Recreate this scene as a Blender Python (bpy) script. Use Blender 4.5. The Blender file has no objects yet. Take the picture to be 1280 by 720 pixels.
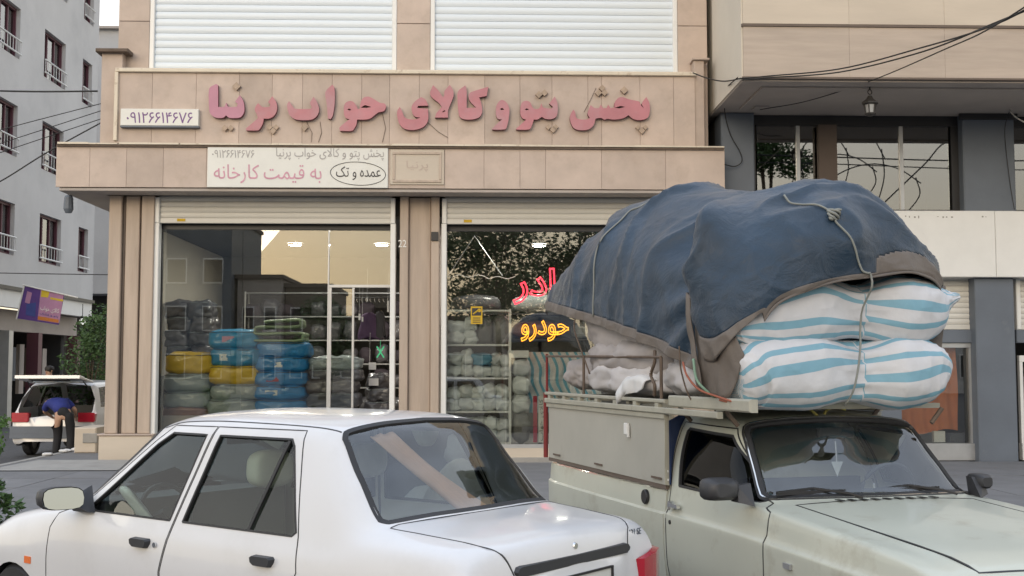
import bpy, bmesh, math, random
import numpy as np
from mathutils import Vector, Matrix, noise
from mathutils.geometry import delaunay_2d_cdt
random.seed(7)
R = math.radians
SC = bpy.context.scene
COL = SC.collection
# ---------------------------------------------------------------- camera
FPX, HOR, HC, YAW = 1450.0, 460.0, 1.68, R(1.67)
PITCH = math.atan((HOR - 360) / FPX)
cam = bpy.data.cameras.new('camera'); camo = bpy.data.objects.new('camera', cam); COL.objects.link(camo)
cam.sensor_width = 36; cam.lens = 36 * FPX / 1280; cam.clip_start = .05; cam.clip_end = 2000
camo.location = (0, 0, HC); camo.rotation_euler = (R(90) + PITCH, 0, -YAW)
SC.camera = camo
# ---------------------------------------------------------------- sky, sun, exposure
w = bpy.data.worlds.new('World'); SC.world = w; w.use_nodes = True
nt = w.node_tree; nt.nodes.clear()
sky = nt.nodes.new('ShaderNodeTexSky'); sky.sky_type = 'NISHITA'; sky.sun_disc = False
SUN_EL, SUN_AZ = R(14), R(200)      # low sun behind the camera, veiled by cloud
sky.sun_elevation = SUN_EL; sky.sun_rotation = SUN_AZ
sky.air_density = 1.2; sky.dust_density = 4.0; sky.ozone_density = 1.0
bg1 = nt.nodes.new('ShaderNodeBackground'); bg1.inputs[1].default_value = .10
nt.links.new(sky.outputs[0], bg1.inputs[0])
tc = nt.nodes.new('ShaderNodeTexCoord'); sx = nt.nodes.new('ShaderNodeSeparateXYZ'); nt.links.new(tc.outputs['Generated'], sx.inputs[0])
rp = nt.nodes.new('ShaderNodeValToRGB'); nt.links.new(sx.outputs[2], rp.inputs[0])
el = rp.color_ramp.elements; el[0].position = 0.0; el[0].color = (1.0, .86, .60, 1); el[1].position = .8; el[1].color = (.76, .87, 1.06, 1)
e = rp.color_ramp.elements.new(.22); e.color = (.96, .93, .88, 1)
nz = nt.nodes.new('ShaderNodeTexNoise'); nz.inputs['Scale'].default_value = 2.2; nz.inputs['Detail'].default_value = 5
nt.links.new(tc.outputs['Generated'], nz.inputs[0])
mr = nt.nodes.new('ShaderNodeMapRange'); mr.inputs[1].default_value = .3; mr.inputs[2].default_value = .7; mr.inputs[3].default_value = .8; mr.inputs[4].default_value = 1.15
nt.links.new(nz.outputs[0], mr.inputs[0])
ml = nt.nodes.new('ShaderNodeVectorMath'); ml.operation = 'SCALE'; nt.links.new(rp.outputs[0], ml.inputs[0]); nt.links.new(mr.outputs[0], ml.inputs['Scale'])
bg2 = nt.nodes.new('ShaderNodeBackground'); bg2.inputs[1].default_value = 1.0; nt.links.new(ml.outputs[0], bg2.inputs[0])
mx = nt.nodes.new('ShaderNodeMixShader'); mx.inputs[0].default_value = .8
nt.links.new(bg1.outputs[0], mx.inputs[1]); nt.links.new(bg2.outputs[0], mx.inputs[2])
wo = nt.nodes.new('ShaderNodeOutputWorld'); nt.links.new(mx.outputs[0], wo.inputs[0])
sd = bpy.data.lights.new('sun', 'SUN'); sd.energy = .6; sd.angle = R(25); sd.color = (1.0, .86, .68)
so = bpy.data.objects.new('sun', sd); COL.objects.link(so)
sdir = Vector((math.sin(SUN_AZ) * math.cos(SUN_EL), math.cos(SUN_AZ) * math.cos(SUN_EL), math.sin(SUN_EL)))
so.rotation_euler = sdir.to_track_quat('Z', 'Y').to_euler(); so.location = (0, -5, 30)
vs = SC.view_settings; vs.view_transform = 'Standard'; vs.look = 'None'; vs.gamma = 1; vs.use_curve_mapping = False; vs.exposure = 0.76
SC.cycles.max_bounces = 8; SC.cycles.transparent_max_bounces = 16; SC.cycles.glossy_bounces = 4
SC.cycles.sample_clamp_indirect = 6

# ---------------------------------------------------------------- measuring: a pixel of the photo to a point on a known plane
fw = Vector((math.sin(YAW) * math.cos(PITCH), math.cos(YAW) * math.cos(PITCH), math.sin(PITCH)))
rt = Vector((math.cos(YAW), -math.sin(YAW), 0)); upv = rt.cross(fw)
def ray(px, py): return fw + rt * ((px - 640) / FPX) + upv * ((360 - py) / FPX)
def at(px, py, X=None, Y=None, Z=None):
    d = ray(px, py); o = Vector((0, 0, HC))
    k = (X - o.x) / d.x if X is not None else (Y - o.y) / d.y if Y is not None else (Z - o.z) / d.z
    return o + d * k
def AX(px, Y, py=300): return at(px, py, Y=Y).x
def AZ(py, Y, px=500): return at(px, py, Y=Y).z
def frame(tx, ty, deg):
    a = R(deg) - YAW; c, s = math.cos(YAW), math.sin(YAW)
    return Vector((c * tx + s * ty, -s * tx + c * ty, 0)), a
SED, SEDA = frame(.31, 5.40, 142.5)
PIC, PICA = frame(2.06, 6.71, -74)

# ---------------------------------------------------------------- materials
def mat(name, col, rough=.7, metal=0., var=.12, vs_=3., bump=0., bs=30., coat=0., spec=.5, rnd=0., emis=None, est=0., dirt=None, dscale=2., stretch=None, sheen=0., weave=0.):
    m = bpy.data.materials.new(name); m.use_nodes = True; n = m.node_tree; N = n.nodes; b = N['Principled BSDF']
    b.inputs['Roughness'].default_value = rough; b.inputs['Metallic'].default_value = metal
    b.inputs['Coat Weight'].default_value = coat; b.inputs['Coat Roughness'].default_value = .06; b.inputs['Specular IOR Level'].default_value = spec
    if sheen: b.inputs['Sheen Weight'].default_value = sheen
    if emis: b.inputs['Emission Color'].default_value = (*emis, 1); b.inputs['Emission Strength'].default_value = est
    t = N.new('ShaderNodeTexCoord'); vec = t.outputs['Object']
    if stretch:
        mp = N.new('ShaderNodeMapping'); mp.inputs['Scale'].default_value = stretch; n.links.new(vec, mp.inputs[0]); vec = mp.outputs[0]
    z = N.new('ShaderNodeTexNoise'); z.inputs['Scale'].default_value = vs_; z.inputs['Detail'].default_value = 6; z.inputs['Roughness'].default_value = .6
    n.links.new(vec, z.inputs[0])
    r = N.new('ShaderNodeMapRange'); r.inputs[1].default_value = .25; r.inputs[2].default_value = .75; r.inputs[3].default_value = 1 - var; r.inputs[4].default_value = 1 + var
    n.links.new(z.outputs[0], r.inputs[0])
    sc = N.new('ShaderNodeVectorMath'); sc.operation = 'SCALE'; sc.inputs[0].default_value = col; n.links.new(r.outputs[0], sc.inputs['Scale'])
    out = sc.outputs[0]
    if rnd:
        oi = N.new('ShaderNodeObjectInfo'); r2 = N.new('ShaderNodeMapRange'); r2.inputs[3].default_value = 1 - rnd; r2.inputs[4].default_value = 1 + rnd
        n.links.new(oi.outputs['Random'], r2.inputs[0]); s2 = N.new('ShaderNodeVectorMath'); s2.operation = 'SCALE'
        n.links.new(out, s2.inputs[0]); n.links.new(r2.outputs[0], s2.inputs['Scale']); out = s2.outputs[0]
    if dirt:
        dc, da, lo, hi = dirt
        z2 = N.new('ShaderNodeTexNoise'); z2.inputs['Scale'].default_value = dscale; z2.inputs['Detail'].default_value = 8; z2.inputs['Roughness'].default_value = .7
        n.links.new(vec, z2.inputs[0]); r3 = N.new('ShaderNodeMapRange'); r3.inputs[1].default_value = lo; r3.inputs[2].default_value = hi; r3.inputs[4].default_value = da
        n.links.new(z2.outputs[0], r3.inputs[0]); mx = N.new('ShaderNodeMix'); mx.data_type = 'RGBA'
        n.links.new(r3.outputs[0], mx.inputs[0]); n.links.new(out, mx.inputs[6]); mx.inputs[7].default_value = (*dc, 1); out = mx.outputs[2]
    n.links.new(out, b.inputs['Base Color'])
    if weave:
        wv = N.new('ShaderNodeTexNoise'); wv.inputs['Scale'].default_value = 6; wv.inputs['Detail'].default_value = 9; wv.inputs['Roughness'].default_value = .72; wv.inputs['Distortion'].default_value = 1.2; n.links.new(vec, wv.inputs[0]); b2 = N.new('ShaderNodeBump'); b2.inputs['Strength'].default_value = weave; b2.inputs['Distance'].default_value = .03; n.links.new(wv.outputs[0], b2.inputs['Height']); n.links.new(b2.outputs[0], b.inputs['Normal'])
    if bump and not weave:
        z3 = N.new('ShaderNodeTexNoise'); z3.inputs['Scale'].default_value = bs; z3.inputs['Detail'].default_value = 5; n.links.new(vec, z3.inputs[0])
        bp = N.new('ShaderNodeBump'); bp.inputs['Strength'].default_value = bump; bp.inputs['Distance'].default_value = .01
        n.links.new(z3.outputs[0], bp.inputs['Height']); n.links.new(bp.outputs[0], b.inputs['Normal'])
    return m
def glass(name, tint=(.8, .85, .85), refl=1.0, rough=.01, ior=1.5, add=0.0):
    m = bpy.data.materials.new(name); m.use_nodes = True; n = m.node_tree; N = n.nodes; N.clear()
    o = N.new('ShaderNodeOutputMaterial'); t = N.new('ShaderNodeBsdfTransparent'); t.inputs[0].default_value = (*tint, 1)
    g = N.new('ShaderNodeBsdfGlossy'); g.inputs['Roughness'].default_value = rough; g.inputs[0].default_value = (refl, refl, refl, 1)
    f = N.new('ShaderNodeFresnel'); f.inputs[0].default_value = ior; a = N.new('ShaderNodeMath'); a.operation = 'ADD'; a.inputs[1].default_value = add; a.use_clamp = True
    n.links.new(f.outputs[0], a.inputs[0]); x = N.new('ShaderNodeMixShader'); n.links.new(a.outputs[0], x.inputs[0]); n.links.new(t.outputs[0], x.inputs[1]); n.links.new(g.outputs[0], x.inputs[2])
    n.links.new(x.outputs[0], o.inputs[0]); return m
def emit(name, col, s):
    m = bpy.data.materials.new(name); m.use_nodes = True; n = m.node_tree; n.nodes.clear(); o = n.nodes.new('ShaderNodeOutputMaterial'); e = n.nodes.new('ShaderNodeEmission')
    e.inputs[0].default_value = (*col, 1); e.inputs[1].default_value = s; n.links.new(e.outputs[0], o.inputs[0]); return m
def stripes(name, base, band, n=5, duty=.42, axis=1, rough=.6, bump=.3, pair=None):
    # woven stripes that follow the UV map round the sack
    m = mat(name, base, rough, var=.06, vs_=9, bump=bump, bs=14); t = m.node_tree; N = t.nodes; b = N['Principled BSDF']
    uv = N.new('ShaderNodeUVMap'); s = N.new('ShaderNodeSeparateXYZ'); t.links.new(uv.outputs[0], s.inputs[0])
    mu = N.new('ShaderNodeMath'); mu.operation = 'MULTIPLY'; mu.inputs[1].default_value = n; t.links.new(s.outputs[axis], mu.inputs[0])
    fr = N.new('ShaderNodeMath'); fr.operation = 'FRACT'; t.links.new(mu.outputs[0], fr.inputs[0])
    lt = N.new('ShaderNodeMath'); lt.operation = 'LESS_THAN'; lt.inputs[1].default_value = duty; t.links.new(fr.outputs[0], lt.inputs[0])
    if pair:
        sb = N.new('ShaderNodeMath'); sb.operation = 'SUBTRACT'; sb.inputs[1].default_value = pair; t.links.new(fr.outputs[0], sb.inputs[0]); ab = N.new('ShaderNodeMath'); ab.operation = 'ABSOLUTE'; t.links.new(sb.outputs[0], ab.inputs[0]); l2 = N.new('ShaderNodeMath'); l2.operation = 'LESS_THAN'; l2.inputs[1].default_value = duty/2; t.links.new(ab.outputs[0], l2.inputs[0]); mxm = N.new('ShaderNodeMath'); mxm.operation = 'MAXIMUM'; t.links.new(lt.outputs[0], mxm.inputs[0]); t.links.new(l2.outputs[0], mxm.inputs[1]); lt = mxm
    mx = N.new('ShaderNodeMix'); mx.data_type = 'RGBA'; src = b.inputs['Base Color'].links[0].from_socket
    t.links.new(lt.outputs[0], mx.inputs[0]); t.links.new(src, mx.inputs[6]); mx.inputs[7].default_value = (*band, 1); t.links.new(mx.outputs[2], b.inputs['Base Color']); return m
M = {}
M['stone'] = mat('travertine_cladding', (.475, .385, .325), .62, var=.13, vs_=2.2, bump=.12, bs=22, rnd=.09, dirt=((.30, .23, .17), .42, .50, .80), dscale=3.4)
M['stone_strip'] = mat('travertine_strip', (.44, .355, .285), .6, var=.16, vs_=1.6, bump=.12, bs=26, rnd=.07, stretch=(5, 5, .5), dirt=((.27, .19, .13), .5, .55, .8), dscale=1.2)
M['stone_light'] = mat('pale_limestone', (.53, .46, .375), .65, var=.08, vs_=1.8, bump=.1, bs=18, rnd=.03, stretch=(.4, 1, 2.2))
M['stone_grain'] = mat('grained_sandstone', (.42, .35, .29), .62, var=.13, vs_=2.6, bump=.1, bs=20, rnd=.04, stretch=(.35, 1, 3.4), dirt=((.33, .25, .2), .4, .5, .8), dscale=1.5)
M['mortar'] = mat('dark_joint', (.14, .11, .09), .9)
M['lip'] = mat('cream_metal_flashing', (.62, .55, .44), .5, dirt=((.3, .22, .15), .8, .55, .7), dscale=6)
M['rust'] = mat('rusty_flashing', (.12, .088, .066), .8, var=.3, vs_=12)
M['shutter'] = mat('white_shutter_slat', (.66, .72, .77), .4, var=.035, vs_=2, rnd=.03, stretch=(.4, 1, 3))
M['shutter_cream'] = mat('cream_shutter_slat', (.60, .585, .54), .45, var=.05, vs_=2, rnd=.03, dirt=((.35, .3, .25), .35, .55, .85), dscale=2)
M['white'] = mat('white_painted_metal', (.72, .72, .70), .4, var=.05, dirt=((.4, .37, .33), .4, .6, .85), dscale=5)
M['black'] = mat('black_frame', (.018, .018, .02), .45)
M['rubber'] = mat('black_rubber', (.02, .02, .022), .55)
M['plastic'] = mat('dark_grey_plastic', (.035, .036, .04), .5, bump=.05, bs=200)
M['alu'] = mat('grey_aluminium', (.42, .43, .44), .4, metal=.6)
M['pink'] = mat('faded_pink_letter_face', (.44, .17, .195), .5, var=.14, vs_=2.5, bump=.04, dirt=((.40, .27, .29), .7, .45, .75), dscale=1.6)
M['mauve'] = mat('mauve_letter_face', (.43, .19, .26), .5, var=.12, vs_=3)
M['bronze'] = mat('weathered_letter_dot', (.36, .27, .20), .55, var=.25, vs_=12)
M['letterside'] = mat('dark_letter_edge', (.20, .07, .085), .6)
M['signwhite'] = mat('off_white_sign_board', (.66, .66, .62), .45, var=.05, vs_=2, dirt=((.5, .47, .4), .5, .55, .85), dscale=1.6)
M['purple_ink'] = mat('purple_ink', (.16, .07, .22), .6); M['pink_ink'] = mat('faded_pink_ink', (.56, .28, .36), .6, var=.2, vs_=9)
M['grey_ink'] = mat('faded_grey_ink', (.36, .34, .33), .6, var=.25, vs_=9); M['black_ink'] = mat('black_ink', (.02, .02, .025), .5)
M['bluegrey'] = mat('blue_grey_paint', (.115, .135, .165), .55, var=.12, vs_=1.3, bump=.06, bs=15, dirt=((.22, .23, .24), .4, .6, .8), dscale=3)
M['cream'] = mat('cream_render', (.60, .555, .475), .85, var=.06, vs_=1.2, bump=.2, bs=40)
M['soffit'] = mat('brown_soffit', (.40, .355, .32), .8, var=.12, vs_=1.5)
M['whitepanel'] = mat('chipped_white_panel', (.72, .72, .70), .5, var=.04, dirt=((.36, .33, .30), .6, .66, .74), dscale=4)
M['render'] = mat('grey_white_render', (.555, .545, .535), .9, var=.09, vs_=.5, bump=.25, bs=12, dirt=((.33, .33, .34), .5, .5, .8), dscale=.4)
M['burgundy'] = mat('burgundy_window_frame', (.10, .03, .045), .5)
M['asphalt'] = mat('asphalt', (.075, .075, .078), .9, var=.25, vs_=6, bump=.5, bs=120, dirt=((.12, .12, .12), .5, .5, .8), dscale=.5)
M['paving'] = mat('concrete_paving', (.17, .17, .175), .85, var=.15, vs_=2, bump=.3, bs=60, rnd=.05, dirt=((.10, .10, .10), .5, .5, .8), dscale=.7)
M['kerb'] = mat('kerb_stone', (.30, .29, .27), .85, var=.15, bump=.3, rnd=.08)
M['carwhite'] = mat('white_car_paint', (.635, .635, .645), .28, var=.015, vs_=1, coat=.6, spec=.5, dirt=((.44, .43, .41), .35, .48, .85), dscale=2.5)
M['pickup'] = mat('pale_grey_green_paint', (.50, .515, .44), .38, var=.04, vs_=2, coat=.3, dirt=((.30, .27, .20), .7, .54, .78), dscale=3.2)
M['panel'] = mat('dusty_grey_sheet_metal', (.39, .38, .335), .55, var=.08, vs_=2, dirt=((.20, .16, .12), .5, .6, .8), dscale=3)
M['rack'] = mat('worn_cream_rack_metal', (.36, .35, .29), .5, var=.15, vs_=6, dirt=((.17, .10, .06), .8, .58, .7), dscale=7)
M['glass'] = glass('shop_glass', (.88, .90, .88), .95, .005, 1.5, .085)
M['glass_dark'] = glass('office_glass', (.45, .47, .46), .85, .01, 1.6, .17)
M['carglass'] = glass('car_glass', (.82, .88, .86), .9, .01, 1.5, .09)
M['sideglass'] = glass('side_window_glass', (.74, .86, .82), .8, .01, 1.45, .025)
M['tint'] = glass('dark_tinted_glass', (.05, .055, .055), .5, .02, 1.45, .0)
M['mirror'] = mat('mirror', (.34, .37, .38), .04, metal=1, var=0)
M['chrome'] = mat('chrome', (.7, .7, .7), .15, metal=1, var=0)
M['red'] = mat('red_lamp_lens', (.40, .012, .03), .2, coat=1); M['orange'] = mat('amber_lens', (.75, .17, .03), .25, coat=1)
M['wheel'] = mat('steel_wheel', (.35, .35, .36), .4, metal=.5)
M['seat'] = mat('grey_beige_seat_cloth', (.44, .42, .38), .95, bump=.2, bs=60)
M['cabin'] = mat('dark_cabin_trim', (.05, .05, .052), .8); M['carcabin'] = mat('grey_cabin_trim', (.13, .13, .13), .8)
M['leaf'] = mat('leaf_green', (.045, .095, .025), .6, var=.5, vs_=3); M['leaf_bright'] = mat('leaf_light_green', (.09, .17, .04), .6, var=.5, vs_=8)
M['bark'] = mat('bark', (.09, .07, .05), .95, bump=.5)
M['cable'] = mat('black_cable', (.015, .015, .015), .6)
M['skin'] = mat('skin', (.42, .25, .17), .55, var=.05)
M['hair'] = mat('dark_hair', (.015, .012, .01), .7)
def cloth(name, c, **k): M[name] = mat(name, c, k.pop('rough', .85), var=k.pop('var', .12), vs_=k.pop('vs_', 5), bump=k.pop('bump', .25), bs=k.pop('bs', 18), **k)

# ---------------------------------------------------------------- helpers
def link(o, parent=None):
    COL.objects.link(o)
    if parent is not None: o.parent = parent
    return o
def tag(o, label=None, cat=None, group=None, kind=None):
    if label: o['label'] = label
    if cat: o['category'] = cat
    if group: o['group'] = group
    if kind: o['kind'] = kind
    return o
def thing(name, label, cat, loc=(0, 0, 0), rz=0, group=None):
    o = bpy.data.objects.new(name, None); o.empty_display_size = .2; link(o); o.location = loc; o.rotation_euler = (0, 0, rz)
    return tag(o, label, cat, group)
class MB:
    """collects shapes in world (or thing-local) coordinates; build() makes ONE object"""
    def __init__(s): s.v = []; s.f = []; s.mi = []; s.cur = 0; s.uv = None
    def add(s, vs_, fs):
        b = len(s.v); s.v += [tuple(p) for p in vs_]; s.f += [tuple(b + i for i in f) for f in fs]; s.mi += [s.cur] * len(fs); return s
    def box(s, x0, x1, y0, y1, z0, z1, bev=0):
        if x0 > x1: x0, x1 = x1, x0
        if y0 > y1: y0, y1 = y1, y0
        if z0 > z1: z0, z1 = z1, z0
        if bev:   # chamfer on the face that looks to -y
            b = min(bev, (x1 - x0) / 3, (z1 - z0) / 3, (y1 - y0) / 2)
            v = [(x0 + b, y0, z0 + b), (x1 - b, y0, z0 + b), (x1 - b, y0, z1 - b), (x0 + b, y0, z1 - b), (x0, y0 + b, z0), (x1, y0 + b, z0), (x1, y0 + b, z1), (x0, y0 + b, z1), (x0, y1, z0), (x1, y1, z0), (x1, y1, z1), (x0, y1, z1)]
            return s.add(v, [(0, 1, 2, 3), (4, 5, 1, 0), (5, 6, 2, 1), (6, 7, 3, 2), (7, 4, 0, 3), (8, 9, 5, 4), (9, 10, 6, 5), (10, 11, 7, 6), (11, 8, 4, 7), (8, 11, 10, 9)])
        v = [(x0, y0, z0), (x1, y0, z0), (x1, y1, z0), (x0, y1, z0), (x0, y0, z1), (x1, y0, z1), (x1, y1, z1), (x0, y1, z1)]
        return s.add(v, [(0, 3, 2, 1), (4, 5, 6, 7), (0, 1, 5, 4), (1, 2, 6, 5), (2, 3, 7, 6), (3, 0, 4, 7)])
    def obox(s, c, ax, ay, az):   # oriented box: centre and half axes
        c, ax, ay, az = Vector(c), Vector(ax), Vector(ay), Vector(az)
        v = [c + ax * i + ay * j + az * k for k in (-1, 1) for j in (-1, 1) for i in (-1, 1)]
        return s.add(v, [(0, 2, 3, 1), (4, 5, 7, 6), (0, 1, 5, 4), (1, 3, 7, 5), (3, 2, 6, 7), (2, 0, 4, 6)])
    def bar(s, a, b, w, h=None):
        a, b = Vector(a), Vector(b); d = b - a; h = h or w; u = Vector((0, 0, 1)) if abs(d.normalized().z) < .95 else Vector((0, 1, 0))
        x = d.cross(u).normalized() * (w / 2); y = x.cross(d).normalized() * (h / 2)
        return s.obox((a + b) / 2, x, y, d / 2)
    def tube(s, pts, r, n=6, cap=True, close=False):
        pts = [Vector(p) for p in pts]; k = len(pts); rs = r if isinstance(r, (list, tuple)) else [r] * k; vs_ = []; fs = []
        for i, p in enumerate(pts):
            a = pts[(i - 1) % k] if close else pts[max(i - 1, 0)]; b = pts[(i + 1) % k] if close else pts[min(i + 1, k - 1)]
            d = (b - a); d = d.normalized() if d.length > 1e-9 else Vector((0, 0, 1))
            u = Vector((0, 0, 1)) if abs(d.z) < .9 else Vector((0, 1, 0)); x = d.cross(u).normalized(); y = x.cross(d)
            for j in range(n): t = 2 * math.pi * j / n; vs_.append(p + (x * math.cos(t) + y * math.sin(t)) * rs[i])
        for i in range(k if close else k - 1):
            for j in range(n): a = i * n + j; b = i * n + (j + 1) % n; c = ((i + 1) % k) * n; fs.append((a, b, c + (j + 1) % n, c + j))
        if cap and not close: fs.append(tuple(range(n - 1, -1, -1))); fs.append(tuple((k - 1) * n + j for j in range(n)))
        return s.add(vs_, fs)
    def lathe(s, prof, c=(0, 0, 0), n=20, axis='z'):
        c = Vector(c); vs_ = []; fs = []; k = len(prof)
        for (r, h) in prof:
            for j in range(n):
                t = 2 * math.pi * j / n; a, b = r * math.cos(t), r * math.sin(t)
                vs_.append(c + (Vector((a, b, h)) if axis == 'z' else Vector((a, h, b)) if axis == 'y' else Vector((h, a, b))))
        for i in range(k - 1):
            for j in range(n): fs.append((i * n + j, i * n + (j + 1) % n, (i + 1) * n + (j + 1) % n, (i + 1) * n + j))
        return s.add(vs_, fs)
    def build(s, name, m, parent=None, smooth=False, off=None, auto=None):
        me = bpy.data.meshes.new(name); v = s.v
        if off is not None: v = [(a - off[0], b - off[1], c - off[2]) for a, b, c in v]
        me.from_pydata(v, [], s.f); ms = m if isinstance(m, (list, tuple)) else [m]
        for x in ms: me.materials.append(M[x] if isinstance(x, str) else x)
        if len(ms) > 1: me.polygons.foreach_set('material_index', s.mi)
        if s.uv:
            l = me.uv_layers.new(name='UVMap')
            for i, lp in enumerate(me.loops): l.data[i].uv = s.uv[lp.vertex_index]
        bm = bmesh.new(); bm.from_mesh(me); bmesh.ops.recalc_face_normals(bm, faces=bm.faces); bm.to_mesh(me); bm.free()
        if smooth:
            me.polygons.foreach_set('use_smooth', [True] * len(me.polygons))
            if auto: me.set_sharp_from_angle(angle=R(auto))
        o = bpy.data.objects.new(name, me); return link(o, parent)
class TH:
    """a thing whose parts are given in world coordinates"""
    def __init__(s, name, label, cat, loc, group=None): s.o = thing(name, label, cat, loc, 0, group); s.off = Vector(loc)
    def part(s, name, m, mb, parent=None, **k):
        p = mb.build(name, m, parent or s.o, off=s.off, **k); return p
def one(name, label, cat, m, mb, loc, group=None, **k):   # a thing that is one mesh
    o = mb.build(name, m, None, off=loc, **k); o.location = loc; return tag(o, label, cat, group)
def struct(name, m, mb, **k): o = mb.build(name, m, None, **k); o['kind'] = 'structure'; return o
def prect(mb, x0, y0, x1, y1, Y, dep, bev=0, back=0):   # box whose front face fills a rectangle measured on the plane Y
    return mb.box(AX(x0, Y, (y0 + y1) / 2), AX(x1, Y, (y0 + y1) / 2), Y - back, Y + dep, AZ(y1, Y, (x0 + x1) / 2), AZ(y0, Y, (x0 + x1) / 2), bev)
# Persian shaping
PF = {'ا': (0xFE8D, 2), 'ب': (0xFE8F, 4), 'پ': (0xFB56, 4), 'ت': (0xFE95, 4), 'ج': (0xFE9D, 4), 'خ': (0xFEA5, 4), 'ح': (0xFEA1, 4), 'د': (0xFEA9, 2), 'ر': (0xFEAD, 2), 'س': (0xFEB1, 4), 'ش': (0xFEB5, 4),
      'ف': (0xFED1, 4), 'ق': (0xFED5, 4), 'ک': (0xFB8E, 4), 'ل': (0xFEDD, 4), 'م': (0xFEE1, 4), 'ن': (0xFEE5, 4), 'ه': (0xFEE9, 4), 'و': (0xFEED, 2), 'ی': (0xFBFC, 4), 'ع': (0xFEC9, 4)}
def shape(t):
    out = []; i = 0; t = t.replace('لا', '\x01')
    def J(c): return c in PF or c == '\x01'
    for i, c in enumerate(t):
        pv = t[i - 1] if i else ' '; nx = t[i + 1] if i + 1 < len(t) else ' '
        jp = pv in PF and PF[pv][1] == 4
        if c == '\x01': out.append(chr(0xFEFB + (1 if jp else 0))); continue
        if c not in PF: out.append(c); continue
        base, k = PF[c]; jn = k == 4 and J(nx)
        out.append(chr(base + (3 if jp and jn else 2 if jn else 1 if jp else 0)))
    return ''.join(reversed(out))
def text_geo(s, bold=0., extrude=0., bevel=0., outline=False):
    c = bpy.data.curves.new('t', 'FONT'); c.body = s; c.offset = bold; c.resolution_u = 3; c.bevel_depth = bevel; c.bevel_resolution = 1; c.fill_mode = 'NONE'
    o = bpy.data.objects.new('t', c); COL.objects.link(o); dg = bpy.context.evaluated_depsgraph_get(); me = bpy.data.meshes.new_from_object(o.evaluated_get(dg))
    v = np.array([p.co[:] for p in me.vertices]); f = [tuple(p.vertices) for p in me.polygons]; ed = np.array([e.vertices[:] for e in me.edges])
    bpy.data.objects.remove(o); bpy.data.curves.remove(c); bpy.data.meshes.remove(me)
    if outline: return v, f
    # glyph outlines overlap: fill by winding number
    d = {}; 
    nxt = [[] for _ in v]
    for a, b in ed: nxt[a].append(b); nxt[b].append(a)
    loops = []; seen = set()
    for st in range(len(v)):
        if st in seen or not nxt[st]: continue
        lp = [st]; seen.add(st); cur = st
        up_ = [q for q in nxt[st] if q == st + 1]; cur = up_[0] if up_ else nxt[st][0]
        while cur not in seen: lp.append(cur); seen.add(cur); q = [w_ for w_ in nxt[cur] if w_ not in seen]; cur = q[0] if q else cur
        if len(lp) > 2: loops.append(lp)
    A_ = np.array([[v[a][:2], v[lp[(k + 1) % len(lp)]][:2]] for lp in loops for k, a in enumerate(lp)])
    pts = []; edges = []
    for lp in loops: b = len(pts); pts += [Vector(v[a][:2]) for a in lp]; edges += [(b + k, b + (k + 1) % len(lp)) for k in range(len(lp))]
    P, _, T, *_ = delaunay_2d_cdt(pts, edges, [], 0, 1e-5); keep = []
    for t in T:
        x, y = [sum(P[i][k] for i in t)/len(t) for k in (0, 1)]; y1, y2 = A_[:, 0, 1], A_[:, 1, 1]
        with np.errstate(divide='ignore', invalid='ignore'): xi = A_[:, 0, 0] + (A_[:, 1, 0] - A_[:, 0, 0])*(y - y1)/(y2 - y1)
        if ((y1 <= y) & (y2 > y) & (xi > x)).sum() - ((y2 <= y) & (y1 > y) & (xi > x)).sum() != 0: keep.append(tuple(t))
    n = len(P); V = np.array([(p[0], p[1], .5) for p in P] + [(p[0], p[1], -.5) for p in P]); cnt = {}
    for t in keep:
        for k in range(len(t)): a, b = t[k], t[(k + 1) % len(t)]; kk = (min(a, b), max(a, b)); cnt[kk] = cnt.get(kk, 0) + 1
    F2 = keep + [(a, b, b + n, a + n) for (a, b), c in cnt.items() if c == 1]; use = sorted({i for f in F2 for i in f}); mp = {a: b for b, a in enumerate(use)}
    return V[use], [tuple(mp[i] for i in f) for f in F2]
def text_mb(s, o, ex, ez, wid=None, hei=None, bold=0., thick=.004, outline=None):
    """text fitted into a rectangle: o = lower left corner, ex / ez = unit directions of reading and of up; thickness grows toward the reader"""
    if outline: v, f = text_geo(s, bold, 0, outline, True)
    else: v, f = text_geo(s, bold)
    lo, hi = v.min(0), v.max(0); k = (wid / (hi[0] - lo[0])) if wid else hei / (hi[1] - lo[1]); kz = hei / (hi[1] - lo[1]) if hei else k
    ex, ez, o = Vector(ex), Vector(ez), Vector(o); en = ex.cross(ez)
    mb = MB(); ty = (k if outline else thick)
    mb.add([o + ex * ((p[0] - lo[0]) * k) + ez * ((p[1] - lo[1]) * kz) + en * ((p[2] + (0 if outline else .5)) * ty) for p in v], f); return mb
def wall_text(s, x0, y0, x1, y1, Y, **k):
    p = at(x0, y1, Y=Y); q = at(x1, y0, Y=Y)
    return text_mb(s, p, (1, 0, 0), (0, 0, 1), q.x - p.x, q.z - p.z, **k)
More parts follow.
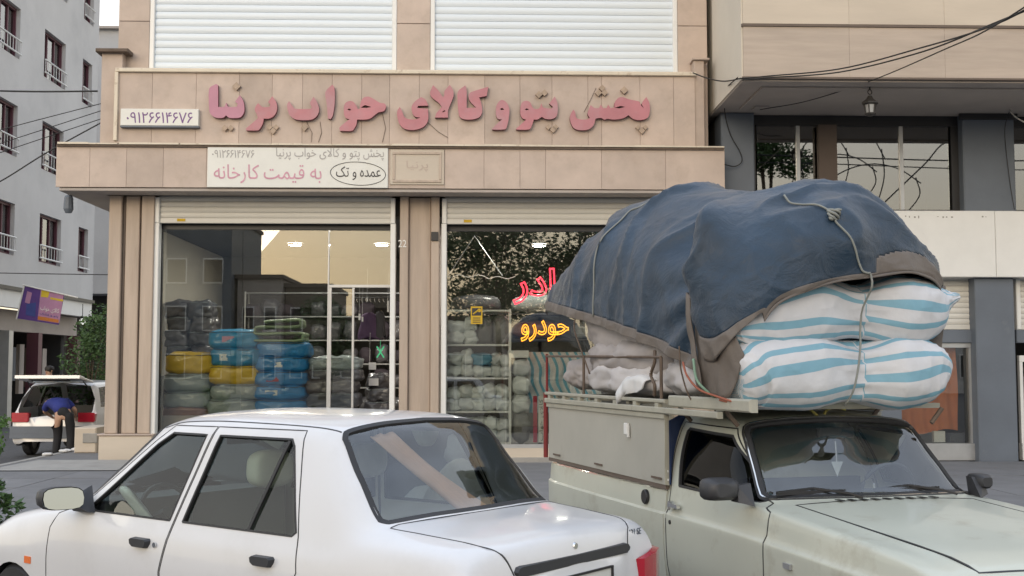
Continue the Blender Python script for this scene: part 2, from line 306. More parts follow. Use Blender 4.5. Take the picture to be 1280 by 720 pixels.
def poly_extrude(loops, to3, depth_vec):
    """2D outlines (outer loops and holes) -> solid with holes"""
    pts = []; edges = []; 
    for lp in loops:
        b = len(pts); pts += [Vector(p) for p in lp]; edges += [(b + i, b + (i + 1) % len(lp)) for i in range(len(lp))]
    v, e, f, *_ = delaunay_2d_cdt(pts, edges, [], 0, 1e-4)
    def inside(p):
        c = 0
        for lp in loops:
            r = False; n = len(lp)
            for i in range(n):
                (x1, y1), (x2, y2) = lp[i], lp[(i + 1) % n]
                if (y1 > p[1]) != (y2 > p[1]) and p[0] < (x2 - x1) * (p[1] - y1) / (y2 - y1) + x1: r = not r
            c += r
        return c % 2 == 1
    ff = [t for t in f if inside(sum((v[i] for i in t), Vector((0, 0))) / len(t))]
    P = [to3(p[0], p[1]) for p in v]; n = len(P); mb = MB(); D = Vector(depth_vec); mb.cur = 0
    mb.add(P, ff)
    cnt = {}
    for t in ff:
        for i in range(len(t)): a, b = t[i], t[(i + 1) % len(t)]; cnt[(min(a, b), max(a, b))] = cnt.get((min(a, b), max(a, b)), 0) + 1
    mb.cur = 1; side = [k for k, c in cnt.items() if c == 1]
    mb.add(P + [p + D for p in P], [(a, b, b + n, a + n) for a, b in side])
    return mb
def smooth_loop(lp, k=3):
    n = len(lp); out = []
    for i in range(n):
        p0, p1, p2, p3 = [np.array(lp[(i + j) % n], float) for j in (-1, 0, 1, 2)]
        def ang(a, b, c):
            u, w_ = b - a, c - b; return np.dot(u, w_) / (np.linalg.norm(u) * np.linalg.norm(w_) + 1e-9)
        s1, s2 = ang(p0, p1, p2) < .45, ang(p1, p2, p3) < .45   # keep sharp corners
        m1 = (p2 - p1) if s1 else (p2 - p0) / 2; m2 = (p2 - p1) if s2 else (p3 - p1) / 2
        L = np.linalg.norm(p2 - p1)
        for m_ in (m1, m2):
            q = np.linalg.norm(m_);
            if q > L: m_ *= L / q
        for j in range(k):
            t = j / k; out.append(tuple((2*t**3-3*t**2+1)*p1 + (t**3-2*t**2+t)*m1 + (-2*t**3+3*t**2)*p2 + (t**3-t**2)*m2))
    return out
def nz3(p, s=1., seed=0): return noise.noise(Vector((p[0] * s + seed * 7.3, p[1] * s - seed * 3.1, p[2] * s + seed * 1.7)))
def pillow_mb(w, d, h, seed=0, n=8, bulge=.5, wr=.02, ws=6., rx=.35):
    """soft rectangular bag, base centre at the origin"""
    mb = MB(); idx = {}; V = []; F = []
    def vid(i, j, k):
        key = (i, j, k)
        if key not in idx:
            p = Vector((2 * i / n - 1, 2 * j / n - 1, 2 * k / n - 1))
            l = (abs(p.x) ** 5 + abs(p.y) ** 5 + abs(p.z) ** 5) ** .2; q = p / max(l, 1e-6) * max(abs(p.x), abs(p.y), abs(p.z))
            c = p.normalized(); q = q.lerp(c, rx * .5)
            edge = max(abs(q.x), abs(q.y)); q.z *= 1 - bulge * .55 * edge ** 3
            P = Vector((q.x * w / 2, q.y * d / 2, q.z * h / 2))
            nn = noise.noise(Vector((P.x * ws + seed * 9.1, P.y * ws, P.z * ws * 1.5 - seed * 4))) + .5 * noise.noise(Vector((P.x * ws * 2.7, P.y * ws * 2.7 + seed * 3, P.z * ws * 4)))
            P += c * nn * wr + Vector((0, 0, h / 2 * .92)); idx[key] = len(V); V.append(P)
        return idx[key]
    for a in range(n):
        for b in range(n):
            F.append((vid(a, b, 0), vid(a, b + 1, 0), vid(a + 1, b + 1, 0), vid(a + 1, b, 0))); F.append((vid(a, b, n), vid(a + 1, b, n), vid(a + 1, b + 1, n), vid(a, b + 1, n)))
            F.append((vid(a, 0, b), vid(a + 1, 0, b), vid(a + 1, 0, b + 1), vid(a, 0, b + 1))); F.append((vid(a, n, b), vid(a, n, b + 1), vid(a + 1, n, b + 1), vid(a + 1, n, b)))
            F.append((vid(0, a, b), vid(0, a, b + 1), vid(0, a + 1, b + 1), vid(0, a + 1, b))); F.append((vid(n, a, b), vid(n, a + 1, b), vid(n, a + 1, b + 1), vid(n, a, b + 1)))
    mb.add(V, F); return mb
# ================================================================ SETTING
g = MB(); g.add([(-400, -400, 0), (400, -400, 0), (400, 400, 0), (-400, 400, 0)], [(0, 1, 2, 3)]); struct('ground', 'asphalt', g)
PX0, PY0, PZ = -7.35, 10.9, .2       # raised pavement in front of the shops
pv = MB(); pv.box(PX0 + .14, 13.5, PY0 + .14, 24, -.3, PZ - .03); struct('pavement', 'mortar', pv)
pav = bpy.data.objects['pavement']
slabs = []
xs = np.arange(PX0 + .15, 13.3, 1.5); ys = np.arange(PY0 + .15, 18.2, 1.22)
sm = MB(); sm.box(0, 1.49, 0, 1.21, -.03, 0, 0); sp = sm.build('paving_slab', 'paving', pav); sp.location = (xs[0], ys[0], PZ); first = True
for x in xs:
    for y in ys:
        if first: first = False; continue
        c = sp.copy(); COL.objects.link(c); c.location = (x, y, PZ + random.uniform(-.002, .002)); c.rotation_euler = (random.uniform(-.0015, .0015), random.uniform(-.0015, .0015), 0)
ys2 = np.arange(ys[-1] + 1.22, 24, 1.22)
for y in ys2:
    c = sp.copy(); COL.objects.link(c); c.location = (xs[0], y, PZ)
km = MB(); km.box(0, .13, 0, .98, 0, PZ + .004, 0); kb = km.build('kerb_stone', 'kerb', pav); kb.location = (PX0, PY0, 0); y = PY0 + 1
while y < 24: c = kb.copy(); COL.objects.link(c); c.location = (PX0, y, 0); y += 1
x = PX0 + 1.14
while x < 13: c = kb.copy(); COL.objects.link(c); c.rotation_euler = (0, 0, R(90)); c.location = (x, PY0 + .0, 0); x += 1
rm = MB(); v0 = at(92, 580, Z=PZ + .01); rm.add([(-7.1, 17.0, PZ + .012), (-5.2, 17.0, PZ + .012), (-5.2, 18.3, PZ + .06), (-6.8, 18.3, PZ + .06)], [(0, 1, 2, 3)]); o = rm.build('doorstep_ramp', 'kerb', pav)

# ================================================================ SHOP BUILDING
WY = 18.5; BX0, BX1 = AX(133, WY), AX(883, WY)
T = TH('shop_building', 'beige travertine building with two open shops, wide stone fascia and rolled shutters above', 'building', (-1, WY, 0))
wl = MB()
# upper wall panels between shutters (stone), tall
def zpx(py, Y=WY): return AZ(py, Y)
Zt = 9.2
Ztop_sh = zpx(86)
S1 = (AX(187, WY, 40), AX(496, WY, 40)); S2 = (AX(538, WY, 40), AX(847, WY, 40))
UX0, UX1 = AX(148, WY, 40), AX(884, WY, 40)
zz = zpx(182)
for a, b in ((UX0, S1[0]), (S1[1], S2[0]), (S2[1], UX1)):
    z = zz
    k = 0
    while z < 11.9:
        h = min(1.42 if k else 2.0, 11.9 - z); m = MB(); m.box(a + .003, b - .003, WY, WY + .12, z + .004, z + h - .004, .006); T.part('stone_panel', 'stone' if k else 'stone', m); z += h; k += 1
for k, (a, b) in enumerate((S1, S2)):     # wall above each shutter
    m = MB(); m.box(a + .003, b - .003, WY + .005, WY + .12, Zt, 11.9, .006); T.part('stone_panel', 'stone', m)
m = MB(); m.box(UX0 + .01, UX1 - .01, WY + .12, WY + 1, zz - .3, Ztop_sh - .3); m.box(UX0 + .01, UX1 - .01, WY + .4, 30, zpx(230), 11.85); T.part('wall', 'cream', m)
m = MB(); m.box(UX0 - .1, UX1 + .02, WY - .1, 30.2, 11.9, 12.1); T.part('cornice', 'stone', m)
# upper roller shutters
def shutter(name_lab, x0, x1, z0, z1, Y, pitch, mt, bottom=True, depth=.05, parent=None, group='roller shutters on the shop building'):
    t = TH('roller_shutter', name_lab, 'shutter', ((x0 + x1) / 2, Y, z0), group)
    # slats share one mesh
    sl = MB(); n = 5; P = []
    for i in range(n + 1):
        u = i / n; P.append((-.012 * math.sin(u * math.pi) - (.0 if i else .0), pitch * u))
    vs_ = []; hw = (x1 - x0) / 2 - .02
    for dy, z in P: vs_ += [(-hw, dy, z), (hw, dy, z)]
    fs = [(2 * i, 2 * i + 1, 2 * i + 3, 2 * i + 2) for i in range(n)]
    b = len(vs_); vs_ += [(-hw, .02, 0), (hw, .02, 0), (-hw, .02, pitch), (hw, .02, pitch)]; fs += [(1, 0, b, b + 1), (b, b + 2, b + 3, b + 1), (2 * n, 2 * n + 1, b + 3, b + 2)]
    sl.add(vs_, fs); s0 = None; z = z0 + (.09 if bottom else 0); i = 0
    while z < z1 - .01:
        if s0 is None: s0 = sl.build('slat', mt, t.o, smooth=True, auto=40); o = s0
        else: o = s0.copy(); COL.objects.link(o)
        o.location = (0, random.uniform(-.002, .002), z - z0); o.rotation_euler = (0, random.uniform(-.0006, .0006), 0); z += pitch + .004; i += 1
    m = MB(); m.box(x0 + .02, x1 - .02, Y - .02, Y + .03, z0, z0 + .085, .008); t.part('bottom_rail', mt, m) if bottom else None
    m = MB(); m.box(x0 - .03, x0 + .045, Y - .06, Y + .06, z0 - (0 if parent is None else 0), z1, .01); t.part('guide_rail', 'white', m)
    m = MB(); m.box(x1 - .045, x1 + .03, Y - .06, Y + .06, z0, z1, .01); t.part('guide_rail', 'white', m)
    return t
shutter('closed white roller shutter above the left shop, over the phone number plate', S1[0] + .03, S1[1] - .03, Ztop_sh - .35, Zt, WY + .06, .115, 'shutter')
shutter('closed white roller shutter above the right shop, over the load of the pickup', S2[0] + .03, S2[1] - .03, Ztop_sh - .35, Zt, WY + .06, .115, 'shutter')
# sign band with its lip
SY = 18.22
xj = [143, 190, 245, 299, 340, 378, 415, 452, 487, 524, 560, 606, 650, 690, 735, 752, 800, 842, 869]
for a, b in zip(xj[:-1], xj[1:]):
    m = MB(); m.box(AX(a, SY, 130) + .0015, AX(b, SY, 130) - .0015, SY, SY + .03, zpx(181, SY), zpx(93, SY), .003); T.part('stone_tile', 'stone', m)
m = MB(); m.box(AX(143, SY), AX(869, SY), SY + .034, WY + .11, zpx(180, SY), zpx(93, SY)); T.part('sign_backing', 'mortar', m)
m = MB(); m.box(AX(140, SY), AX(872, SY), SY - .05, WY - .01, zpx(93, SY), zpx(88, SY) , .01); m.box(AX(139.5, SY), AX(144, SY), SY - .05, SY + .15, zpx(178, SY), zpx(93.3, SY), .006); T.part('sign_lip', 'lip', m)
m = MB(); m.box(AX(870, SY), AX(883, SY), SY + .02, WY - .02, zpx(182, SY), zpx(72, SY), .01); T.part('stone_return', 'stone', m)
m = MB(); m.box(AX(868, SY), AX(889, SY), SY - .03, WY - .02, zpx(72, SY), zpx(70, SY)); T.part('cap', 'stone', m)
# left parapet block with cap
m = MB(); m.box(AX(121, 18.3), AX(147.5, 18.3), 18.32, 20, zpx(181, 18.3), zpx(68, 18.3), .01); T.part('parapet_block', 'stone', m)
m = MB(); m.box(AX(114, 18.25), AX(155, 18.25), 18.22, 20.1, zpx(68, 18.25), zpx(63.5, 18.25), .01); T.part('cap', 'rust', m)
# lower fascia, wraps round the corner
FY = 18.03
xj = [70, 112, 158, 204, 258, 330, 402, 485, 556, 605, 650, 682, 752, 832, 906]
for a, b in zip(xj[:-1], xj[1:]):
    m = MB(); m.box(AX(a, FY, 210) + .0015, AX(b, FY, 210) - .0015, FY, FY + .03, zpx(235.5, FY), zpx(184, FY), .003); T.part('stone_tile', 'stone', m)
X0, X1 = AX(70, FY), AX(906, FY); z0, z1 = zpx(236, FY), zpx(183, FY)
m = MB(); m.box(X0 + .002, X1 - .002, FY + .034, WY - .004, z0 + .01, z1 - .004); m.box(X0 + .002, BX0 - .01, WY, 27, z0 + .01, z1 - .01); T.part('fascia_core', 'stone_light', m)
m = MB()
for i in range(22):
    a = X0 + (X1 - X0) * i / 22; b = X0 + (X1 - X0) * (i + 1) / 22; h = .02 + .012 * random.random()
    m.box(a, b + (.0 if random.random() < .8 else -.03), FY - .05 - .012 * random.random(), FY + .12, z1 + .001, z1 + h)
m.box(X0 - .04, BX0, WY - .3, 27, z1 + .001, z1 + .03); T.part('flashing', 'lip', m)
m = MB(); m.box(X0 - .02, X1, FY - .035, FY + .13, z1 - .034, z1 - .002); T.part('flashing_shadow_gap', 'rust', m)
m = MB(); m.box(X0 + .02, X1 - .02, FY + .02, WY - .006, z0 - .05, z0 - .004, .006); m.box(X0 + .02, BX0 - .01, WY - .005, 27, z0 - .05, z0 - .004); T.part('soffit_board', 'soffit', m)
zS = z0 - .05
# small framed stone plate in the fascia
m = MB(); m.box(AX(487, FY), AX(555, FY), FY - .02, FY - .001, zpx(231, FY), zpx(187, FY), .008); T.part('framed_plate', 'stone_light', m)
m = MB()
for a, b, c, d in ((491, 190, 552, 193), (491, 225, 552, 228), (491, 193.3, 494, 224.7), (549, 193.3, 552, 224.7)): prect(m, a, b, c, d, FY - .02, .018, .004, back=.015)
T.part('plate_moulding', 'stone_strip', m)
# ground floor pilasters, each of stone strips
zb = PZ
def pilaster(strips, y1=.28):
    for (a, b, dy, mt) in strips:
        m = MB(); m.box(AX(a, WY, 400) + .002, AX(b, WY, 400) - .002, WY + dy, WY + .3, zb + .45, zS - .003, .012); T.part('stone_strip', mt, m)
pilaster([(133, 149, .0, 'stone_strip'), (149, 153, .07, 'mortar'), (153, 171, .05, 'stone_strip'), (171, 174, .08, 'mortar'), (174, 190, .0, 'stone_strip')])
pilaster([(499, 510, .0, 'stone_strip'), (510, 538, .09, 'stone_strip'), (538, 549, .0, 'stone_strip')])
pilaster([(845, 858, .0, 'stone_strip'), (858, 888, .09, 'stone_strip'), (888, 903, .0, 'stone_strip')])
for a, b in ((124, 191), (497, 551), (843, 905)):
    m = MB(); m.box(AX(a, WY, 570), AX(b, WY, 570), WY - .06, WY + .3, zb - .1, zb + .45 - .03, .015); T.part('pedestal', 'stone_light', m)
    m = MB(); m.box(AX(a, WY, 570) - .02, AX(b, WY, 570) + .02, WY - .08, WY + .3, zb + .422, zb + .449, .008); T.part('pedestal_cap', 'stone', m)
# side wall, slabs
m = MB(); m.box(BX0 + .0, BX0 + .25, WY + .301, 30, -.1, zS); m.box(AX(905, WY) - .3, AX(905, WY) - .05, WY + .301, 30, -.1, zS); m.box(BX0 + .26, AX(905, WY) - .31, 26, 26.3, -.1, zS); T.part('wall', 'cream', m)
DX0, DX1 = AX(493, WY, 400), AX(555, WY, 400)
m = MB(); m.box(DX0 + .12, DX1 - .12, WY + .301, 25.9, PZ, zS - .01); T.part('partition_wall', 'soffit', m)
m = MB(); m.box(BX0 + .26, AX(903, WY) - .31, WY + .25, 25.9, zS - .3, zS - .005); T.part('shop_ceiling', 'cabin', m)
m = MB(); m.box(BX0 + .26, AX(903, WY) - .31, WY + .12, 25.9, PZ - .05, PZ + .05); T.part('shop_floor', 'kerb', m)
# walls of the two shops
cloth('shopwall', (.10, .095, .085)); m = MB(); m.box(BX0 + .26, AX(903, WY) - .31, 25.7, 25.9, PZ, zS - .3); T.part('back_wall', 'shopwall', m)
# number 22 on the pilaster
T.part('house_number', 'white', wall_text('22', 498, 300, 508, 309, WY, thick=.01))
# door bell / red label on the right strip
m = MB(); prect(m, 539, 290, 548, 301, WY - .001, .0, .003, back=.03); T.part('door_bell', 'black', m)
# ground floor rolled shutters
GY = 18.6
zh = zpx(286, GY)
for (a, b, lab) in ((197, 492, 'half seen rolled-up cream shutter above the left shop window'), (555, 846, 'half seen rolled-up cream shutter above the right shop window with neon')):
    x0, x1 = AX(a, GY, 260), AX(b, GY, 260)
    t = shutter(lab, x0, x1, zpx(280, GY), zS - .02, GY, .085, 'shutter_cream', group='rolled-up shutters over the shop windows')
    
    for q in (x0, x1 - .005): m = MB(); m.box(q - .04, q + .045, GY - .05, GY + .1, PZ, zpx(280, GY), .01); t.part('door_guide', 'white', m)
    m = MB(); m.box(x0 + .32, x0 + .45, GY - .026, GY - .021, zpx(278, GY), zpx(274.5, GY)); cloth('yellow_sticker', (.55, .36, .03)); t.part('sticker', 'yellow_sticker', m)

# ================================================================ SIGN WRITING
LY = SY
def cr(ox, oy, k): return lambda lp: [(ox + x * k, oy + y * k) for x, y in lp]
A, B, C_, D_ = cr(250, 95, 170 / 1280), cr(410, 95, .125), cr(560, 95, 1 / 9), cr(690, 95, 1 / 9)
def dia(cx, cy, r): return [(cx - r, cy), (cx, cy - r), (cx + r, cy), (cx, cy + r)]
words = [
 ('mauve', A, [[(85,120),(150,75),(168,85),(170,290),(225,290),(247,250),(268,290),(345,290),(352,265),(330,240),(375,180),(405,230),(418,300),(412,345),(385,385),(340,395),(275,393),(245,370),(215,393),(150,392),(110,370),(88,330)]]),
 ('pink', A, [[(430,495),(540,400),(540,375),(515,320),(530,275),(548,255),(590,292),(655,290),(660,270),(640,245),(680,190),(715,240),(725,310),(700,370),(650,400),(600,400),(590,450),(560,500),(540,512),(435,512)]]),
 ('pink', A, [[(820,270),(838,235),(870,280),(895,308),(1040,308),(1052,290),(1035,255),(1068,195),(1105,250),(1120,320),(1100,375),(1050,410),(960,415),(890,405),(845,370),(825,320)]]),
 ('pink', A, [[(1180,150),(1245,80),(1265,110),(1268,250),(1250,370),(1230,405),(1205,400),(1190,250)]]),
 ('pink', B, [[(115,515),(190,450),(215,432),(178,420),(160,380),(160,300),(185,260),(235,250),(270,275),(300,330),(320,325),(325,270),(350,220),(400,205),(450,225),(520,268),(565,275),(580,305),(560,350),(500,365),(430,420),(380,435),(290,435),(285,480),(265,520),(240,548),(120,548)], [(192,335),(210,325),(235,338),(215,346)], [(325,315),(370,290),(435,310),(380,320)]]),
 ('pink', B, [[(692,350),(718,308),(745,360),(765,410),(812,432),(880,430),(925,415),(868,405),(840,360),(838,300),(868,255),(930,210),(975,235),(1003,296),(900,298),(893,320),(960,324),(1000,328),(1003,430),(975,490),(920,525),(840,540),(760,525),(715,480),(695,420)]]),
 ('pink', B, [[(1070,415),(1085,370),(1138,310),(1110,270),(1040,215),(1020,170),(1050,90),(1100,140),(1135,190),(1150,215),(1163,190),(1165,150),(1218,88),(1250,140),(1255,200),(1225,280),(1202,340),(1200,415)], [(1140,360),(1165,340),(1175,352),(1150,363)]]),
 ('pink', C_, [[(105,200),(122,160),(195,105),(210,150),(210,360),(315,355),(245,280),(232,215),(260,180),(455,120),(435,225),(350,240),(375,310),(385,400),(350,465),(250,490),(160,480),(125,445),(110,330)]]),
 ('pink', C_, [[(495,595),(580,510),(610,490),(560,480),(540,430),(540,350),(570,290),(610,268),(660,300),(690,370),(685,470),(665,560),(640,600),(500,602)], [(585,370),(610,358),(635,378),(600,383)]]),
 ('pink', C_, [[(765,595),(860,508),(880,492),(838,475),(815,430),(815,350),(835,295),(880,278),(925,295),(950,350),(975,370),(1025,365),(1050,305),(1075,355),(1165,365),(1180,345),(1140,310),(1200,230),(1230,300),(1235,400),(1215,460),(1160,485),(1090,480),(1055,460),(1010,488),(965,490),(950,540),(915,600),(770,602)], [(862,375),(885,363),(912,378),(885,386)]]),
 ('pink', D_, [[(205,500),(205,440),(240,375),(262,410),(275,470),(330,490),(400,485),(425,470),(400,420),(435,325),(480,360),(530,360),(550,318),(575,362),(615,360),(632,320),(660,362),(702,352),(705,300),(740,250),(790,235),(860,260),(960,280),(985,290),(1005,335),(1035,360),(1010,310),(1060,235),(1095,300),(1100,400),(1075,470),(1000,495),(920,485),(860,440),(800,475),(700,490),(620,480),(590,492),(550,470),(490,480),(470,550),(410,600),(310,608),(240,580)], [(700,358),(770,337),(825,347),(760,364)]])]
LT = TH('shop_name_letters', 'large raised pink Persian letters across the travertine band above both shops', 'sign', (AX(540, LY), LY, zpx(160, LY)))
def let(mt, tr, loops, depth=.085):
    lps = [tr(smooth_loop(l) if len(l) > 5 else l) for l in loops]
    f = poly_extrude(lps, lambda x, y: at(x, -y, Y=LY - depth), (0, depth - .002, 0)); return f
def let2(mt, tr, loops, depth=.085, name='letter'):
    lps = [[(x, -y) for x, y in tr(smooth_loop(l) if len(l) > 5 else l)] for l in loops]
    f = poly_extrude(lps, lambda x, y: at(x, -y, Y=LY - depth), (0, depth - .002, 0)); return LT.part(name, [mt, 'letterside' if mt != 'bronze' else 'bronze'], f)
for mt, tr, lps in words: let2(mt, tr, lps)
for tr, ds in ((A, [(342,95,36),(232,488,27),(288,488,27),(655,480,25),(715,480,25),(685,516,28),(982,484,30)]), (C_, [(1024,207,36),(1086,188,34),(1130,572,28),(1212,572,28),(1183,602,33)]), (D_, [(565,133,34),(522,190,34),(592,186,34),(813,158,40),(968,578,26),(1052,576,26),(1012,612,34)])):
    for d in ds: let2('bronze', tr, [dia(d[0], d[1], d[2]*1.12)], .055, 'letter_dot')
# hanging feed wires of the letters
for k, pts in enumerate(([(478, 142), (482, 160), (478, 178)], [(535, 153), (548, 165), (560, 172)], [(383, 152), (390, 166), (389, 178)], [(400, 152), (402, 166), (398, 178)], [(745, 110), (738, 125), (730, 140)])):
    m = MB(); P = [at(x, y, Y=LY - .012) for x, y in pts]; m.tube(P, .004, 5); LT.part('feed_wire', 'rust', m)
# phone number plate
NP = TH('phone_number_plate', 'small white plate with a purple Persian phone number left of the pink letters', 'sign', tuple(at(200, 158, Y=LY)))
m = MB(); prect(m, 150.5, 136, 248, 157, LY - .09, .088, .006); NP.part('plate', 'signwhite', m)
m = MB(); prect(m, 150, 157.2, 248.5, 159, LY - .092, .09); NP.part('bottom_edge', 'bluegrey', m)
NP.part('lettering', 'purple_ink', wall_text('۰۹۱۲۶۶۱۴۶۷۶', 158, 140.5, 241, 153.5, LY - .0905, bold=.03, thick=.003))
# white banner board on the fascia
BN = TH('white_sign_board', 'white board with faded pink Persian writing and a black oval on the lower fascia', 'sign', tuple(at(372, 235, Y=FY)))
bz = FY - .03
m = MB(); prect(m, 259, 182, 485, 234.5, bz, .028, .006); BN.part('board', 'signwhite', m)
cloth('yellow_edge', (.62, .60, .36)); m = MB(); prect(m, 261, 182.5, 484, 184.2, bz - .002, .0015); BN.part('yellow_edge_strip', 'yellow_edge', m)
BN.part('lettering', 'grey_ink', wall_text('۰۹۱۲۶۶۱۴۶۷۶', 265, 187.5, 318, 197, bz - .0025, bold=.018, thick=.002))
BN.part('lettering', 'grey_ink', wall_text(shape('پخش پتو و کالای خواب پرنیا'), 345, 185.5, 480, 200, bz - .0025, bold=.018, thick=.002))
BN.part('lettering', 'pink_ink', wall_text(shape('به قیمت کارخانه'), 267, 206, 402, 229, bz - .0025, bold=.032, thick=.002))
BN.part('lettering', 'black_ink', wall_text(shape('عمده و تک'), 420, 208, 476, 225, bz - .0025, bold=.035, thick=.002))
m = MB(); m.tube([at(447.5 + 34.5 * math.cos(t), 217 + 14.5 * math.sin(t) + 1.6 * math.cos(t), Y=bz - .003) for t in np.linspace(0, 2 * math.pi, 49)[:-1]], .005, 4, close=True); BN.part('oval_outline', 'black_ink', m)
# faint printing on the framed plate
T.part('faint_print', 'stone', wall_text(shape('پرنیا'), 508, 201, 535, 214, FY - .021, thick=.002))

# ================================================================ BUILDING WITH OVERHANG (right)
gp_ = lambda px: AX(px, WY, 300)
FB = 16.4; T2 = TH('overhang_building', 'cream and grained stone building overhanging blue-grey painted ground floors at the right', 'building', (6, WY, 0))
ox0 = AX(929, FB, 60); ox1 = 14.0; z95 = AZ(96, FB, 1000); z30 = AZ(31, FB, 1000)
for i, (a, b) in enumerate(((0, 1.55), (1.55, 2.95), (2.95, 4.3), (4.3, 5.8), (5.8, 7.2), (7.2, 8.6), (8.6, ox1 - ox0))):
    for j, (c, d) in enumerate(((z95 + .001, z30 - .03),)):
        m = MB(); m.box(ox0 + a + .001, ox0 + b - .001, FB, FB + .04, c, d, .002); T2.part('stone_panel', 'stone_grain', m)
    m = MB(); m.box(ox0 + a + .001, ox0 + b - .001, FB - .01, FB + .04, z30 + .012, z30 + 1.6, .002); T2.part('stone_panel', 'stone_light', m)
    m = MB(); m.box(ox0 + a + .001, ox0 + b - .001, FB - .01, FB + .04, z30 + 1.603, 11.5, .002); T2.part('stone_panel', 'stone_light', m)
m = MB(); m.box(ox0 - .02, ox1, FB - .02, FB + .03, z30 - .028, z30 + .008); T2.part('band_joint', 'mortar', m)
m = MB(); m.box(ox0 - .02, ox1, FB - .012, FB + .04, z95 - .032, z95 - .002, .005); T2.part('drip_edge', 'mortar', m)
m = MB(); m.box(ox0 - .022, ox0, FB + .03, WY - .02, z95 - .03, 11.5); T2.part('side_wall', 'cream', m)
m = MB(); m.box(gp_(903), ox1, WY + 3.95, WY + 4.1, -.1, z95 - .06); m.box(ox1 - .1, ox1, WY + .4, WY + 3.94, -.1, z95 - .06); m.box(gp_(903), gp_(903) + .1, WY + .5, WY + 3.94, -.1, z95 - .06); T2.part('inner_wall', 'cabin', m)
m = MB(); m.box(ox0 + .001, ox1, FB + .042, WY + 6, z95, 11.45); T2.part('wall', 'cream', m)
m = MB(); m.box(ox0 + .0, ox1, FB + .05, WY + .3, z95 - .055, z95 - .004); T2.part('soffit', 'soffit', m)
m = MB(); m.box(ox0 + .35, ox1 - .3, FB + .35, FB + .41, z95 - .08, z95 - .056); m.box(ox0 + .35, ox0 + .41, FB + .42, WY - .3, z95 - .08, z95 - .056); T2.part('soffit_trim', 'soffit', m)
zc = z95 - .056
def gp(px, Y=WY, py=300): return AX(px, Y, py)
zw1 = zpx(263); zw0 = zpx(346)
# upper piers
for (a, b, nm) in ((903, 945, 1), (1207, 1272, 2), (1500, 1570, 3)):
    m = MB(); m.box(gp(a), gp(b), WY, WY + .5, zw1 + .002, zc, .02); T2.part('pier', 'bluegrey', m)
m = MB(); m.box(gp(1203, WY - .02), gp(1276, WY - .02), WY - .05, WY - .001, zc - .1, zc - .004, .01); T2.part('pier_cap', 'black', m)
# white band
m = MB(); 
xb = [890, 1030, 1237, 1450, 1700]
for a, b in zip(xb[:-1], xb[1:]):
    m = MB(); m.box(gp(a) + .003, gp(b) - .003, WY - .22, WY + .4, zw0, zw1, .008); T2.part('white_panel', 'whitepanel', m)
for (a, b) in ((1132, 1150), (1172, 1190), (1228, 1233)):   # torn strips of old lettering
    m = MB(); P = []
    x = a
    while x < b: m.box(gp(x, WY - .22), gp(x + 2.2 * random.random() + .6, WY - .22), WY - .223, WY - .221, zpx(268.5 + random.random() * 2, WY - .22), zpx(267 + random.random(), WY - .22)); x += 4 + random.random() * 3
    T2.part('glue_residue', 'kerb', m)
# first-floor windows
M['brown_board'] = mat('brown_board', (.085, .062, .05), .6)
def office(x0, x1, y0, y1, mull, nm, lab):
    t = TH('strip_window', lab, 'window', (AX((x0 + x1) / 2, WY + .25), WY + .25, zpx(y1, WY)), 'strip windows of the overhang building')
    Yg = WY + .22; m = MB()
    m.box(gp(x0), gp(x1), Yg - .03, Yg + .06, zc - .17, zc - .002); m.box(gp(x0), gp(x1), Yg - .03, Yg + .06, zw1 + .002, zw1 + .07); m.box(gp(x0), gp(x0) + .06, Yg - .03, Yg + .06, zw1 + .071, zc - .171); m.box(gp(x1) - .12, gp(x1), Yg - .03, Yg + .06, zw1 + .071, zc - .171)
    t.part('frame', 'black', m)
    xs_ = [gp(x0) + .06] + [gp(q) for q in mull] + [gp(x1) - .12]
    for a, b in zip(xs_[:-1], xs_[1:]): m = MB(); m.box(a + .03, b - .03, Yg + .01, Yg + .018, zw1 + .072, zc - .172); t.part('pane', 'glass_dark', m)
    for q in mull: m = MB(); m.box(gp(q) - .03, gp(q) + .03, Yg - .02, Yg + .05, zw1 + .072, zc - .172); t.part('mullion', 'alu' if nm else 'black', m)
    m = MB(); m.box(gp(x0), gp(x1), WY + .24 + 3.5, WY + .24 + 3.6, zw1, zc + .2); m.box(gp(x0), gp(x1), Yg + .1, WY + 3.8, zw1 - .1, zw1 - .01); t.part('room', 'cabin', m)
    return t
t = office(945, 1207, 140, 263, [1004, 1135], 1, 'wide dark-framed window over the white panel, reflecting tree and cables')
m = MB(); m.box(gp(1027), gp(1050), WY + .06, WY + .17, zw1 + .002, zc - .18); t.part('boarded_post', 'brown_board', m)
office(1272, 1500, 140, 263, [1330, 1400], 1, 'strip window cut by the right edge of the photo')
# ground floor bay
m = MB(); m.box(gp(903), gp(1125), WY + .1, WY + .4, PZ, zw0 - .002); T2.part('ground_floor_wall', 'bluegrey', m)
for a, b in ((1221, 1270), (1420, 1470)): m = MB(); m.box(gp(a, WY - .1, 450), gp(b, WY - .1, 450), WY - .1, WY + .4, PZ - .05, zw0 - .002, .015); T2.part('pier', 'bluegrey', m)
for (a, b, ln) in ((1125, 1221, 'small cream rolled shutter between striped sacks and blue-grey pier'), (1270, 1420, 'cream rolled shutter at the right edge under the white panel')):
    shutter(ln, gp(a) + .05, gp(b) - .05, zpx(411), zw0 - .005, WY + .15, .085, 'shutter_cream', group='rolled shutters of the overhang building')
    m = MB(); m.box(gp(a), gp(b), WY + .08, WY + .3, zpx(428), zpx(411) - .003, .01); T2.part('lintel', 'bluegrey', m)
OW = TH('draped_shop_window', 'shop window hung with an orange cloth beside the blue-grey pier', 'window', (gp(1170), WY + .2, PZ))
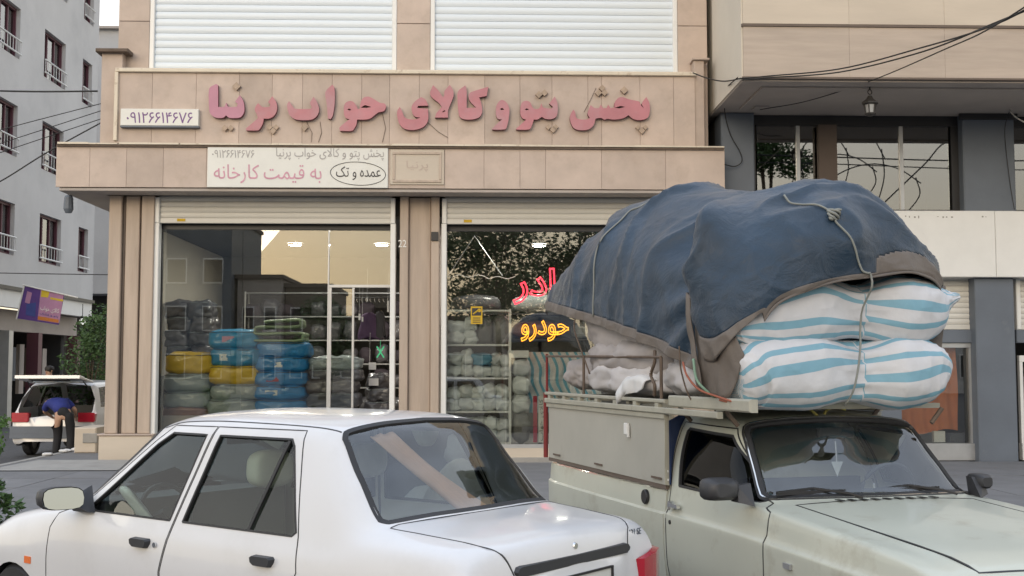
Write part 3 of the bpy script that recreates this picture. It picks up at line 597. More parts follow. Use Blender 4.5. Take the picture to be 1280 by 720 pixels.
m = MB(); m.box(gp(1125), gp(1219), WY + .12, WY + .22, zpx(434), zpx(428) - .003); m.box(gp(1211), gp(1219), WY + .12, WY + .22, zpx(556), zpx(434) - .003); m.box(gp(1125), gp(1219), WY + .06, WY + .25, PZ, zpx(556) - .003); OW.part('frame', 'alu', m)
m = MB(); m.box(gp(1125), gp(1211) - .002, WY + .17, WY + .178, zpx(556), zpx(434) - .004); OW.part('pane', 'glass', m)
cloth('orange_cloth', (.60, .20, .07), rough=.8); cl = MB(); nx, nz_ = 40, 16; P = []
for j in range(nz_ + 1):
    for i in range(nx + 1):
        u, v = i / nx, j / nz_; x = gp(1100) + (gp(1202) - gp(1100)) * u; z = zpx(430) + (zpx(542) - zpx(430)) * v
        P.append((x, WY + .34 + .025 * math.sin(u * 40 + 2 * math.sin(v * 3)) + .03 * noise.noise(Vector((u * 5, v * 3, 0))), z + .04 * math.sin(u * 9) * v))
cl.add(P, [(j * (nx + 1) + i, j * (nx + 1) + i + 1, (j + 1) * (nx + 1) + i + 1, (j + 1) * (nx + 1) + i) for j in range(nz_) for i in range(nx)])
one('orange_cloth', 'orange cloth hanging inside the window behind the striped sacks', 'cloth', 'orange_cloth', cl, (gp(1160), WY + .34, PZ), smooth=True)
m = MB(); m.box(gp(1125), gp(1221), WY + 2.0, WY + 2.1, PZ, zw0); OW.part('room_back', 'cream', m)
for i, (a, b, nm, cc) in enumerate(((1168, 1182, 'white_box', 'white'), (1188, 1204, 'dark_box', 'plastic'))):
    m = MB(); m.box(gp(a), gp(b), WY + .22, WY + .31, zpx(555), zpx(541 + 3 * i)); one('box', ('small white box on the sill of the orange draped window', 'dark low box on the sill near the pier')[i], 'box', cc, m, (gp(a), WY + .26, zpx(555)))
W2 = TH('corner_shop_window', 'white-posted shop window cut by the right edge of the photo', 'window', (gp(1300), WY + .2, PZ))
m = MB(); m.box(gp(1274), gp(1420), WY + .12, WY + .2, zpx(452), zpx(444)); m.box(gp(1274), gp(1278), WY + .12, WY + .2, zpx(556), zpx(452) - .003); m.box(gp(1274), gp(1420), WY + .1, WY + .22, PZ, zpx(556) - .003); W2.part('frame', 'white', m)
m = MB(); m.box(gp(1278) + .002, gp(1420), WY + .15, WY + .158, zpx(556), zpx(452) - .004); W2.part('pane', 'glass_dark', m)
m = MB(); m.box(gp(1272), gp(1500), WY + 2, WY + 2.1, PZ, zw0); W2.part('room_back', 'cabin', m)
# lantern, small camera box
M['black_iron'] = mat('black_iron', (.03, .027, .025), .6)
LN = TH('hanging_lantern', 'old dark metal lantern hanging from the soffit above the wide window', 'lamp', tuple(at(1087, 102, Y=16.75)))
q = at(1087, 102, Y=16.75); q.z = zc
def lp(y): return AZ(y, 16.75, 1087)
x = q.x
m = MB(); m.tube([(x, 16.75, zc), (x, 16.75, lp(112))], .012); LN.part('hook', 'black_iron', m)
m = MB(); m.tube([(x + .03 * math.cos(t), 16.75, lp(115) + .035 * math.sin(t)) for t in np.linspace(0, 6.28, 13)[:-1]], .008, 5, close=True); LN.part('ring', 'black_iron', m)
m = MB(); m.lathe([(.0, lp(119)), (.03, lp(120)), (.06, lp(124)), (.12, lp(128)), (.125, lp(130)), (.09, lp(130.5)), (0, lp(130.5))], (x, 16.75, 0), 6); LN.part('roof', 'black_iron', m)
m = MB(); m.lathe([(.075, lp(131)), (.06, lp(141))], (x, 16.75, 0), 6); LN.part('lamp_glass', 'alu', m)
m = MB()
for k in range(6): t = k * math.pi / 3; m.bar((x + .09 * math.cos(t), 16.75 + .09 * math.sin(t), lp(130.5)), (x + .07 * math.cos(t), 16.75 + .07 * math.sin(t), lp(141.5)), .014)
m.lathe([(0, lp(141.5)), (.085, lp(141.5)), (.085, lp(143)), (.04, lp(145)), (0, lp(146))], (x, 16.75, 0), 6); LN.part('cage', 'black_iron', m)
m = MB(); x = at(950, 130, Y=18.1).x; m.box(x - .1, x + .12, 18.0, 18.25, AZ(136, 18.1, 950), zc); o = one('junction_box', 'small brown box under the soffit beside the cream side wall', 'box', 'soffit', m, (x, 18.1, zc - .1))
# ================================================================ LEFT BUILDING ON THE SIDE STREET
XC = -13.0; T3 = TH('side_street_building', 'grey-white rendered apartment block with burgundy framed windows down the side street', 'building', (XC, 34, 0))
def yC(px): return at(px, 300, X=XC).y
ye = yC(117.5); zsof = 3.95
wins = []
cols = [(-62, -38), (-12, 17.5), (49, 76), (98, 110)]
tops = [14.62, 11.84, 9.05, 6.27]
# wall of rectangular pieces round the openings
segs = [26.5]; 
for a, b in cols: segs += [yC(a), yC(b)]
segs.append(ye)
m = MB()
for i in range(0, len(segs) - 1, 2): m.box(XC - .3, XC, segs[i], segs[i + 1], zsof, 17)
for a, b in cols:
    z = zsof
    for tz in reversed(tops): m.box(XC - .3, XC, yC(a), yC(b), z, tz - 1.45); z = tz
    m.box(XC - .3, XC, yC(a), yC(b), z, 17)
m.box(XC - 8, XC - .301, 26.5, 26.8, zsof, 17); m.box(XC - 8, XC - .301, ye - .3, ye, zsof, 17)
T3.part('wall', 'render', m)
m = MB(); m.box(XC - 8, XC - .35, 26.8, ye - .301, 6, 6.1); m.box(XC - 8, XC - .35, 26.8, ye - .31, 9, 9.1); m.box(XC - 8, XC - .35, 26.8, ye - .31, 12, 12.1); m.box(XC - 1.9, XC - 1.8, 26.8, ye - .301, 6.2, 17); T3.part('floors', 'cabin', m)
m = MB(); m.box(XC - 8, XC - .001, 26.5, ye, zsof - .12, zsof - .003); T3.part('soffit', 'whitepanel', m)
m = MB(); m.box(XC - .02, XC + .06, 26.5, ye + .05, zsof - .1, zsof + .0); T3.part('edge_gutter', 'black', m)
cloth('curtain', (.62, .62, .62)); cloth('curtain_red', (.22, .02, .05))
for ci, (a, b) in enumerate(cols):
    for ri, tz in enumerate(tops):
        y0, y1, z0, z1 = yC(a), yC(b), tz - 1.45, tz; m = MB()
        m.box(XC - .25, XC - .12, y0, y0 + .07, z0, z1); m.box(XC - .25, XC - .12, y1 - .07, y1, z0, z1); m.box(XC - .25, XC - .12, y0 + .071, y1 - .071, z1 - .07, z1); m.box(XC - .25, XC - .12, y0 + .071, y1 - .071, z0, z0 + .07)
        n = 1 if ci == 3 else 2
        for k in range(n): yy = y0 + (y1 - y0) * (k + 1) / (n + 1); m.box(XC - .24, XC - .14, yy - .03, yy + .03, z0 + .071, z1 - .071)
        fo = T3.part('window', 'burgundy', m)
        m = MB(); m.box(XC - .19, XC - .18, y0 + .072, y1 - .072, z0 + .072, z1 - .072); T3.part('pane', 'glass_dark', m, parent=None).parent = fo
        m = MB(); w_ = (y1 - y0)
        for s0_, s1_ in (((.1, .32), (.62, .85)) if (ci + ri) % 2 else ((.12, .3), (.4, .5), (.75, .9))): m.box(XC - .42, XC - .4, y0 + w_ * s0_, y0 + w_ * s1_, z0 + .05, z1 - .05)
        T3.part('curtain', 'curtain_red' if (ci, ri) in ((1, 2),) else 'curtain', m).parent = fo
        m = MB()
        for zz_ in (z0 + .12, z0 + .5): m.tube([(XC + .05, y0 - .02, zz_), (XC + .05, y1 + .02, zz_)], .025, 6)
        for k in range(9): yy = y0 + (y1 - y0) * k / 8; m.tube([(XC + .05, yy, z0 + .12), (XC + .05, yy, z0 + .5)], .01, 4)
        T3.part('window_rail', 'white', m).parent = fo
# ground floor recessed behind the soffit
XG = -13.5; m = MB(); m.box(XC - .25, XC - .02, 26.5, ye, 3.37, zsof - .125); T3.part('shop_band', 'whitepanel', m); m = MB(); m.box(XG - .3, XG, 26.5, ye, 2.75, 3.36); T3.part('dark_fascia', 'soffit', m)
for yy in (27.0, 30.2, 33.2, 35.4, 38.8): m = MB(); m.box(XG - .1, XG + .25, yy, yy + .3, 0, 2.74); T3.part('shop_post', 'alu' if yy == 33.2 else 'burgundy', m)
m = MB(); m.box(XG - 3, XG - 2.9, 26.5, ye, 0, 3); m.box(XG - 3, XG, 26.5, ye, .02, .1); m.box(XG - 8, XG - .31, ye - .6, ye - .301, 0, 3.36); m.box(XG - 3, XG - .31, 26.6, ye - .61, 3.2, 3.36); T3.part('shop_back', 'cabin', m)
cloth('amber_panel', (.30, .14, .06)); 
m = MB(); m.box(XG - .8, XG - .7, 31, 33, 1.2, 2.8); T3.part('amber_panel', 'amber_panel', m)
m = MB(); m.box(XG - .06, XG - .05, 27.3, 33.2, .1, 2.9); T3.part('shop_pane', 'glass_dark', m)
for i in range(7):
    m = MB(); yy = 33.8 + i * .62; m.box(XG - .5, XG - .4, yy, yy + .35, .9 + .2 * (i % 3), 2.3 + .1 * (i % 2)); T3.part('hanging_goods', ('soffit', 'mortar', 'bluegrey')[i % 3], m)
# building beyond and the far one
m = MB(); yq = 46
FBld = TH('far_pale_building', 'pale building seen in the gap left of the shop building', 'building', (-15, yq, 0))
m.box(-30, AX(160, yq), yq, yq + 6, 4.6, AZ(37, yq, 130)); FBld.part('wall', 'render', m); m = MB(); m.box(-30.2, AX(160, yq), yq - .2, yq + 6, AZ(37, yq, 130) + .002, AZ(34, yq, 130)); FBld.part('roof_edge', 'soffit', m)
FBld.o.location = (-15, yq, 0)
m = MB(); m.box(-18, AX(160, yq) - .1, yq + 1.5, yq + 2, 0, 4.6); FBld.part('passage_back', 'black', m)
# ================================================================ CAR BODIES: smooth surface through a net of sections
def pchip_m(y):
    d = np.diff(y, axis=0); m = np.zeros_like(y); a, b = d[:-1], d[1:]
    with np.errstate(divide='ignore', invalid='ignore'): h = np.where(a * b > 0, 2 * a * b / (a + b), 0)
    m[1:-1] = h; m[0] = d[0]; m[-1] = d[-1]; return m
def herm(p, m, t):   # p,m (n,...), t (N,) -> (N,...)
    n = p.shape[0]; i = np.clip(np.floor(t).astype(int), 0, n - 2); f = (t - i).reshape((-1,) + (1,) * (p.ndim - 1))
    return (2*f**3-3*f**2+1)*p[i] + (f**3-2*f**2+f)*m[i] + (-2*f**3+3*f**2)*p[i+1] + (f**3-f**2)*m[i+1]
class Surf:
    def __init__(s, net):
        s.n = np.array(net, float); s.m = pchip_m(s.n); s.nu, s.ns = s.n.shape[:2]
        s.U = np.linspace(0, s.nu - 1, (s.nu - 1) * 24 + 1); s.S = np.linspace(0, s.ns - 1, (s.ns - 1) * 24 + 1)
        a, b = np.meshgrid(s.U, s.S, indexing='ij'); s.G = s.ev(a.ravel(), b.ravel()).reshape(len(s.U), len(s.S), 3)
    def ev(s, u, t):
        u = np.asarray(u, float); t = np.asarray(t, float); c = herm(s.n, s.m, u)        # (N,ns,3)
        cT = np.swapaxes(c, 0, 1); m = pchip_m(cT); k = np.clip(np.floor(t).astype(int), 0, s.ns - 2); f = (t - k)[:, None]; r = np.arange(len(t))
        return (2*f**3-3*f**2+1)*cT[k, r] + (f**3-2*f**2+f)*m[k, r] + (-2*f**3+3*f**2)*cT[k+1, r] + (f**3-f**2)*m[k+1, r]
    def inv(s, a, b, ax=(0, 2), srange=(0, 10), urange=None):
        i0, i1 = [int(round(q * 24)) for q in srange]; u0, u1 = (0, len(s.U)) if urange is None else [int(round(q * 24)) for q in urange]
        g = s.G[u0:u1 + 1, i0:i1 + 1]; d = (g[..., ax[0]] - a) ** 2 + (g[..., ax[1]] - b) ** 2; k = np.unravel_index(np.argmin(d), d.shape)
        u, t = s.U[k[0] + u0], s.S[k[1] + i0]
        for _ in range(3):
            P = s.ev([u, u + .01, u], [t, t, t + .01])[:, list(ax)]; J = np.array([P[1] - P[0], P[2] - P[0]]).T / .01
            try: q = np.linalg.solve(J, np.array([a, b]) - P[0])
            except Exception: break
            if np.abs(q).max() > .12: break
            u = min(max(u + q[0], 0), s.nu - 1); t = min(max(t + q[1], srange[0]), srange[1])
        return (u, t)
    def outline(s, pts, ax=(0, 2), srange=(0, 10), urange=None, step=.04, close=True):
        out = []; n = len(pts)
        for i in range(n if close else n - 1):
            p, q = np.array(pts[i]), np.array(pts[(i + 1) % n]); k = max(1, int(np.linalg.norm(q - p) / step))
            for j in range(k): x = p + (q - p) * j / k; out.append(s.inv(x[0], x[1], ax, srange, urange))
        if not close: out.append(s.inv(pts[-1][0], pts[-1][1], ax, srange, urange))
        return out
def inpoly(P, poly):
    x, y = P[:, 0], P[:, 1]; r = np.zeros(len(P), bool); n = len(poly)
    for i in range(n):
        (x1, y1), (x2, y2) = poly[i], poly[(i + 1) % n]
        if y1 == y2: continue
        c = ((y1 > y) != (y2 > y)) & (x < (x2 - x1) * (y - y1) / (y2 - y1) + x1); r ^= c
    return r
def cut_surface(S, regions, du=.2, ds=.2, u0=0, u1=None, s0=0):
    """regions: ordered list (name, polygon in (u,s)); returns {name: (verts, faces)} ; later regions win"""
    u1 = S.nu - 1 if u1 is None else u1
    us = np.linspace(u0, u1, int((u1 - u0) / du) + 1); ss = np.linspace(s0, S.ns - 1, int((S.ns - 1 - s0) / ds) + 1)
    polys = [(n, [(min(max(a, u0), u1), min(max(b, s0), S.ns - 1)) for a, b in p]) for n, p in regions]
    pts = [(a, b) for a in us for b in ss]; edges = []
    nb = len(ss); nu_ = len(us)
    for n, p in polys:
        b = len(pts); pts += p; edges += [(b + i, b + (i + 1) % len(p)) for i in range(len(p))]
    v, e, f, *_ = delaunay_2d_cdt([Vector(p) for p in pts], edges, [], 0, 1e-5)
    V = np.array([p[:] for p in v]); f = [tuple(t) for t in f]; C = np.array([V[list(t)].mean(0) for t in f])
    own = np.array(['body'] * len(f), dtype=object)
    for n, p in polys: own[inpoly(C, p)] = n
    P = S.ev(V[:, 0], V[:, 1]); out = {}
    for n in set(own):
        ff = [f[i] for i in np.nonzero(own == n)[0]]; used = sorted({i for t in ff for i in t}); mp = {a: i for i, a in enumerate(used)}
        out[n] = (P[used], [tuple(mp[i] for i in t) for t in ff])
    return out
def panel_obj(name, geo, m, parent, sides, inset=0, thick=0.0):
    """sides: '+', '-', or 'both' (mirrored and welded)"""
    V, Fc = geo; bm = bmesh.new()
    for sg in ((1, -1) if sides == 'both' else ((1,) if sides == '+' else (-1,))):
        vs_ = [bm.verts.new((p[0], p[1] * sg, p[2])) for p in V]
        for t in Fc:
            try: bm.faces.new([vs_[i] for i in (t if sg > 0 else reversed(t))])
            except ValueError: pass
    bmesh.ops.remove_doubles(bm, verts=bm.verts, dist=2e-4); bmesh.ops.dissolve_degenerate(bm, edges=bm.edges, dist=1e-5)
    bmesh.ops.recalc_face_normals(bm, faces=bm.faces)
    # make normals point away from the car's middle
    c = Vector((1.9 if V[:, 0].max() > 2 else 0, 0, .7)); k = sum(1 if fc.normal.dot(fc.calc_center_median() - Vector((fc.calc_center_median().x, 0, .7))) > 0 else -1 for fc in bm.faces)
    if k < 0: bmesh.ops.reverse_faces(bm, faces=bm.faces)
    bm.normal_update()
    if inset:
        for v in bm.verts: v.co -= v.normal * inset
    me = bpy.data.meshes.new(name); bm.to_mesh(me); bm.free(); me.materials.append(M[m] if isinstance(m, str) else m)
    me.polygons.foreach_set('use_smooth', [True] * len(me.polygons)); me.set_sharp_from_angle(angle=R(50))
    o = bpy.data.objects.new(name, me); link(o, parent)
    if thick:
        md = o.modifiers.new('t', 'SOLIDIFY'); md.thickness = thick; md.offset = -1
    return o
def ribbon(S, us, w, h, sg=1, lift=0.0):
    """dark seal or gap laid along a line on the surface"""
    us = [p for i, p in enumerate(us) if i == 0 or abs(p[0] - us[i-1][0]) + abs(p[1] - us[i-1][1]) > 1e-4]
    U = np.array(us); P = S.ev(U[:, 0], U[:, 1]); e = .02
    Pu = S.ev(np.clip(U[:, 0] + e, 0, S.nu - 1), U[:, 1]) - S.ev(np.clip(U[:, 0] - e, 0, S.nu - 1), U[:, 1]); Ps = S.ev(U[:, 0], np.clip(U[:, 1] + e, 0, S.ns - 1)) - S.ev(U[:, 0], np.clip(U[:, 1] - e, 0, S.ns - 1))
    mb = MB(); V = []; n = len(P); closed = np.linalg.norm(P[0] - P[-1]) < .06
    for i in range(n):
        N_ = Vector(np.cross(Pu[i], Ps[i])); N_.normalize(); c = Vector(P[i]); out = Vector((0, c.y, c.z - .7))
        if N_.dot(out) < 0: N_ = -N_
        a, b = P[max(i - 1, 0)], P[min(i + 1, n - 1)]
        T_ = Vector(b - a); T_.normalize(); B_ = T_.cross(N_).normalized() * (w / 2)
        for q in (c - B_ - N_ * h, c - B_ + N_ * (lift + .0015), c + B_ + N_ * (lift + .0015), c + B_ - N_ * h): V.append((q.x, q.y * sg, q.z))
    Fs = [(4*i + j, 4*i + (j + 1) % 4, 4*(i + 1) + (j + 1) % 4, 4*(i + 1) + j) for i in range(n - 1) for j in range(4)]
    Fs += [(0, 1, 2, 3), (4*n-1, 4*n-2, 4*n-3, 4*n-4)]
    return mb.add(V, Fs)
def wheel(parent, x, y, r=.28, w=.17, sg=1):
    e = bpy.data.objects.new('wheel', None); link(e, parent); e.location = (x, y, r)
    m = MB(); m.lathe([(r*.62, -w/2), (r*.9, -w/2), (r, -w/2 + .03), (r, w/2 - .03), (r*.9, w/2), (r*.62, w/2), (r*.6, 0), (r*.62, -w/2)], (0, 0, 0), 28, 'y'); m.build('tyre', 'rubber', e, smooth=True, auto=40)
    m = MB(); m.lathe([(0, sg*w*.30), (r*.18, sg*w*.32), (r*.22, sg*w*.22), (r*.48, sg*w*.2), (r*.55, sg*w*.42), (r*.63, sg*w*.45), (r*.63, -w*.4), (0, -w*.4)], (0, 0, 0), 24, 'y')
    m.build('rim', 'wheel', e, smooth=True, auto=30)
def soft(name, mt, parent, c, w, d, h, seed=1, **k):
    m = pillow_mb(w, d, h, seed, **k); o = m.build(name, mt, parent, smooth=True); o.location = c; return o
def local_text(s, org, ex, ez, wid, mt, parent, hei=None, bold=.02, th=.004): return text_mb(s, org, ex, ez, wid, hei, bold, th).build('badge', mt, parent)

def side(x, ys=(.70, .765, .795, .80, .785, .755), zs=(.20, .27, .45, .62, .78, .885)): return [(x, y, z) for y, z in zip(ys, zs)]
# ---------------------------------------------------------------- WHITE SEDAN
def sedan_net():
    n = []
    n.append([(.05,.66,.22),(.03,.62,.24),(.01,.58,.27),(0,.52,.29),(0,.45,.3),(0,.38,.3),(0,.3,.3),(0,.22,.3),(0,.15,.3),(0,.07,.3),(0,0,.3)])
    n.append([(.06,.70,.2),(.03,.72,.26),(.015,.725,.40),(.015,.72,.5),(.02,.705,.58),(.02,.66,.62),(.015,.58,.63),(.01,.45,.635),(.0,.35,.64),(-.005,.2,.64),(-.005,0,.64)])
    n.append([(.08,.705,.2),(.06,.75,.27),(.05,.772,.44),(.05,.77,.62),(.06,.75,.76),(.075,.70,.85),(.07,.62,.875),(.06,.5,.89),(.05,.38,.895),(.045,.2,.90),(.04,0,.905)])
    n.append([(.16,.70,.2),(.16,.76,.27),(.16,.787,.45),(.16,.79,.62),(.16,.772,.78),(.155,.735,.875),(.145,.66,.908),(.135,.54,.923),(.12,.4,.930),(.11,.2,.937),(.105,0,.94)])
    n.append(side(.4) + [(.4,.69,.928),(.39,.60,.948),(.38,.50,.956),(.36,.25,.967),(.34,0,.97)])
    n.append(side(.64) + [(.64,.70,.938),(.63,.645,.965),(.60,.575,.975),(.56,.3,.986),(.54,0,.988)])
    n.append(side(.84) + [(.84,.70,1.045),(.84,.612,1.165),(.815,.55,1.18),(.785,.3,1.205),(.77,0,1.212)])
    n.append(side(1.02) + [(1.02,.68,1.13),(1.025,.58,1.335),(1.015,.515,1.385),(.995,.28,1.418),(.985,0,1.428)])
    n.append(side(1.25) + [(1.25,.678,1.125),(1.25,.592,1.352),(1.25,.527,1.405),(1.25,.3,1.442),(1.25,0,1.452)])
    n.append(side(1.8) + [(1.8,.68,1.125),(1.8,.597,1.358),(1.8,.532,1.413),(1.8,.3,1.449),(1.8,0,1.459)])
    n.append(side(2.15) + [(2.15,.68,1.12),(2.15,.593,1.348),(2.15,.527,1.402),(2.15,.3,1.438),(2.15,0,1.448)])
    n.append(side(2.35) + [(2.35,.68,1.11),(2.35,.58,1.315),(2.38,.52,1.362),(2.42,.3,1.397),(2.44,0,1.407)])
    n.append(side(2.65) + [(2.65,.715,.985),(2.65,.628,1.115),(2.70,.575,1.14),(2.78,.3,1.165),(2.82,0,1.172)])
    n.append(side(2.98, zs=(.20,.27,.45,.62,.77,.868)) + [(2.98,.725,.892),(2.98,.675,.912),(3.02,.625,.922),(3.14,.3,.933),(3.20,0,.935)])
    n.append(side(3.3, (.70,.765,.795,.80,.78,.745), (.20,.27,.45,.60,.74,.825)) + [(3.3,.70,.858),(3.3,.62,.872),(3.3,.5,.88),(3.32,.28,.893),(3.33,0,.898)])
    n.append(side(3.7, (.69,.755,.78,.785,.765,.72), (.20,.27,.45,.57,.68,.75)) + [(3.7,.66,.785),(3.7,.57,.80),(3.72,.45,.808),(3.74,.25,.815),(3.75,0,.818)])
    n.append([(3.88,.68,.2),(3.89,.73,.27),(3.9,.74,.42),(3.9,.735,.52),(3.9,.71,.60),(3.9,.66,.66),(3.9,.60,.69),(3.91,.5,.71),(3.93,.38,.72),(3.95,.2,.73),(3.955,0,.73)])
    n.append([(3.92,.66,.22),(3.95,.62,.26),(3.97,.6,.35),(3.98,.55,.42),(3.98,.5,.46),(3.98,.44,.48),(3.985,.36,.49),(3.99,.28,.5),(4.0,.2,.5),(4.0,.1,.5),(4.0,0,.5)])
    n.append([(3.9,.6,.22),(3.93,.55,.23),(3.96,.5,.25),(3.97,.45,.27),(3.97,.4,.28),(3.97,.35,.28),(3.97,.3,.28),(3.97,.22,.28),(3.98,.15,.28),(3.98,.08,.28),(3.98,0,.28)])
    return n
def build_sedan():
    t = thing('white_sedan', 'white four-door sedan parked in the foreground, its tail towards the pickup', 'car', SED, SEDA)
    S = Surf(sedan_net())
    fd = S.outline([(2.03,.29),(2.06,.64),(2.005,.88),(1.87,1.375),(2.26,1.37),(2.88,.915),(3.05,.86),(3.10,.78),(3.10,.29)], srange=(0, 7.6))
    rd = S.outline([(2.02,.29),(2.05,.64),(1.995,.88),(1.86,1.375),(1.21,1.375),(1.065,.90),(1.035,.74),(1.10,.60),(1.19,.45),(1.2,.29)], srange=(0, 7.6))
    fgp = [(2.035,.897),(1.925,1.332),(2.225,1.332),(2.34,1.27),(2.77,.915),(2.70,.897)]; rgp = [(1.93,.897),(1.815,1.332),(1.275,1.332),(1.245,1.30),(1.085,.915),(1.11,.897)]
    fg = S.outline(fgp, srange=(4, 7.6)); rg = S.outline(rgp, srange=(4, 7.6))
    arch = lambda cx: S.outline([(cx + .31*math.cos(a), (.28 if cx < 1 else .25) + (.33 if cx < 1 else .30)*math.sin(a)) for a in np.linspace(-.25, math.pi + .25, 16)], srange=(0, 5))
    rw = [(5.13, 10), (5.13, 8.9), (5.12, 7.75), (5.2, 7.42), (5.6, 7.45), (6.4, 7.52), (6.75, 7.6), (6.86, 7.9), (6.88, 9), (6.88, 10)]
    ws = [(11.12, 10), (11.12, 7.9), (11.3, 7.5), (12.7, 7.45), (12.88, 7.8), (12.9, 10)]
    tl = [(1.45, 10), (1.45, 7.2), (2, 6.85), (3, 6.75), (4, 6.9), (4.85, 7.2), (4.97, 8), (4.97, 10)]
    hd = [(13.15, 10), (13.15, 8), (13.3, 6.7), (15.8, 6.7), (16.0, 10)]
    geo = cut_surface(S, [('front_door', fd), ('rear_door', rd), ('arch', arch(3.46)), ('arch', arch(.78)), ('fglass', fg), ('rglass', rg), ('rear_window', rw), ('windscreen', ws), ('boot_lid', tl), ('bonnet', hd)], du=.14, ds=.2)
    panel_obj('body', geo['body'], 'carwhite', t, 'both'); panel_obj('boot_lid', geo['boot_lid'], 'carwhite', t, 'both'); panel_obj('bonnet', geo['bonnet'], 'carwhite', t, 'both')
    for nm, mt in (('rear_window', 'carglass'), ('windscreen', 'carglass')): panel_obj(nm, geo[nm], mt, t, 'both', inset=.006)
    for sg in '+-':
        s = 1 if sg == '+' else -1
        d1 = panel_obj('front_door', geo['front_door'], 'carwhite', t, sg); d2 = panel_obj('rear_door', geo['rear_door'], 'carwhite', t, sg)
        panel_obj('door_window', geo['fglass'], 'sideglass', d1, sg, inset=.012); panel_obj('door_window', geo['rglass'], 'sideglass', d2, sg, inset=.012)
        ribbon(S, fg + fg[:1], .011, .02, s, .001).build('window_seal', 'rubber', d1); ribbon(S, rg + rg[:1], .011, .02, s, .001).build('window_seal', 'rubber', d2)
        dv = S.outline([(1.29,1.325),(1.42,.90)], srange=(4, 7.6), close=False); ribbon(S, dv, .018, .008, s).build('window_divider', 'rubber', d2)
        gap = ribbon(S, fd + fd[:1], .006, .004, s); g2 = ribbon(S, rd + rd[:1], .006, .004, s); gap.add(g2.v, g2.f)
        gap.build('panel_gap', 'black', t)
        for (x, z, dd) in ((2.225, .775, d1), (1.265, .775, d2)):
            m = MB(); y = .79 * s; pr = [(-.075, -.006), (-.06, -.028), (.045, -.028), (.07, -.012), (.075, .012), (.06, .022), (-.065, .022), (-.078, .012)]
            P = [(x + a, y - .012*s, z + b) for a, b in pr] + [(x + a*.9, y + .028*s, z + b*.85) for a, b in pr]; k = len(pr)
            m.add(P, [tuple(range(k)), tuple(range(2*k-1, k-1, -1))] + [(i, (i+1) % k, k + (i+1) % k, k + i) for i in range(k)]); m.build('handle', 'plastic', dd, smooth=True, auto=35)
        m = MB(); m.lathe([(0, .79*s), (.014, .79*s), (.014, .797*s), (0, .797*s)], (2.105, 0, .77), 12, 'y'); m.build('lock', 'chrome', d1)
        m = MB(); m.obox((3.29, .797*s, .58), (.032, 0, 0), (0, .008, 0), (0, 0, .02)); m.build('side_marker', 'orange', t)
        # mirror
        mo = bpy.data.objects.new('wing_mirror', None); link(mo, t); mo.location = (2.78, .80*s, .93)
        V = []; n = 14
        for i, (k, dx) in enumerate(((1.0, -.035), (1.03, 0), (.9, .05), (.5, .085))):
            for j in range(n): a = 2*math.pi*j/n; V.append((dx + .40*k*.10*np.sign(math.cos(a))*abs(math.cos(a))**.6, (.12 + k*.10*np.sign(math.cos(a))*abs(math.cos(a))**.6)*s, .045 + k*.062*np.sign(math.sin(a))*abs(math.sin(a))**.6))
        m = MB(); m.add(V, [(r*n + j, r*n + (j+1) % n, (r+1)*n + (j+1) % n, (r+1)*n + j) for r in range(3) for j in range(n)] + [tuple(3*n + j for j in range(n))]); m.build('housing', 'plastic', mo, smooth=True, auto=50)
        m = MB(); m.add([(-.030 + .40*.97*(abs(V[j][1]) - .12), V[j][1]*.97 + .0036*s, V[j][2]*.93 + .003) for j in range(n)], [tuple(range(n))]); m.v = [(a - .010 + .12*(c - .045), b, c) for a, b, c in m.v]; m.add([(-.022 + .40*.97*(abs(V[j][1]) - .12), V[j][1]*.97 + .0036*s, V[j][2]*.93 + .003) for j in range(n)], [tuple(range(n))]); m.build('mirror_glass', 'mirror', mo)
        m = MB(); m.add([(-.08, -.045*s, -.04), (.12, -.045*s, -.04), (.0, -.075*s, .10), (-.08, -.01*s, -.04), (.06, .0, -.04), (.0, -.05*s, .09), (-.05, .05*s, 0), (.03, .05*s, 0), (0, .05*s, .04)], [(0,1,2),(3,5,4),(0,2,5,3),(1,4,5,2),(0,3,4,1),(3,4,7,6),(4,5,8,7),(5,3,6,8),(6,7,8)]); m.build('mirror_arm', 'plastic', mo)
        # tail lamp
        m = MB(); V = []
        for (x, y, z0, z1) in ((.005, .56, .62, .735), (.0, .66, .60, .755), (.03, .745, .60, .765), (.10, .793, .60, .765), (.24, .803, .62, .75)): V += [(x - .012, y*s + .004*s, z0), (x - .012, y*s + .004*s, z1)]
        V2 = [(p[0] + .03, p[1] - .03*s, p[2]) for p in V]; b = len(V)
        m.add(V + V2, [(2*i, 2*i+1, 2*i+3, 2*i+2) for i in range(4)] + [(b+2*i, b+2*i+2, b+2*i+3, b+2*i+1) for i in range(4)] + [(2*i+1, b+2*i+1, b+2*i+3, 2*i+3) for i in range(4)] + [(2*i, 2*i+2, b+2*i+2, b+2*i) for i in range(4)] + [(0, b, b+1, 1), (8, 9, b+9, b+8)])
        m.build('tail_lamp', 'red', t, smooth=True, auto=40)
        m = MB(); m.obox((3.93, .52*s, .60), (.03, .0, 0), (0, .13, 0), (0, 0, .06)); m.build('headlight', 'alu', t)
        for x in (.78, 3.46):
            wheel(t, x, .70*s, .27, .17, s)
            m = MB(); rr, zz_ = (.33, .28) if x < 1 else (.30, .25); m.lathe([(rr, .62*s), (rr, .775*s)], (x, 0, zz_), 24, 'y'); m.lathe([(0, .60*s), (rr, .61*s)], (x, 0, zz_), 24, 'y'); m.build('wheel_well', 'black', t)
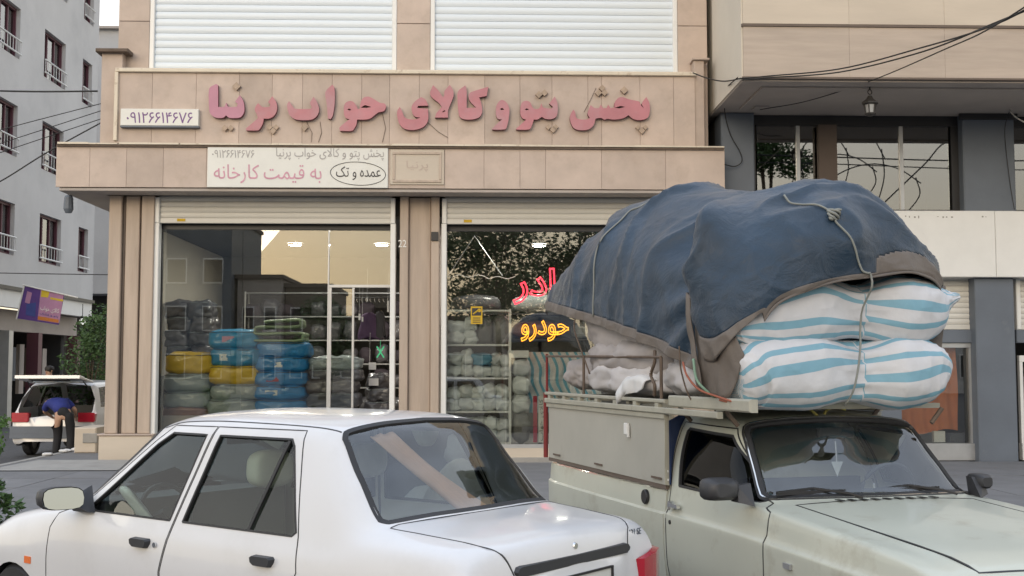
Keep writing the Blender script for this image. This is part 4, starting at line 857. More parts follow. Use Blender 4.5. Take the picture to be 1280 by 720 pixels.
    for nm, us, w_ in (('rear_window_seal', rw, .028), ('windscreen_seal', ws, .028)):
        P = []
        for i in range(len(us) - 1):
            for j in range(6): P.append((us[i][0] + (us[i+1][0]-us[i][0])*j/6, us[i][1] + (us[i+1][1]-us[i][1])*j/6))
        P.append(us[-1]); a = ribbon(S, P, w_, .012, 1, .001); b = ribbon(S, P, w_, .012, -1, .001); a.add(b.v, b.f); a.build(nm, 'rubber', t)
    for us in (tl, hd):
        P = []
        for i in range(len(us) - 1):
            for j in range(6): P.append((us[i][0] + (us[i+1][0]-us[i][0])*j/6, us[i][1] + (us[i+1][1]-us[i][1])*j/6))
        P.append(us[-1]); a = ribbon(S, P, .006, .004, 1); b = ribbon(S, P, .006, .004, -1); a.add(b.v, b.f); a.build('panel_gap', 'black', t)
    # roof gutters: dark line from windscreen to boot
    for s in (1, -1):
        P = [(u, 7.75) for u in np.linspace(6.95, 11.0, 40)]; ribbon(S, P, .007, .004, s).build('roof_seam', 'black', t)
    # tail
    bl = bpy.data.objects['boot_lid']
    m = MB(); pr = [(-.43, .775), (.43, .775), (.455, .79), (.46, .805), (.445, .825), (.42, .83), (-.42, .83), (-.445, .825), (-.46, .805), (-.455, .79)]; k = len(pr)
    m.add([(.045, y, z) for y, z in pr] + [(.008, y*.99, (z - .8)*.8 + .8) for y, z in pr], [tuple(range(k)), tuple(range(2*k-1, k-1, -1))] + [(i, (i+1) % k, k + (i+1) % k, k + i) for i in range(k)]); m.build('boot_trim', 'plastic', t, smooth=True, auto=35)
    m = MB(); m.lathe([(0, .018), (.014, .018), (.018, .03), (.018, .05)], (0, 0, .862), 14, 'x'); m.build('boot_lock', 'chrome', t)
    m = MB(); m.obox((-.004, 0, .685), (.006, 0, 0), (0, .26, 0), (0, 0, .055)); m.build('number_plate', 'signwhite', t)
    m = MB()
    for y in (-.258, .258): m.obox((-.014, y, .685), (.004, 0, 0), (0, .006, 0), (0, 0, .059))
    for z in (.63, .74): m.obox((-.014, 0, z), (.004, 0, 0), (0, .252, 0), (0, 0, .005))
    m.build('plate_frame', 'black', t)
    m = MB(); m.obox((.0, 0, .46), (.05, 0, 0), (0, .76, 0), (0, 0, .10)); m.build('rear_bumper', 'plastic', t)
    m = MB(); m.obox((3.98, 0, .42), (.04, 0, 0), (0, .74, 0), (0, 0, .09)); m.build('front_bumper', 'plastic', t)
    local_text('SAIPA', (.035, .60, .755), (0, -1, 0), (0, 0, 1), .13, 'bluegrey', t, .03)
    local_text('131 SE', (.055, -.52, .845), (0, -1, 0), (0, 0, 1), .11, 'bluegrey', t, .032)
    # cabin
    m = MB(); m.box(.9, 3.0, -.70, .70, .22, .32); m.box(.55, .95, -.62, .62, .55, .93); m.box(2.75, 3.05, -.66, .66, .55, .93); m.build('cabin_trim', 'carcabin', t)
    m = MB()
    m.box(2.68, 2.74, .16, .20, .8, .9); m.tube([(2.60 + .05*math.sin(a), .36 + .17*math.cos(a), .86 + .15*math.sin(a)) for a in np.linspace(0, 2*math.pi, 25)[:-1]], .014, 6, close=True); m.tube([(2.6, .36, .86), (2.8, .36, .78)], .03); m.build('steering_wheel', 'plastic', t)
    for y in (.36, -.36):
        so_ = bpy.data.objects.new('front_seat', None); link(so_, t); so_.location = (1.95, y, .32)
        soft('seat_cushion', 'seat', so_, (.18, 0, 0), .52, .48, .2, 3, wr=.004); b = soft('seat_back', 'seat', so_, (-.10, 0, .12), .62, .48, .16, 4, wr=.004); b.rotation_euler = (0, R(-78), 0)
        h_ = soft('headrest', 'seat', so_, (-.23, 0, .74), .12, .27, .20, 5, wr=.002)
    soft('rear_seat_cushion', 'seat', t, (1.2, 0, .3), .5, 1.25, .22, 6, wr=.004); b = soft('rear_seat_back', 'seat', t, (.98, 0, .45), .58, 1.25, .16, 8, wr=.004); b.rotation_euler = (0, R(-72), 0)
    m = MB(); m.box(2.35, 2.39, -.11, .11, 1.24, 1.30, .01); m.build('rear_view_mirror', 'plastic', t)
    return t
build_sedan()
mm = pillow_mb(.30, .24, .05, 21, wr=.02); o = one('white_cloth', 'crumpled white cloth lying on the dashboard inside the white sedan', 'cloth', 'curtain', mm, (0, 0, 0), smooth=True)
cA = math.cos(SEDA); sA = math.sin(SEDA); lx, ly = 2.60, .58; o.location = (SED.x + cA*lx - sA*ly, SED.y + sA*lx + cA*ly, .90); o.rotation_euler = (0, -.9, SEDA + 1.2)
cloth('tan_orange_reflection', (.62, .36, .23), rough=.7)
def orange_band():  # added strip under the rear glass, imitating an orange reflection by its colour
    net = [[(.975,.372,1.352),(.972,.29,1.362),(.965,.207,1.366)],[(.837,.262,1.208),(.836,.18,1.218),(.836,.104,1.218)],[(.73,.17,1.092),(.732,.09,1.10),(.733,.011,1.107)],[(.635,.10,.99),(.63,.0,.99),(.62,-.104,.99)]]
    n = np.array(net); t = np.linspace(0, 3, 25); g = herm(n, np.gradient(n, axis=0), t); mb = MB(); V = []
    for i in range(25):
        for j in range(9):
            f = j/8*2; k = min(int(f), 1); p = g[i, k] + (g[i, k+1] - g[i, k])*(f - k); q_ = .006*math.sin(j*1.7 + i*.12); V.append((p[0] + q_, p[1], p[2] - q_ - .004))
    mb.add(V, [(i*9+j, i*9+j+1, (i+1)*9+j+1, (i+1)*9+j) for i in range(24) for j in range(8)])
    o = mb.build('orange_reflection_strip', 'tan_orange_reflection', None, smooth=True); o.location = SED; o.rotation_euler = (0, 0, SEDA); o.modifiers.new('t', 'SOLIDIFY').thickness = .005
    tag(o, 'orange-tan strip standing in for a reflection in the white sedan rear window', 'cloth')
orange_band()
# ---------------------------------------------------------------- PICKUP (near side is its right side, -y)
def pickup_net():
    YS = (.70, .765, .795, .80, .780, .757)
    def sd(x, zs=(.28, .33, .50, .738, .765, .918), ys=YS): return [(x, y, z) for y, z in zip(ys, zs)]
    n = []
    n.append(sd(-1.13) + [(-1.2,.705,1.12),(-1.31,.60,1.31),(-1.34,.54,1.355),(-1.35,.3,1.385),(-1.35,0,1.395)])
    n.append(sd(-1.05) + [(-1.1,.706,1.12),(-1.17,.605,1.318),(-1.18,.545,1.364),(-1.18,.3,1.396),(-1.18,0,1.406)])
    n.append(sd(-.8) + [(-.8,.706,1.12),(-.8,.607,1.318),(-.8,.547,1.366),(-.8,.3,1.40),(-.8,0,1.41)])
    n.append(sd(-.50) + [(-.5,.70,1.11),(-.5,.597,1.30),(-.47,.54,1.348),(-.44,.3,1.380),(-.43,0,1.39)])
    n.append(sd(-.27) + [(-.27,.722,1.01),(-.27,.630,1.115),(-.235,.585,1.145),(-.19,.3,1.168),(-.175,0,1.175)])
    n.append(sd(-.04) + [(-.04,.738,.928),(-.04,.672,.935),(.0,.625,.942),(.07,.3,.95),(.09,0,.952)])
    n.append(sd(.22, (.28,.33,.50,.735,.762,.900)) + [(.22,.722,.915),(.22,.65,.921),(.22,.56,.927),(.22,.3,.94),(.22,0,.945)])
    n.append(sd(.9, (.28,.33,.50,.72,.748,.862)) + [(.9,.712,.878),(.9,.64,.880),(.9,.555,.888),(.9,.3,.903),(.9,0,.908)])
    n.append(sd(1.45, (.28,.33,.50,.70,.728,.825)) + [(1.45,.70,.84),(1.45,.63,.843),(1.45,.55,.852),(1.45,.3,.865),(1.45,0,.868)])
    n.append(sd(1.62, (.28,.33,.50,.69,.715,.78)) + [(1.62,.69,.80),(1.62,.62,.806),(1.625,.54,.812),(1.63,.3,.822),(1.635,0,.825)])
    n.append([(1.66,.70,.28),(1.67,.75,.33),(1.68,.77,.45),(1.68,.765,.58),(1.68,.74,.64),(1.68,.70,.70),(1.68,.64,.73),(1.68,.56,.74),(1.68,.46,.745),(1.69,.25,.75),(1.69,0,.75)])
    n.append([(1.66,.64,.29),(1.68,.6,.32),(1.69,.58,.38),(1.69,.55,.44),(1.69,.5,.47),(1.69,.44,.49),(1.69,.36,.5),(1.69,.28,.5),(1.69,.2,.5),(1.69,.1,.5),(1.69,0,.5)])
    return n
def spread(us, k=6):
    P = []
    for i in range(len(us) - 1):
        for j in range(k): P.append((us[i][0] + (us[i+1][0]-us[i][0])*j/k, us[i][1] + (us[i+1][1]-us[i][1])*j/k))
    return P + [us[-1]]
def build_pickup():
    t = thing('loaded_pickup', 'old pale grey-green pickup truck with rusty roof rack carrying the tarpaulin-covered load', 'pickup truck', PIC, PICA)
    S = Surf(pickup_net())
    dr = S.outline([(-1.10,.34),(-1.10,.915),(-1.215,1.325),(-.50,1.315),(-.04,.945),(.20,.905),(.19,.34)], srange=(0, 7.7))
    gl = S.outline([(-.985,.932),(-1.105,1.272),(-1.09,1.288),(-.50,1.272),(-.47,1.255),(-.02,.965),(-.03,.932)], srange=(4, 7.6))
    qv = S.outline([(-1.03,.94),(-1.075,.94),(-1.19,1.28),(-1.15,1.28)], srange=(4, 7.6))
    arch = S.outline([(1.03 + .34*math.cos(a), .30 + .34*math.sin(a)) for a in np.linspace(-.1, math.pi + .1, 16)], srange=(0, 5))
    ws = [(3.13, 10), (3.13, 8.2), (3.16, 7.75), (3.3, 7.5), (4.75, 7.45), (4.88, 7.8), (4.9, 10)]
    hd = [(5.6, 10), (5.62, 9), (5.75, 8), (6, 7.95), (9, 7.95), (9.3, 10)]
    geo = cut_surface(S, [('door', dr), ('glass', gl), ('arch', arch), ('windscreen', ws), ('bonnet', hd)], du=.14, ds=.2)
    panel_obj('body', geo['body'], 'pickup', t, 'both'); panel_obj('bonnet', geo['bonnet'], 'pickup', t, 'both'); panel_obj('windscreen', geo['windscreen'], 'carglass', t, 'both', inset=.008)
    for sg in '-+':
        s = 1 if sg == '+' else -1
        d = panel_obj('door', geo['door'], 'pickup', t, sg); panel_obj('door_window', geo['glass'], 'tint', d, sg, inset=.014)
        ribbon(S, gl + gl[:1], .016, .02, s, .001).build('window_seal', 'rubber', d)
        ribbon(S, dr + dr[:1], .009, .006, s).build('panel_gap', 'black', t)
        m = MB(); m.obox((-.97, .80*s, .81), (.07, 0, 0), (0, .012, 0), (0, 0, .012)); m.lathe([(0, .785*s), (.03, .785*s), (.03, .81*s), (0, .812*s)], (-1.02, 0, .806), 12, 'y'); m.build('handle', 'chrome', d, smooth=True, auto=40)
        m = MB(); m.lathe([(0, .79*s), (.014, .79*s), (.014, .806*s), (0, .806*s)], (-1.03, 0, .70), 10, 'y'); m.build('lock', 'black', d)
        m = MB(); m.obox((.47, .808*s, .665), (.035, 0, 0), (0, .008, 0), (0, 0, .014)); m.build('side_marker', 'alu', t)
        # mirror
        mo = bpy.data.objects.new('wing_mirror', None); link(mo, t); mo.location = (-.03, (.80 if s < 0 else .72)*s, .95)
        V = []; n = 14
        for i, (k, dx) in enumerate(((.98, -.055), (1.03, -.03), (.95, .03), (.6, .065))):
            for j in range(n): a = 2*math.pi*j/n; V.append((dx, ((.135 if s < 0 else .04) + k*(.105 if s < 0 else .055)*np.sign(math.cos(a))*abs(math.cos(a))**.5)*s, .06 + k*(.062 if s < 0 else .045)*np.sign(math.sin(a))*abs(math.sin(a))**.5))
        m = MB(); m.add(V, [(r*n + j, r*n + (j+1) % n, (r+1)*n + (j+1) % n, (r+1)*n + j) for r in range(3) for j in range(n)] + [tuple(3*n + j for j in range(n))]); m.build('housing', 'plastic', mo, smooth=True, auto=50)
        m = MB(); m.add([(-.05, V[j][1]*.97 + .006*s, V[j][2]*.93 + .004) for j in range(n)], [tuple(range(n))]); m.build('mirror_glass', 'mirror', mo)
        m = MB(); m.add([(-.02, -.03*s, -.03), (.09, -.03*s, -.03), (-.02, .06*s, -.01), (.05, .05*s, -.01), (-.03, -.04*s, .09), (.02, -.04*s, .09), (-.02, .04*s, .08), (.02, .04*s, .08)], [(0,1,3,2),(4,6,7,5),(0,4,5,1),(1,5,7,3),(3,7,6,2),(2,6,4,0)]); m.build('mirror_arm', 'plastic', mo)
        for x in (1.03, -2.72):
            wheel(t, x, .70*s, .30, .17, s); m = MB(); m.lathe([(.34, .60*s), (.34, .798*s)], (x, 0, .30), 24, 'y'); m.lathe([(0, .58*s), (.34, .59*s)], (x, 0, .30), 24, 'y'); m.build('wheel_well', 'black', t)
        # bed side: pressed steel profile swept along x, with wheel opening left dark
        prof = [(.74,.26),(.775,.30),(.795,.50),(.80,.736),(.784,.75),(.782,.765),(.775,.86),(.768,.885),(.745,.89),(.735,.87),(.735,.30)]
        m = MB(); xs_ = list(np.linspace(-1.145, -3.66, 27)); V = []
        for i, x in enumerate(xs_):
            dent = .006 * noise.noise(Vector((x * 2.2, s * 3, 0))); k = 1 - .02 * max(0, (i - 24)) 
            for (y, z) in prof: V.append((x, (y*k + dent)*s, z + .012*math.sin((x + 1.1)*.9)))
        k = len(prof); m.add(V, [(i*k + j, i*k + (j+1) % k, (i+1)*k + (j+1) % k, (i+1)*k + j) for i in range(len(xs_) - 1) for j in range(k)] + [tuple(range(k)), tuple((len(xs_)-1)*k + j for j in range(k-1, -1, -1))]); m.build('bed_side', 'pickup', t, smooth=True, auto=35)
        # raised box panel over the bed side
        fr = t
        m = MB(); m.box(-1.125, -3.60, min(.762*s, .785*s), max(.762*s, .785*s), .895, .925); m.build('panel_rail', 'mortar', fr)
        m = MB(); V = []; nx = 20
        for i in range(nx + 1):
            for j in range(5):
                x = -1.10 - 2.48*i/nx; z = .925 + (1.375 - .925)*j/4; V.append((x, (.790 + .006*noise.noise(Vector((x*1.7, z*3, s))))*s, z))
        V += [(a, b - .02*s, c) for a, b, c in V]; q = (nx + 1)*5
        m.add(V, [(i*5+j, i*5+j+1, (i+1)*5+j+1, (i+1)*5+j) for i in range(nx) for j in range(4)] + [(q+i*5+j, q+(i+1)*5+j, q+(i+1)*5+j+1, q+i*5+j+1) for i in range(nx) for j in range(4)] + [(i*5+4, q+i*5+4, q+(i+1)*5+4, (i+1)*5+4) for i in range(nx)] + [(i*5, (i+1)*5, q+(i+1)*5, q+i*5) for i in range(nx)] + [(j, j+1, q+j+1, q+j) for j in range(4)] + [(nx*5+j, q+nx*5+j, q+nx*5+j+1, nx*5+j+1) for j in range(4)])
        pn = m.build('side_panel', 'panel', fr, smooth=True, auto=40)
        m = MB(); m.box(-1.10, -3.60, min(.792*s, .806*s), max(.792*s, .806*s), 1.352, 1.382); m.box(-1.115, -1.098, min(.775*s, .80*s), max(.775*s, .80*s), .93, 1.38); m.build('panel_edge', 'rack', fr)
        m = MB(); m.box(-1.79, -1.73, min(.797*s, .815*s), max(.797*s, .815*s), 1.215, 1.295, .005); m.box(-1.735, -1.72, min(.797*s, .812*s), max(.797*s, .812*s), 1.20, 1.28); m.build('latch', 'white', pn)
        for x in (-1.25, -2.35, -3.35): m = MB(); m.box(x - .08, x + .08, min(.795*s, .803*s), max(.795*s, .803*s), .955, .968); m.build('hinge', 'rust', pn)
    # floor, tailgate, cab back
    m = MB(); m.box(-3.64, -1.16, -.73, .73, .30, .36); m.build('bed_floor', 'rack', t)
    m = MB(); m.box(-3.68, -3.64, -.73, .73, .32, .88); m.build('tailgate', 'pickup', t)
    m = MB(); V = [(-1.135, y, z) for y, z in ((-.74, .34), (.74, .34), (.75, .9))] ; m.add([(-1.14, -.75, .33), (-1.14, .75, .33), (-1.14, .755, .90), (-1.36, .55, 1.36), (-1.36, -.55, 1.36), (-1.14, -.755, .90)], [(0, 1, 2, 5), (5, 2, 3, 4)]); m.build('cab_back', 'pickup', t)
    m = MB(); m.lathe([(0, -.803), (.045, -.803), (.05, -.797), (.05, -.78)], (-1.46, 0, .815), 16, 'y'); o = m.build('fuel_flap', 'black', t)
    # blue gusset sheet between box and cab
    cloth('blue_sheet', (.02, .05, .17), rough=.6); m = MB(); m.add([(-1.09, -.775, 1.34), (-1.09, -.775, .93), (-1.16, -.72, .96), (-1.33, -.55, 1.39), (-1.10, -.76, 1.34), (-1.10, -.76, .93), (-1.2, -.70, .96), (-1.36, -.5, 1.36)], [(0, 1, 2, 3), (4, 7, 6, 5), (0, 4, 5, 1), (1, 5, 6, 2), (2, 6, 7, 3), (3, 7, 4, 0)]); m.build('blue_sheet', 'blue_sheet', t)
    m = MB()
    for i in range(7): z = .96 + .055*i; m.lathe([(0, -.785), (.008, -.785), (.008, -.779)], (-1.095 - .006*i, 0, z), 6, 'y')
    m.build('rivet', 'white', t)
    # rack: long beams, cross beams, posts
    for s in (-1, 1):
        m = MB(); y0 = .80*s; m.box(-3.62, -.30 if s < 0 else -1.1, y0 - .02, y0 + .02, 1.385, 1.425, .006); m.build('rack_rail', 'rack', t)
        m = MB(); m.box(-1.06, .06 if s < 0 else -.95, .77*s - .025, .77*s + .025, 1.432, 1.505, .01); m.build('rack_rail', 'rack', t)
        m = MB(); m.box(-3.62, -1.07, y0 - .018, y0 + .018, 1.452, 1.478, .006)
        for x in np.linspace(-3.5, -1.2, 7): m.box(x - .03, x + .03, y0 - .015, y0 + .015, 1.4255, 1.4515)
        m.build('rack_strip', 'rack', t)
        cloth('red_paint', (.20, .03, .03))
        for x, mt, h in ((-3.60, 'red_paint', 1.80), (-2.66, 'rust', 1.78), (-1.15, 'rust', 1.75)): m = MB(); m.tube([(x, y0 + .03*s*0, 1.479), (x, y0, h)], .011, 6); m.build('rack_post', mt, t)
        m = MB(); m.tube([(-3.62, y0, 1.78), (-2.66, y0, 1.77), (-1.15, y0, 1.75)], .011, 6); m.build('rack_post', 'rust', t)
        m = MB(); m.tube([(-3.635, y0, 1.47), (-3.635, y0, .92)], .02, 6); m.build('rack_post', 'red_paint' if s < 0 else 'rust', t)
    for x in (-3.4, -2.6, -1.8, -1.0, -.45): m = MB(); m.box(x - .025, x + .025, -.78, .78, 1.43, 1.46); m.build('cross_beam', 'rack', t)
    m = MB(); m.box(-1.05, -.42, -.74, .66, 1.462, 1.48); m.build('rack_board', 'rack', t)
    for x in (-1.0, -.35):
        for s in (-1, 1): m = MB(); m.tube([(x, .66*s, 1.34), (x, .74*s, 1.431)], .014, 6); m.build('rack_foot', 'rust', t)
    # screen seal, bonnet gap, wipers
    for us, w_, nm, h in ((ws, .05, 'windscreen_seal', .02), ): 
        P = spread(us); a = ribbon(S, P, w_, h, 1, .004); b = ribbon(S, P, w_, h, -1, .004); a.add(b.v, b.f); a.build(nm, 'rubber', t)
    P = spread([(a, b) for a, b in ((3.1, 10), (3.1, 8.2), (3.12, 7.75), (3.3, 7.42), (4.75, 7.35), (4.93, 7.8), (4.95, 10))]); a = ribbon(S, P, .008, .004, 1, .007); b = ribbon(S, P, .008, .004, -1, .007); a.add(b.v, b.f); a.build('screen_trim', 'chrome', t)
    P = spread(hd); a = ribbon(S, P, .010, .006, 1); b = ribbon(S, P, .010, .006, -1); a.add(b.v, b.f); a.build('panel_gap', 'black', t)
    for y0, y1 in ((-.12, -.60), (.50, .02)):
        m = MB(); m.tube([(.10, y0, .955), (.06, y0 - .06, .975), (-.02, (y0 + y1)/2, 1.0), (-.005, y1, .985)], .008, 5); m.bar((.0, y0 - .05, .982), (-.012, y1, .978), .012, .02); m.build('wiper', 'rubber', t)
    m = MB(); 
    for i in range(9): m.box(.13, .19, -.32 + i*.075, -.29 + i*.075, .951, .954)
    m.build('scuttle_vent', 'black', t)
    # creases on wing: dents
    # cabin
    m = MB(); m.box(-1.1, .0, -.70, .70, .30, .38); m.box(-.25, .04, -.64, .64, .60, .925); m.box(-1.14, -1.08, -.62, .62, .38, .95); m.build('cabin_trim', 'cabin', t)
    soft('seat_cushion', 'cabin', t, (-.75, 0, .38), .5, 1.2, .22, 16, wr=.004); b = soft('seat_back', 'cabin', t, (-.98, 0, .5), .62, 1.2, .16, 18, wr=.004); b.rotation_euler = (0, R(-74), 0)
    m = MB(); m.tube([(-.36 + .05*math.sin(a), .34 + .18*math.cos(a), .94 + .16*math.sin(a)) for a in np.linspace(0, 2*math.pi, 25)[:-1]], .014, 6, close=True); m.tube([(-.36, .34, .94), (-.1, .34, .80)], .03); m.tube([(-.36, .17, .94), (-.36, .51, .94)], .012); m.build('steering_wheel', 'plastic', t)
    m = MB(); m.box(-.40, -.36, -.12, .12, 1.26, 1.32, .01); m.build('rear_view_mirror', 'plastic', t)
    m = MB(); m.lathe([(.68, -.01), (.7, 0), (.68, .01)], (0, 0, 0), 4, 'x')
    m = MB(); m.box(1.69, 1.73, -.42, .42, .52, .68); m.build('grille', 'black', t)
    for s in (-1, 1): m = MB(); m.lathe([(0, 1.70), (.10, 1.69), (.11, 1.66)], (0, .56*s, .60), 16, 'x'); m.build('headlight', 'alu', t, smooth=True)
    m = MB(); m.box(1.70, 1.78, -.76, .76, .38, .46, .02); m.build('bumper', 'chrome', t)
    m = MB(); m.tube([(-.34, -.02, 1.24), (-.33, -.02, 1.12)], .004, 4); m.add([(-.33, -.06, 1.12), (-.33, .02, 1.12), (-.33, -.02, 1.03), (-.325, -.06, 1.12), (-.325, .02, 1.12), (-.325, -.02, 1.03)], [(0, 1, 2), (3, 5, 4), (0, 3, 4, 1), (1, 4, 5, 2), (2, 5, 3, 0)]); m.build('dangling_charm', 'curtain', t)
    m = MB(); m.box(-.16, .0, .18, .45, .93, .936); m.build('paper_sheet', 'signwhite', t)
    return t
build_pickup()
def PW(p):   # pickup local -> world
    c, s = math.cos(PICA), math.sin(PICA); q = (p[0] - .13, p[1] + .05, p[2] + .015); return Vector((PIC.x + c*q[0] - s*q[1], PIC.y + s*q[0] + c*q[1], q[2]))
def pone(name, label, cat, m, mb, c, group=None, **k):
    for i, v in enumerate(mb.v): mb.v[i] = tuple(Vector(v) - Vector(c))
    o = mb.build(name, m, None, **k); o.location = PW(c); o.rotation_euler = (0, 0, PICA); return tag(o, label, cat, group)
def net_mesh(net, ku, kv, disp=None, thick=.0):
    """smooth cloth through a net of control points -> MB with uv"""
    n = np.array(net, float); 
    def up(a, k):
        m = pchip_m(a) if False else np.gradient(a, axis=0); t = np.linspace(0, a.shape[0]-1, (a.shape[0]-1)*k + 1); return herm(a, m, t)
    g = up(n, ku); g = np.swapaxes(up(np.swapaxes(g, 0, 1), kv), 0, 1)
    nu, nv = g.shape[:2]
    gu = np.gradient(g, axis=0); gv = np.gradient(g, axis=1); N_ = np.cross(gu, gv); N_ /= np.linalg.norm(N_, axis=2, keepdims=True) + 1e-9
    if disp is not None:
        for i in range(nu):
            for j in range(nv): g[i, j] += N_[i, j] * disp(i/(nu-1), j/(nv-1), g[i, j])
    mb = MB(); mb.add([tuple(p) for p in g.reshape(-1, 3)], [(i*nv+j, i*nv+j+1, (i+1)*nv+j+1, (i+1)*nv+j) for i in range(nu-1) for j in range(nv-1)])
    mb.uv = [(i/(nu-1), j/(nv-1)) for i in range(nu) for j in range(nv)]; mb.g = g; mb.N = N_; return mb
# ---------------------------------------------------------------- TARPAULINS
M['tarp'] = mat('blue_tarpaulin', (.007, .026, .052), .40, var=.3, vs_=2.2, weave=.5, sheen=.12, dirt=((.035, .065, .11), .6, .48, .75), dscale=1.6)
M['tarp_grey'] = mat('grey_brown_tarpaulin_hem', (.135, .115, .10), .6, var=.2, vs_=4, bump=.25, bs=50)
def cloth_sheet(nm, lab, net, ku, kv, disp, hem_fn, c, group='tarpaulins over the load'):
    mb = net_mesh(net, ku, kv, disp); mb.cur = 0
    g = mb.g; nu, nv = g.shape[:2]
    mb.mi = [1 if hem_fn(i/(nu-1), j/(nv-1)) else 0 for i in range(nu-1) for j in range(nv-1)]
    o = thing(nm, lab, 'tarpaulin', PW(c), PICA, group); 
    for i, v in enumerate(mb.v): mb.v[i] = tuple(Vector(v) - Vector(c))
    for k, (pn, mt) in enumerate((('sheet', 'tarp'), ('hem', 'tarp_grey'))):
        q = MB(); use = [f for f, a in zip(mb.f, mb.mi) if a == k]
        if not use: continue
        ids = sorted({i for f in use for i in f}); mp = {a: b for b, a in enumerate(ids)}
        q.add([mb.v[i] for i in ids], [tuple(mp[i] for i in f) for f in use]); p = q.build(pn, mt, o, smooth=True)
        md = p.modifiers.new('t', 'SOLIDIFY'); md.thickness = .012; md.offset = 0
    return o, g
def rdg(a, b, c): return (1 - 2.2*abs(noise.noise(Vector((a, b, c)))))
def fold(u, v, p, seed=0, amp=1.0):
    # long tension creases that run down from the ridge, crumples and small wrinkles
    wx = .35*noise.noise(Vector((p[0]*1.6, p[1]*1.6 + seed, p[2]*1.6))); a = max(0, rdg(p[0]*2.6 + wx*3, p[1]*.8 + seed, p[2]*.7))**2
    b = max(0, rdg(p[0]*5.5 + p[2]*1.8 + wx*4, p[1]*2.0, p[2]*2.4 + seed*3))**2; c = max(0, rdg(p[0]*8 - p[2]*5, p[1]*7 + seed, p[2]*6))**3
    d = noise.noise(Vector((p[0]*22, p[1]*18, p[2]*18 + seed)))
    return amp*(.062*a + .016*b + .006*c + .002*d - .02 + .05*noise.noise(Vector((p[0]*1.7, p[1]*1.5 + seed, p[2]*1.3))))
# rear sheet: (x, near hem z, ridge z, half width)
sec = [(-3.60, 2.21, 2.34, .80), (-3.46, 2.24, 2.54, .84), (-3.1, 2.20, 2.80, .86), (-2.7, 2.15, 2.96, .86), (-2.3, 2.09, 3.05, .86), (-1.9, 2.03, 3.06, .86), (-1.55, 1.97, 2.95, .86), (-1.2, 1.90, 2.80, .86), (-.9, 1.83, 2.62, .84), (-.62, 1.75, 2.50, .81), (-.40, 1.68, 2.36, .76)]
net = []
for x, zh_, zt, hw in sec:
    zt -= .06; row = [(x, -hw - .01, zh_ - .085), (x, -hw, zh_)]
    for a in (25, 48, 68, 90, 112, 132, 155): c, s = math.cos(R(a)), math.sin(R(a)); row.append((x + .04*math.sin(a), -hw*np.sign(c)*abs(c)**.75, zh_ + (zt - zh_)*s**.85))
    row += [(x, hw, zh_), (x, hw + .01, zh_ - .075)]; net.append([(a, b if b < 0 else b * .95, c if b < 0 else zh_ + (c - zh_) * (1 - .10 * b)) for a, b, c in row])
rear_t, gR = cloth_sheet('blue_tarpaulin', 'big weathered blue tarpaulin domed over the rear of the pickup load, grey hem showing', net, 16, 14,
    lambda u, v, p: fold(u, v, p, 3) + .036*math.sin(17*math.atan2(p[2]-2.25, p[0]+.25))*math.exp(-((p[0]+.62)/.40)**2), lambda u, v: v < .088 or v > .912, (-1.6, 0, 1.5))
# front sheet
F_ = [
 [(-.36,-.80,1.78),(-.46,-.80,2.02),(-.50,-.79,2.28),(-.52,-.70,2.50),(-1.02,-.36,2.52),(-1.40,.05,2.60),(-1.3,.40,2.56),(-1.2,.65,2.5),(-1.1,.78,2.15),(-1.1,.79,1.8)],
 [(-.28,-.90,1.72),(-.36,-.94,2.02),(-.38,-.93,2.31),(-.40,-.81,2.60),(-.86,-.38,2.74),(-1.22,.06,2.80),(-1.1,.42,2.70),(-1.0,.67,2.5),(-.9,.79,2.15),(-.9,.8,1.8)],
 [(-.20,-.88,1.70),(-.20,-.92,1.99),(-.24,-.90,2.27),(-.30,-.76,2.56),(-.55,-.33,2.765),(-.75,.15,2.835),(-.75,.45,2.70),(-.7,.68,2.45),(-.65,.78,2.15),(-.65,.79,1.85)],
 [(-.10,-.86,1.76),(-.09,-.87,1.98),(-.12,-.83,2.24),(-.18,-.69,2.48),(-.32,-.30,2.69),(-.38,.15,2.76),(-.42,.45,2.63),(-.42,.64,2.40),(-.42,.72,2.17),(-.42,.74,2.0)],
 [(-.03,-.80,1.86),(-.02,-.79,2.01),(-.03,-.74,2.20),(-.05,-.59,2.40),(-.11,-.26,2.58),(-.14,.12,2.64),(-.2,.40,2.52),(-.22,.58,2.36),(-.24,.66,2.22),(-.25,.69,2.12)],
 [(.02,-.74,1.93),(.03,-.71,2.03),(.03,-.64,2.13),(.03,-.50,2.26),(.02,-.24,2.42),(.0,.10,2.46),(-.03,.36,2.40),(-.06,.54,2.31),(-.10,.62,2.23),(-.14,.66,2.17)],
 [(.03,-.68,1.98),(.05,-.64,2.04),(.055,-.56,2.10),(.06,-.42,2.155),(.06,-.20,2.215),(.04,.08,2.25),(.02,.32,2.28),(-.02,.50,2.255),(-.06,.59,2.21),(-.10,.63,2.17)],
 [(.03,-.66,1.93),(.05,-.62,1.99),(.055,-.54,2.05),(.06,-.40,2.105),(.06,-.19,2.165),(.04,.08,2.20),(.02,.31,2.23),(-.02,.49,2.205),(-.06,.58,2.16),(-.10,.62,2.12)]]
front_t, gF = cloth_sheet('blue_tarpaulin', 'blue tarpaulin with brown-grey edge over the front of the load above the striped sacks', F_, 16, 15,
    lambda u, v, p: (fold(u, v, p, 9, .8) + .020*math.sin(62*v + 3*math.sin(9*v))*math.exp(-u/.16) + .012*math.sin(17*(p[1] + .3*p[2]) + 4*u)*u) * (1 if u < .97 else .5), lambda u, v: u > .88 or (v > .55 and u > .80 - .5*(v - .55)) or (v < .045 and u > .1), (0, 0, 1.5))
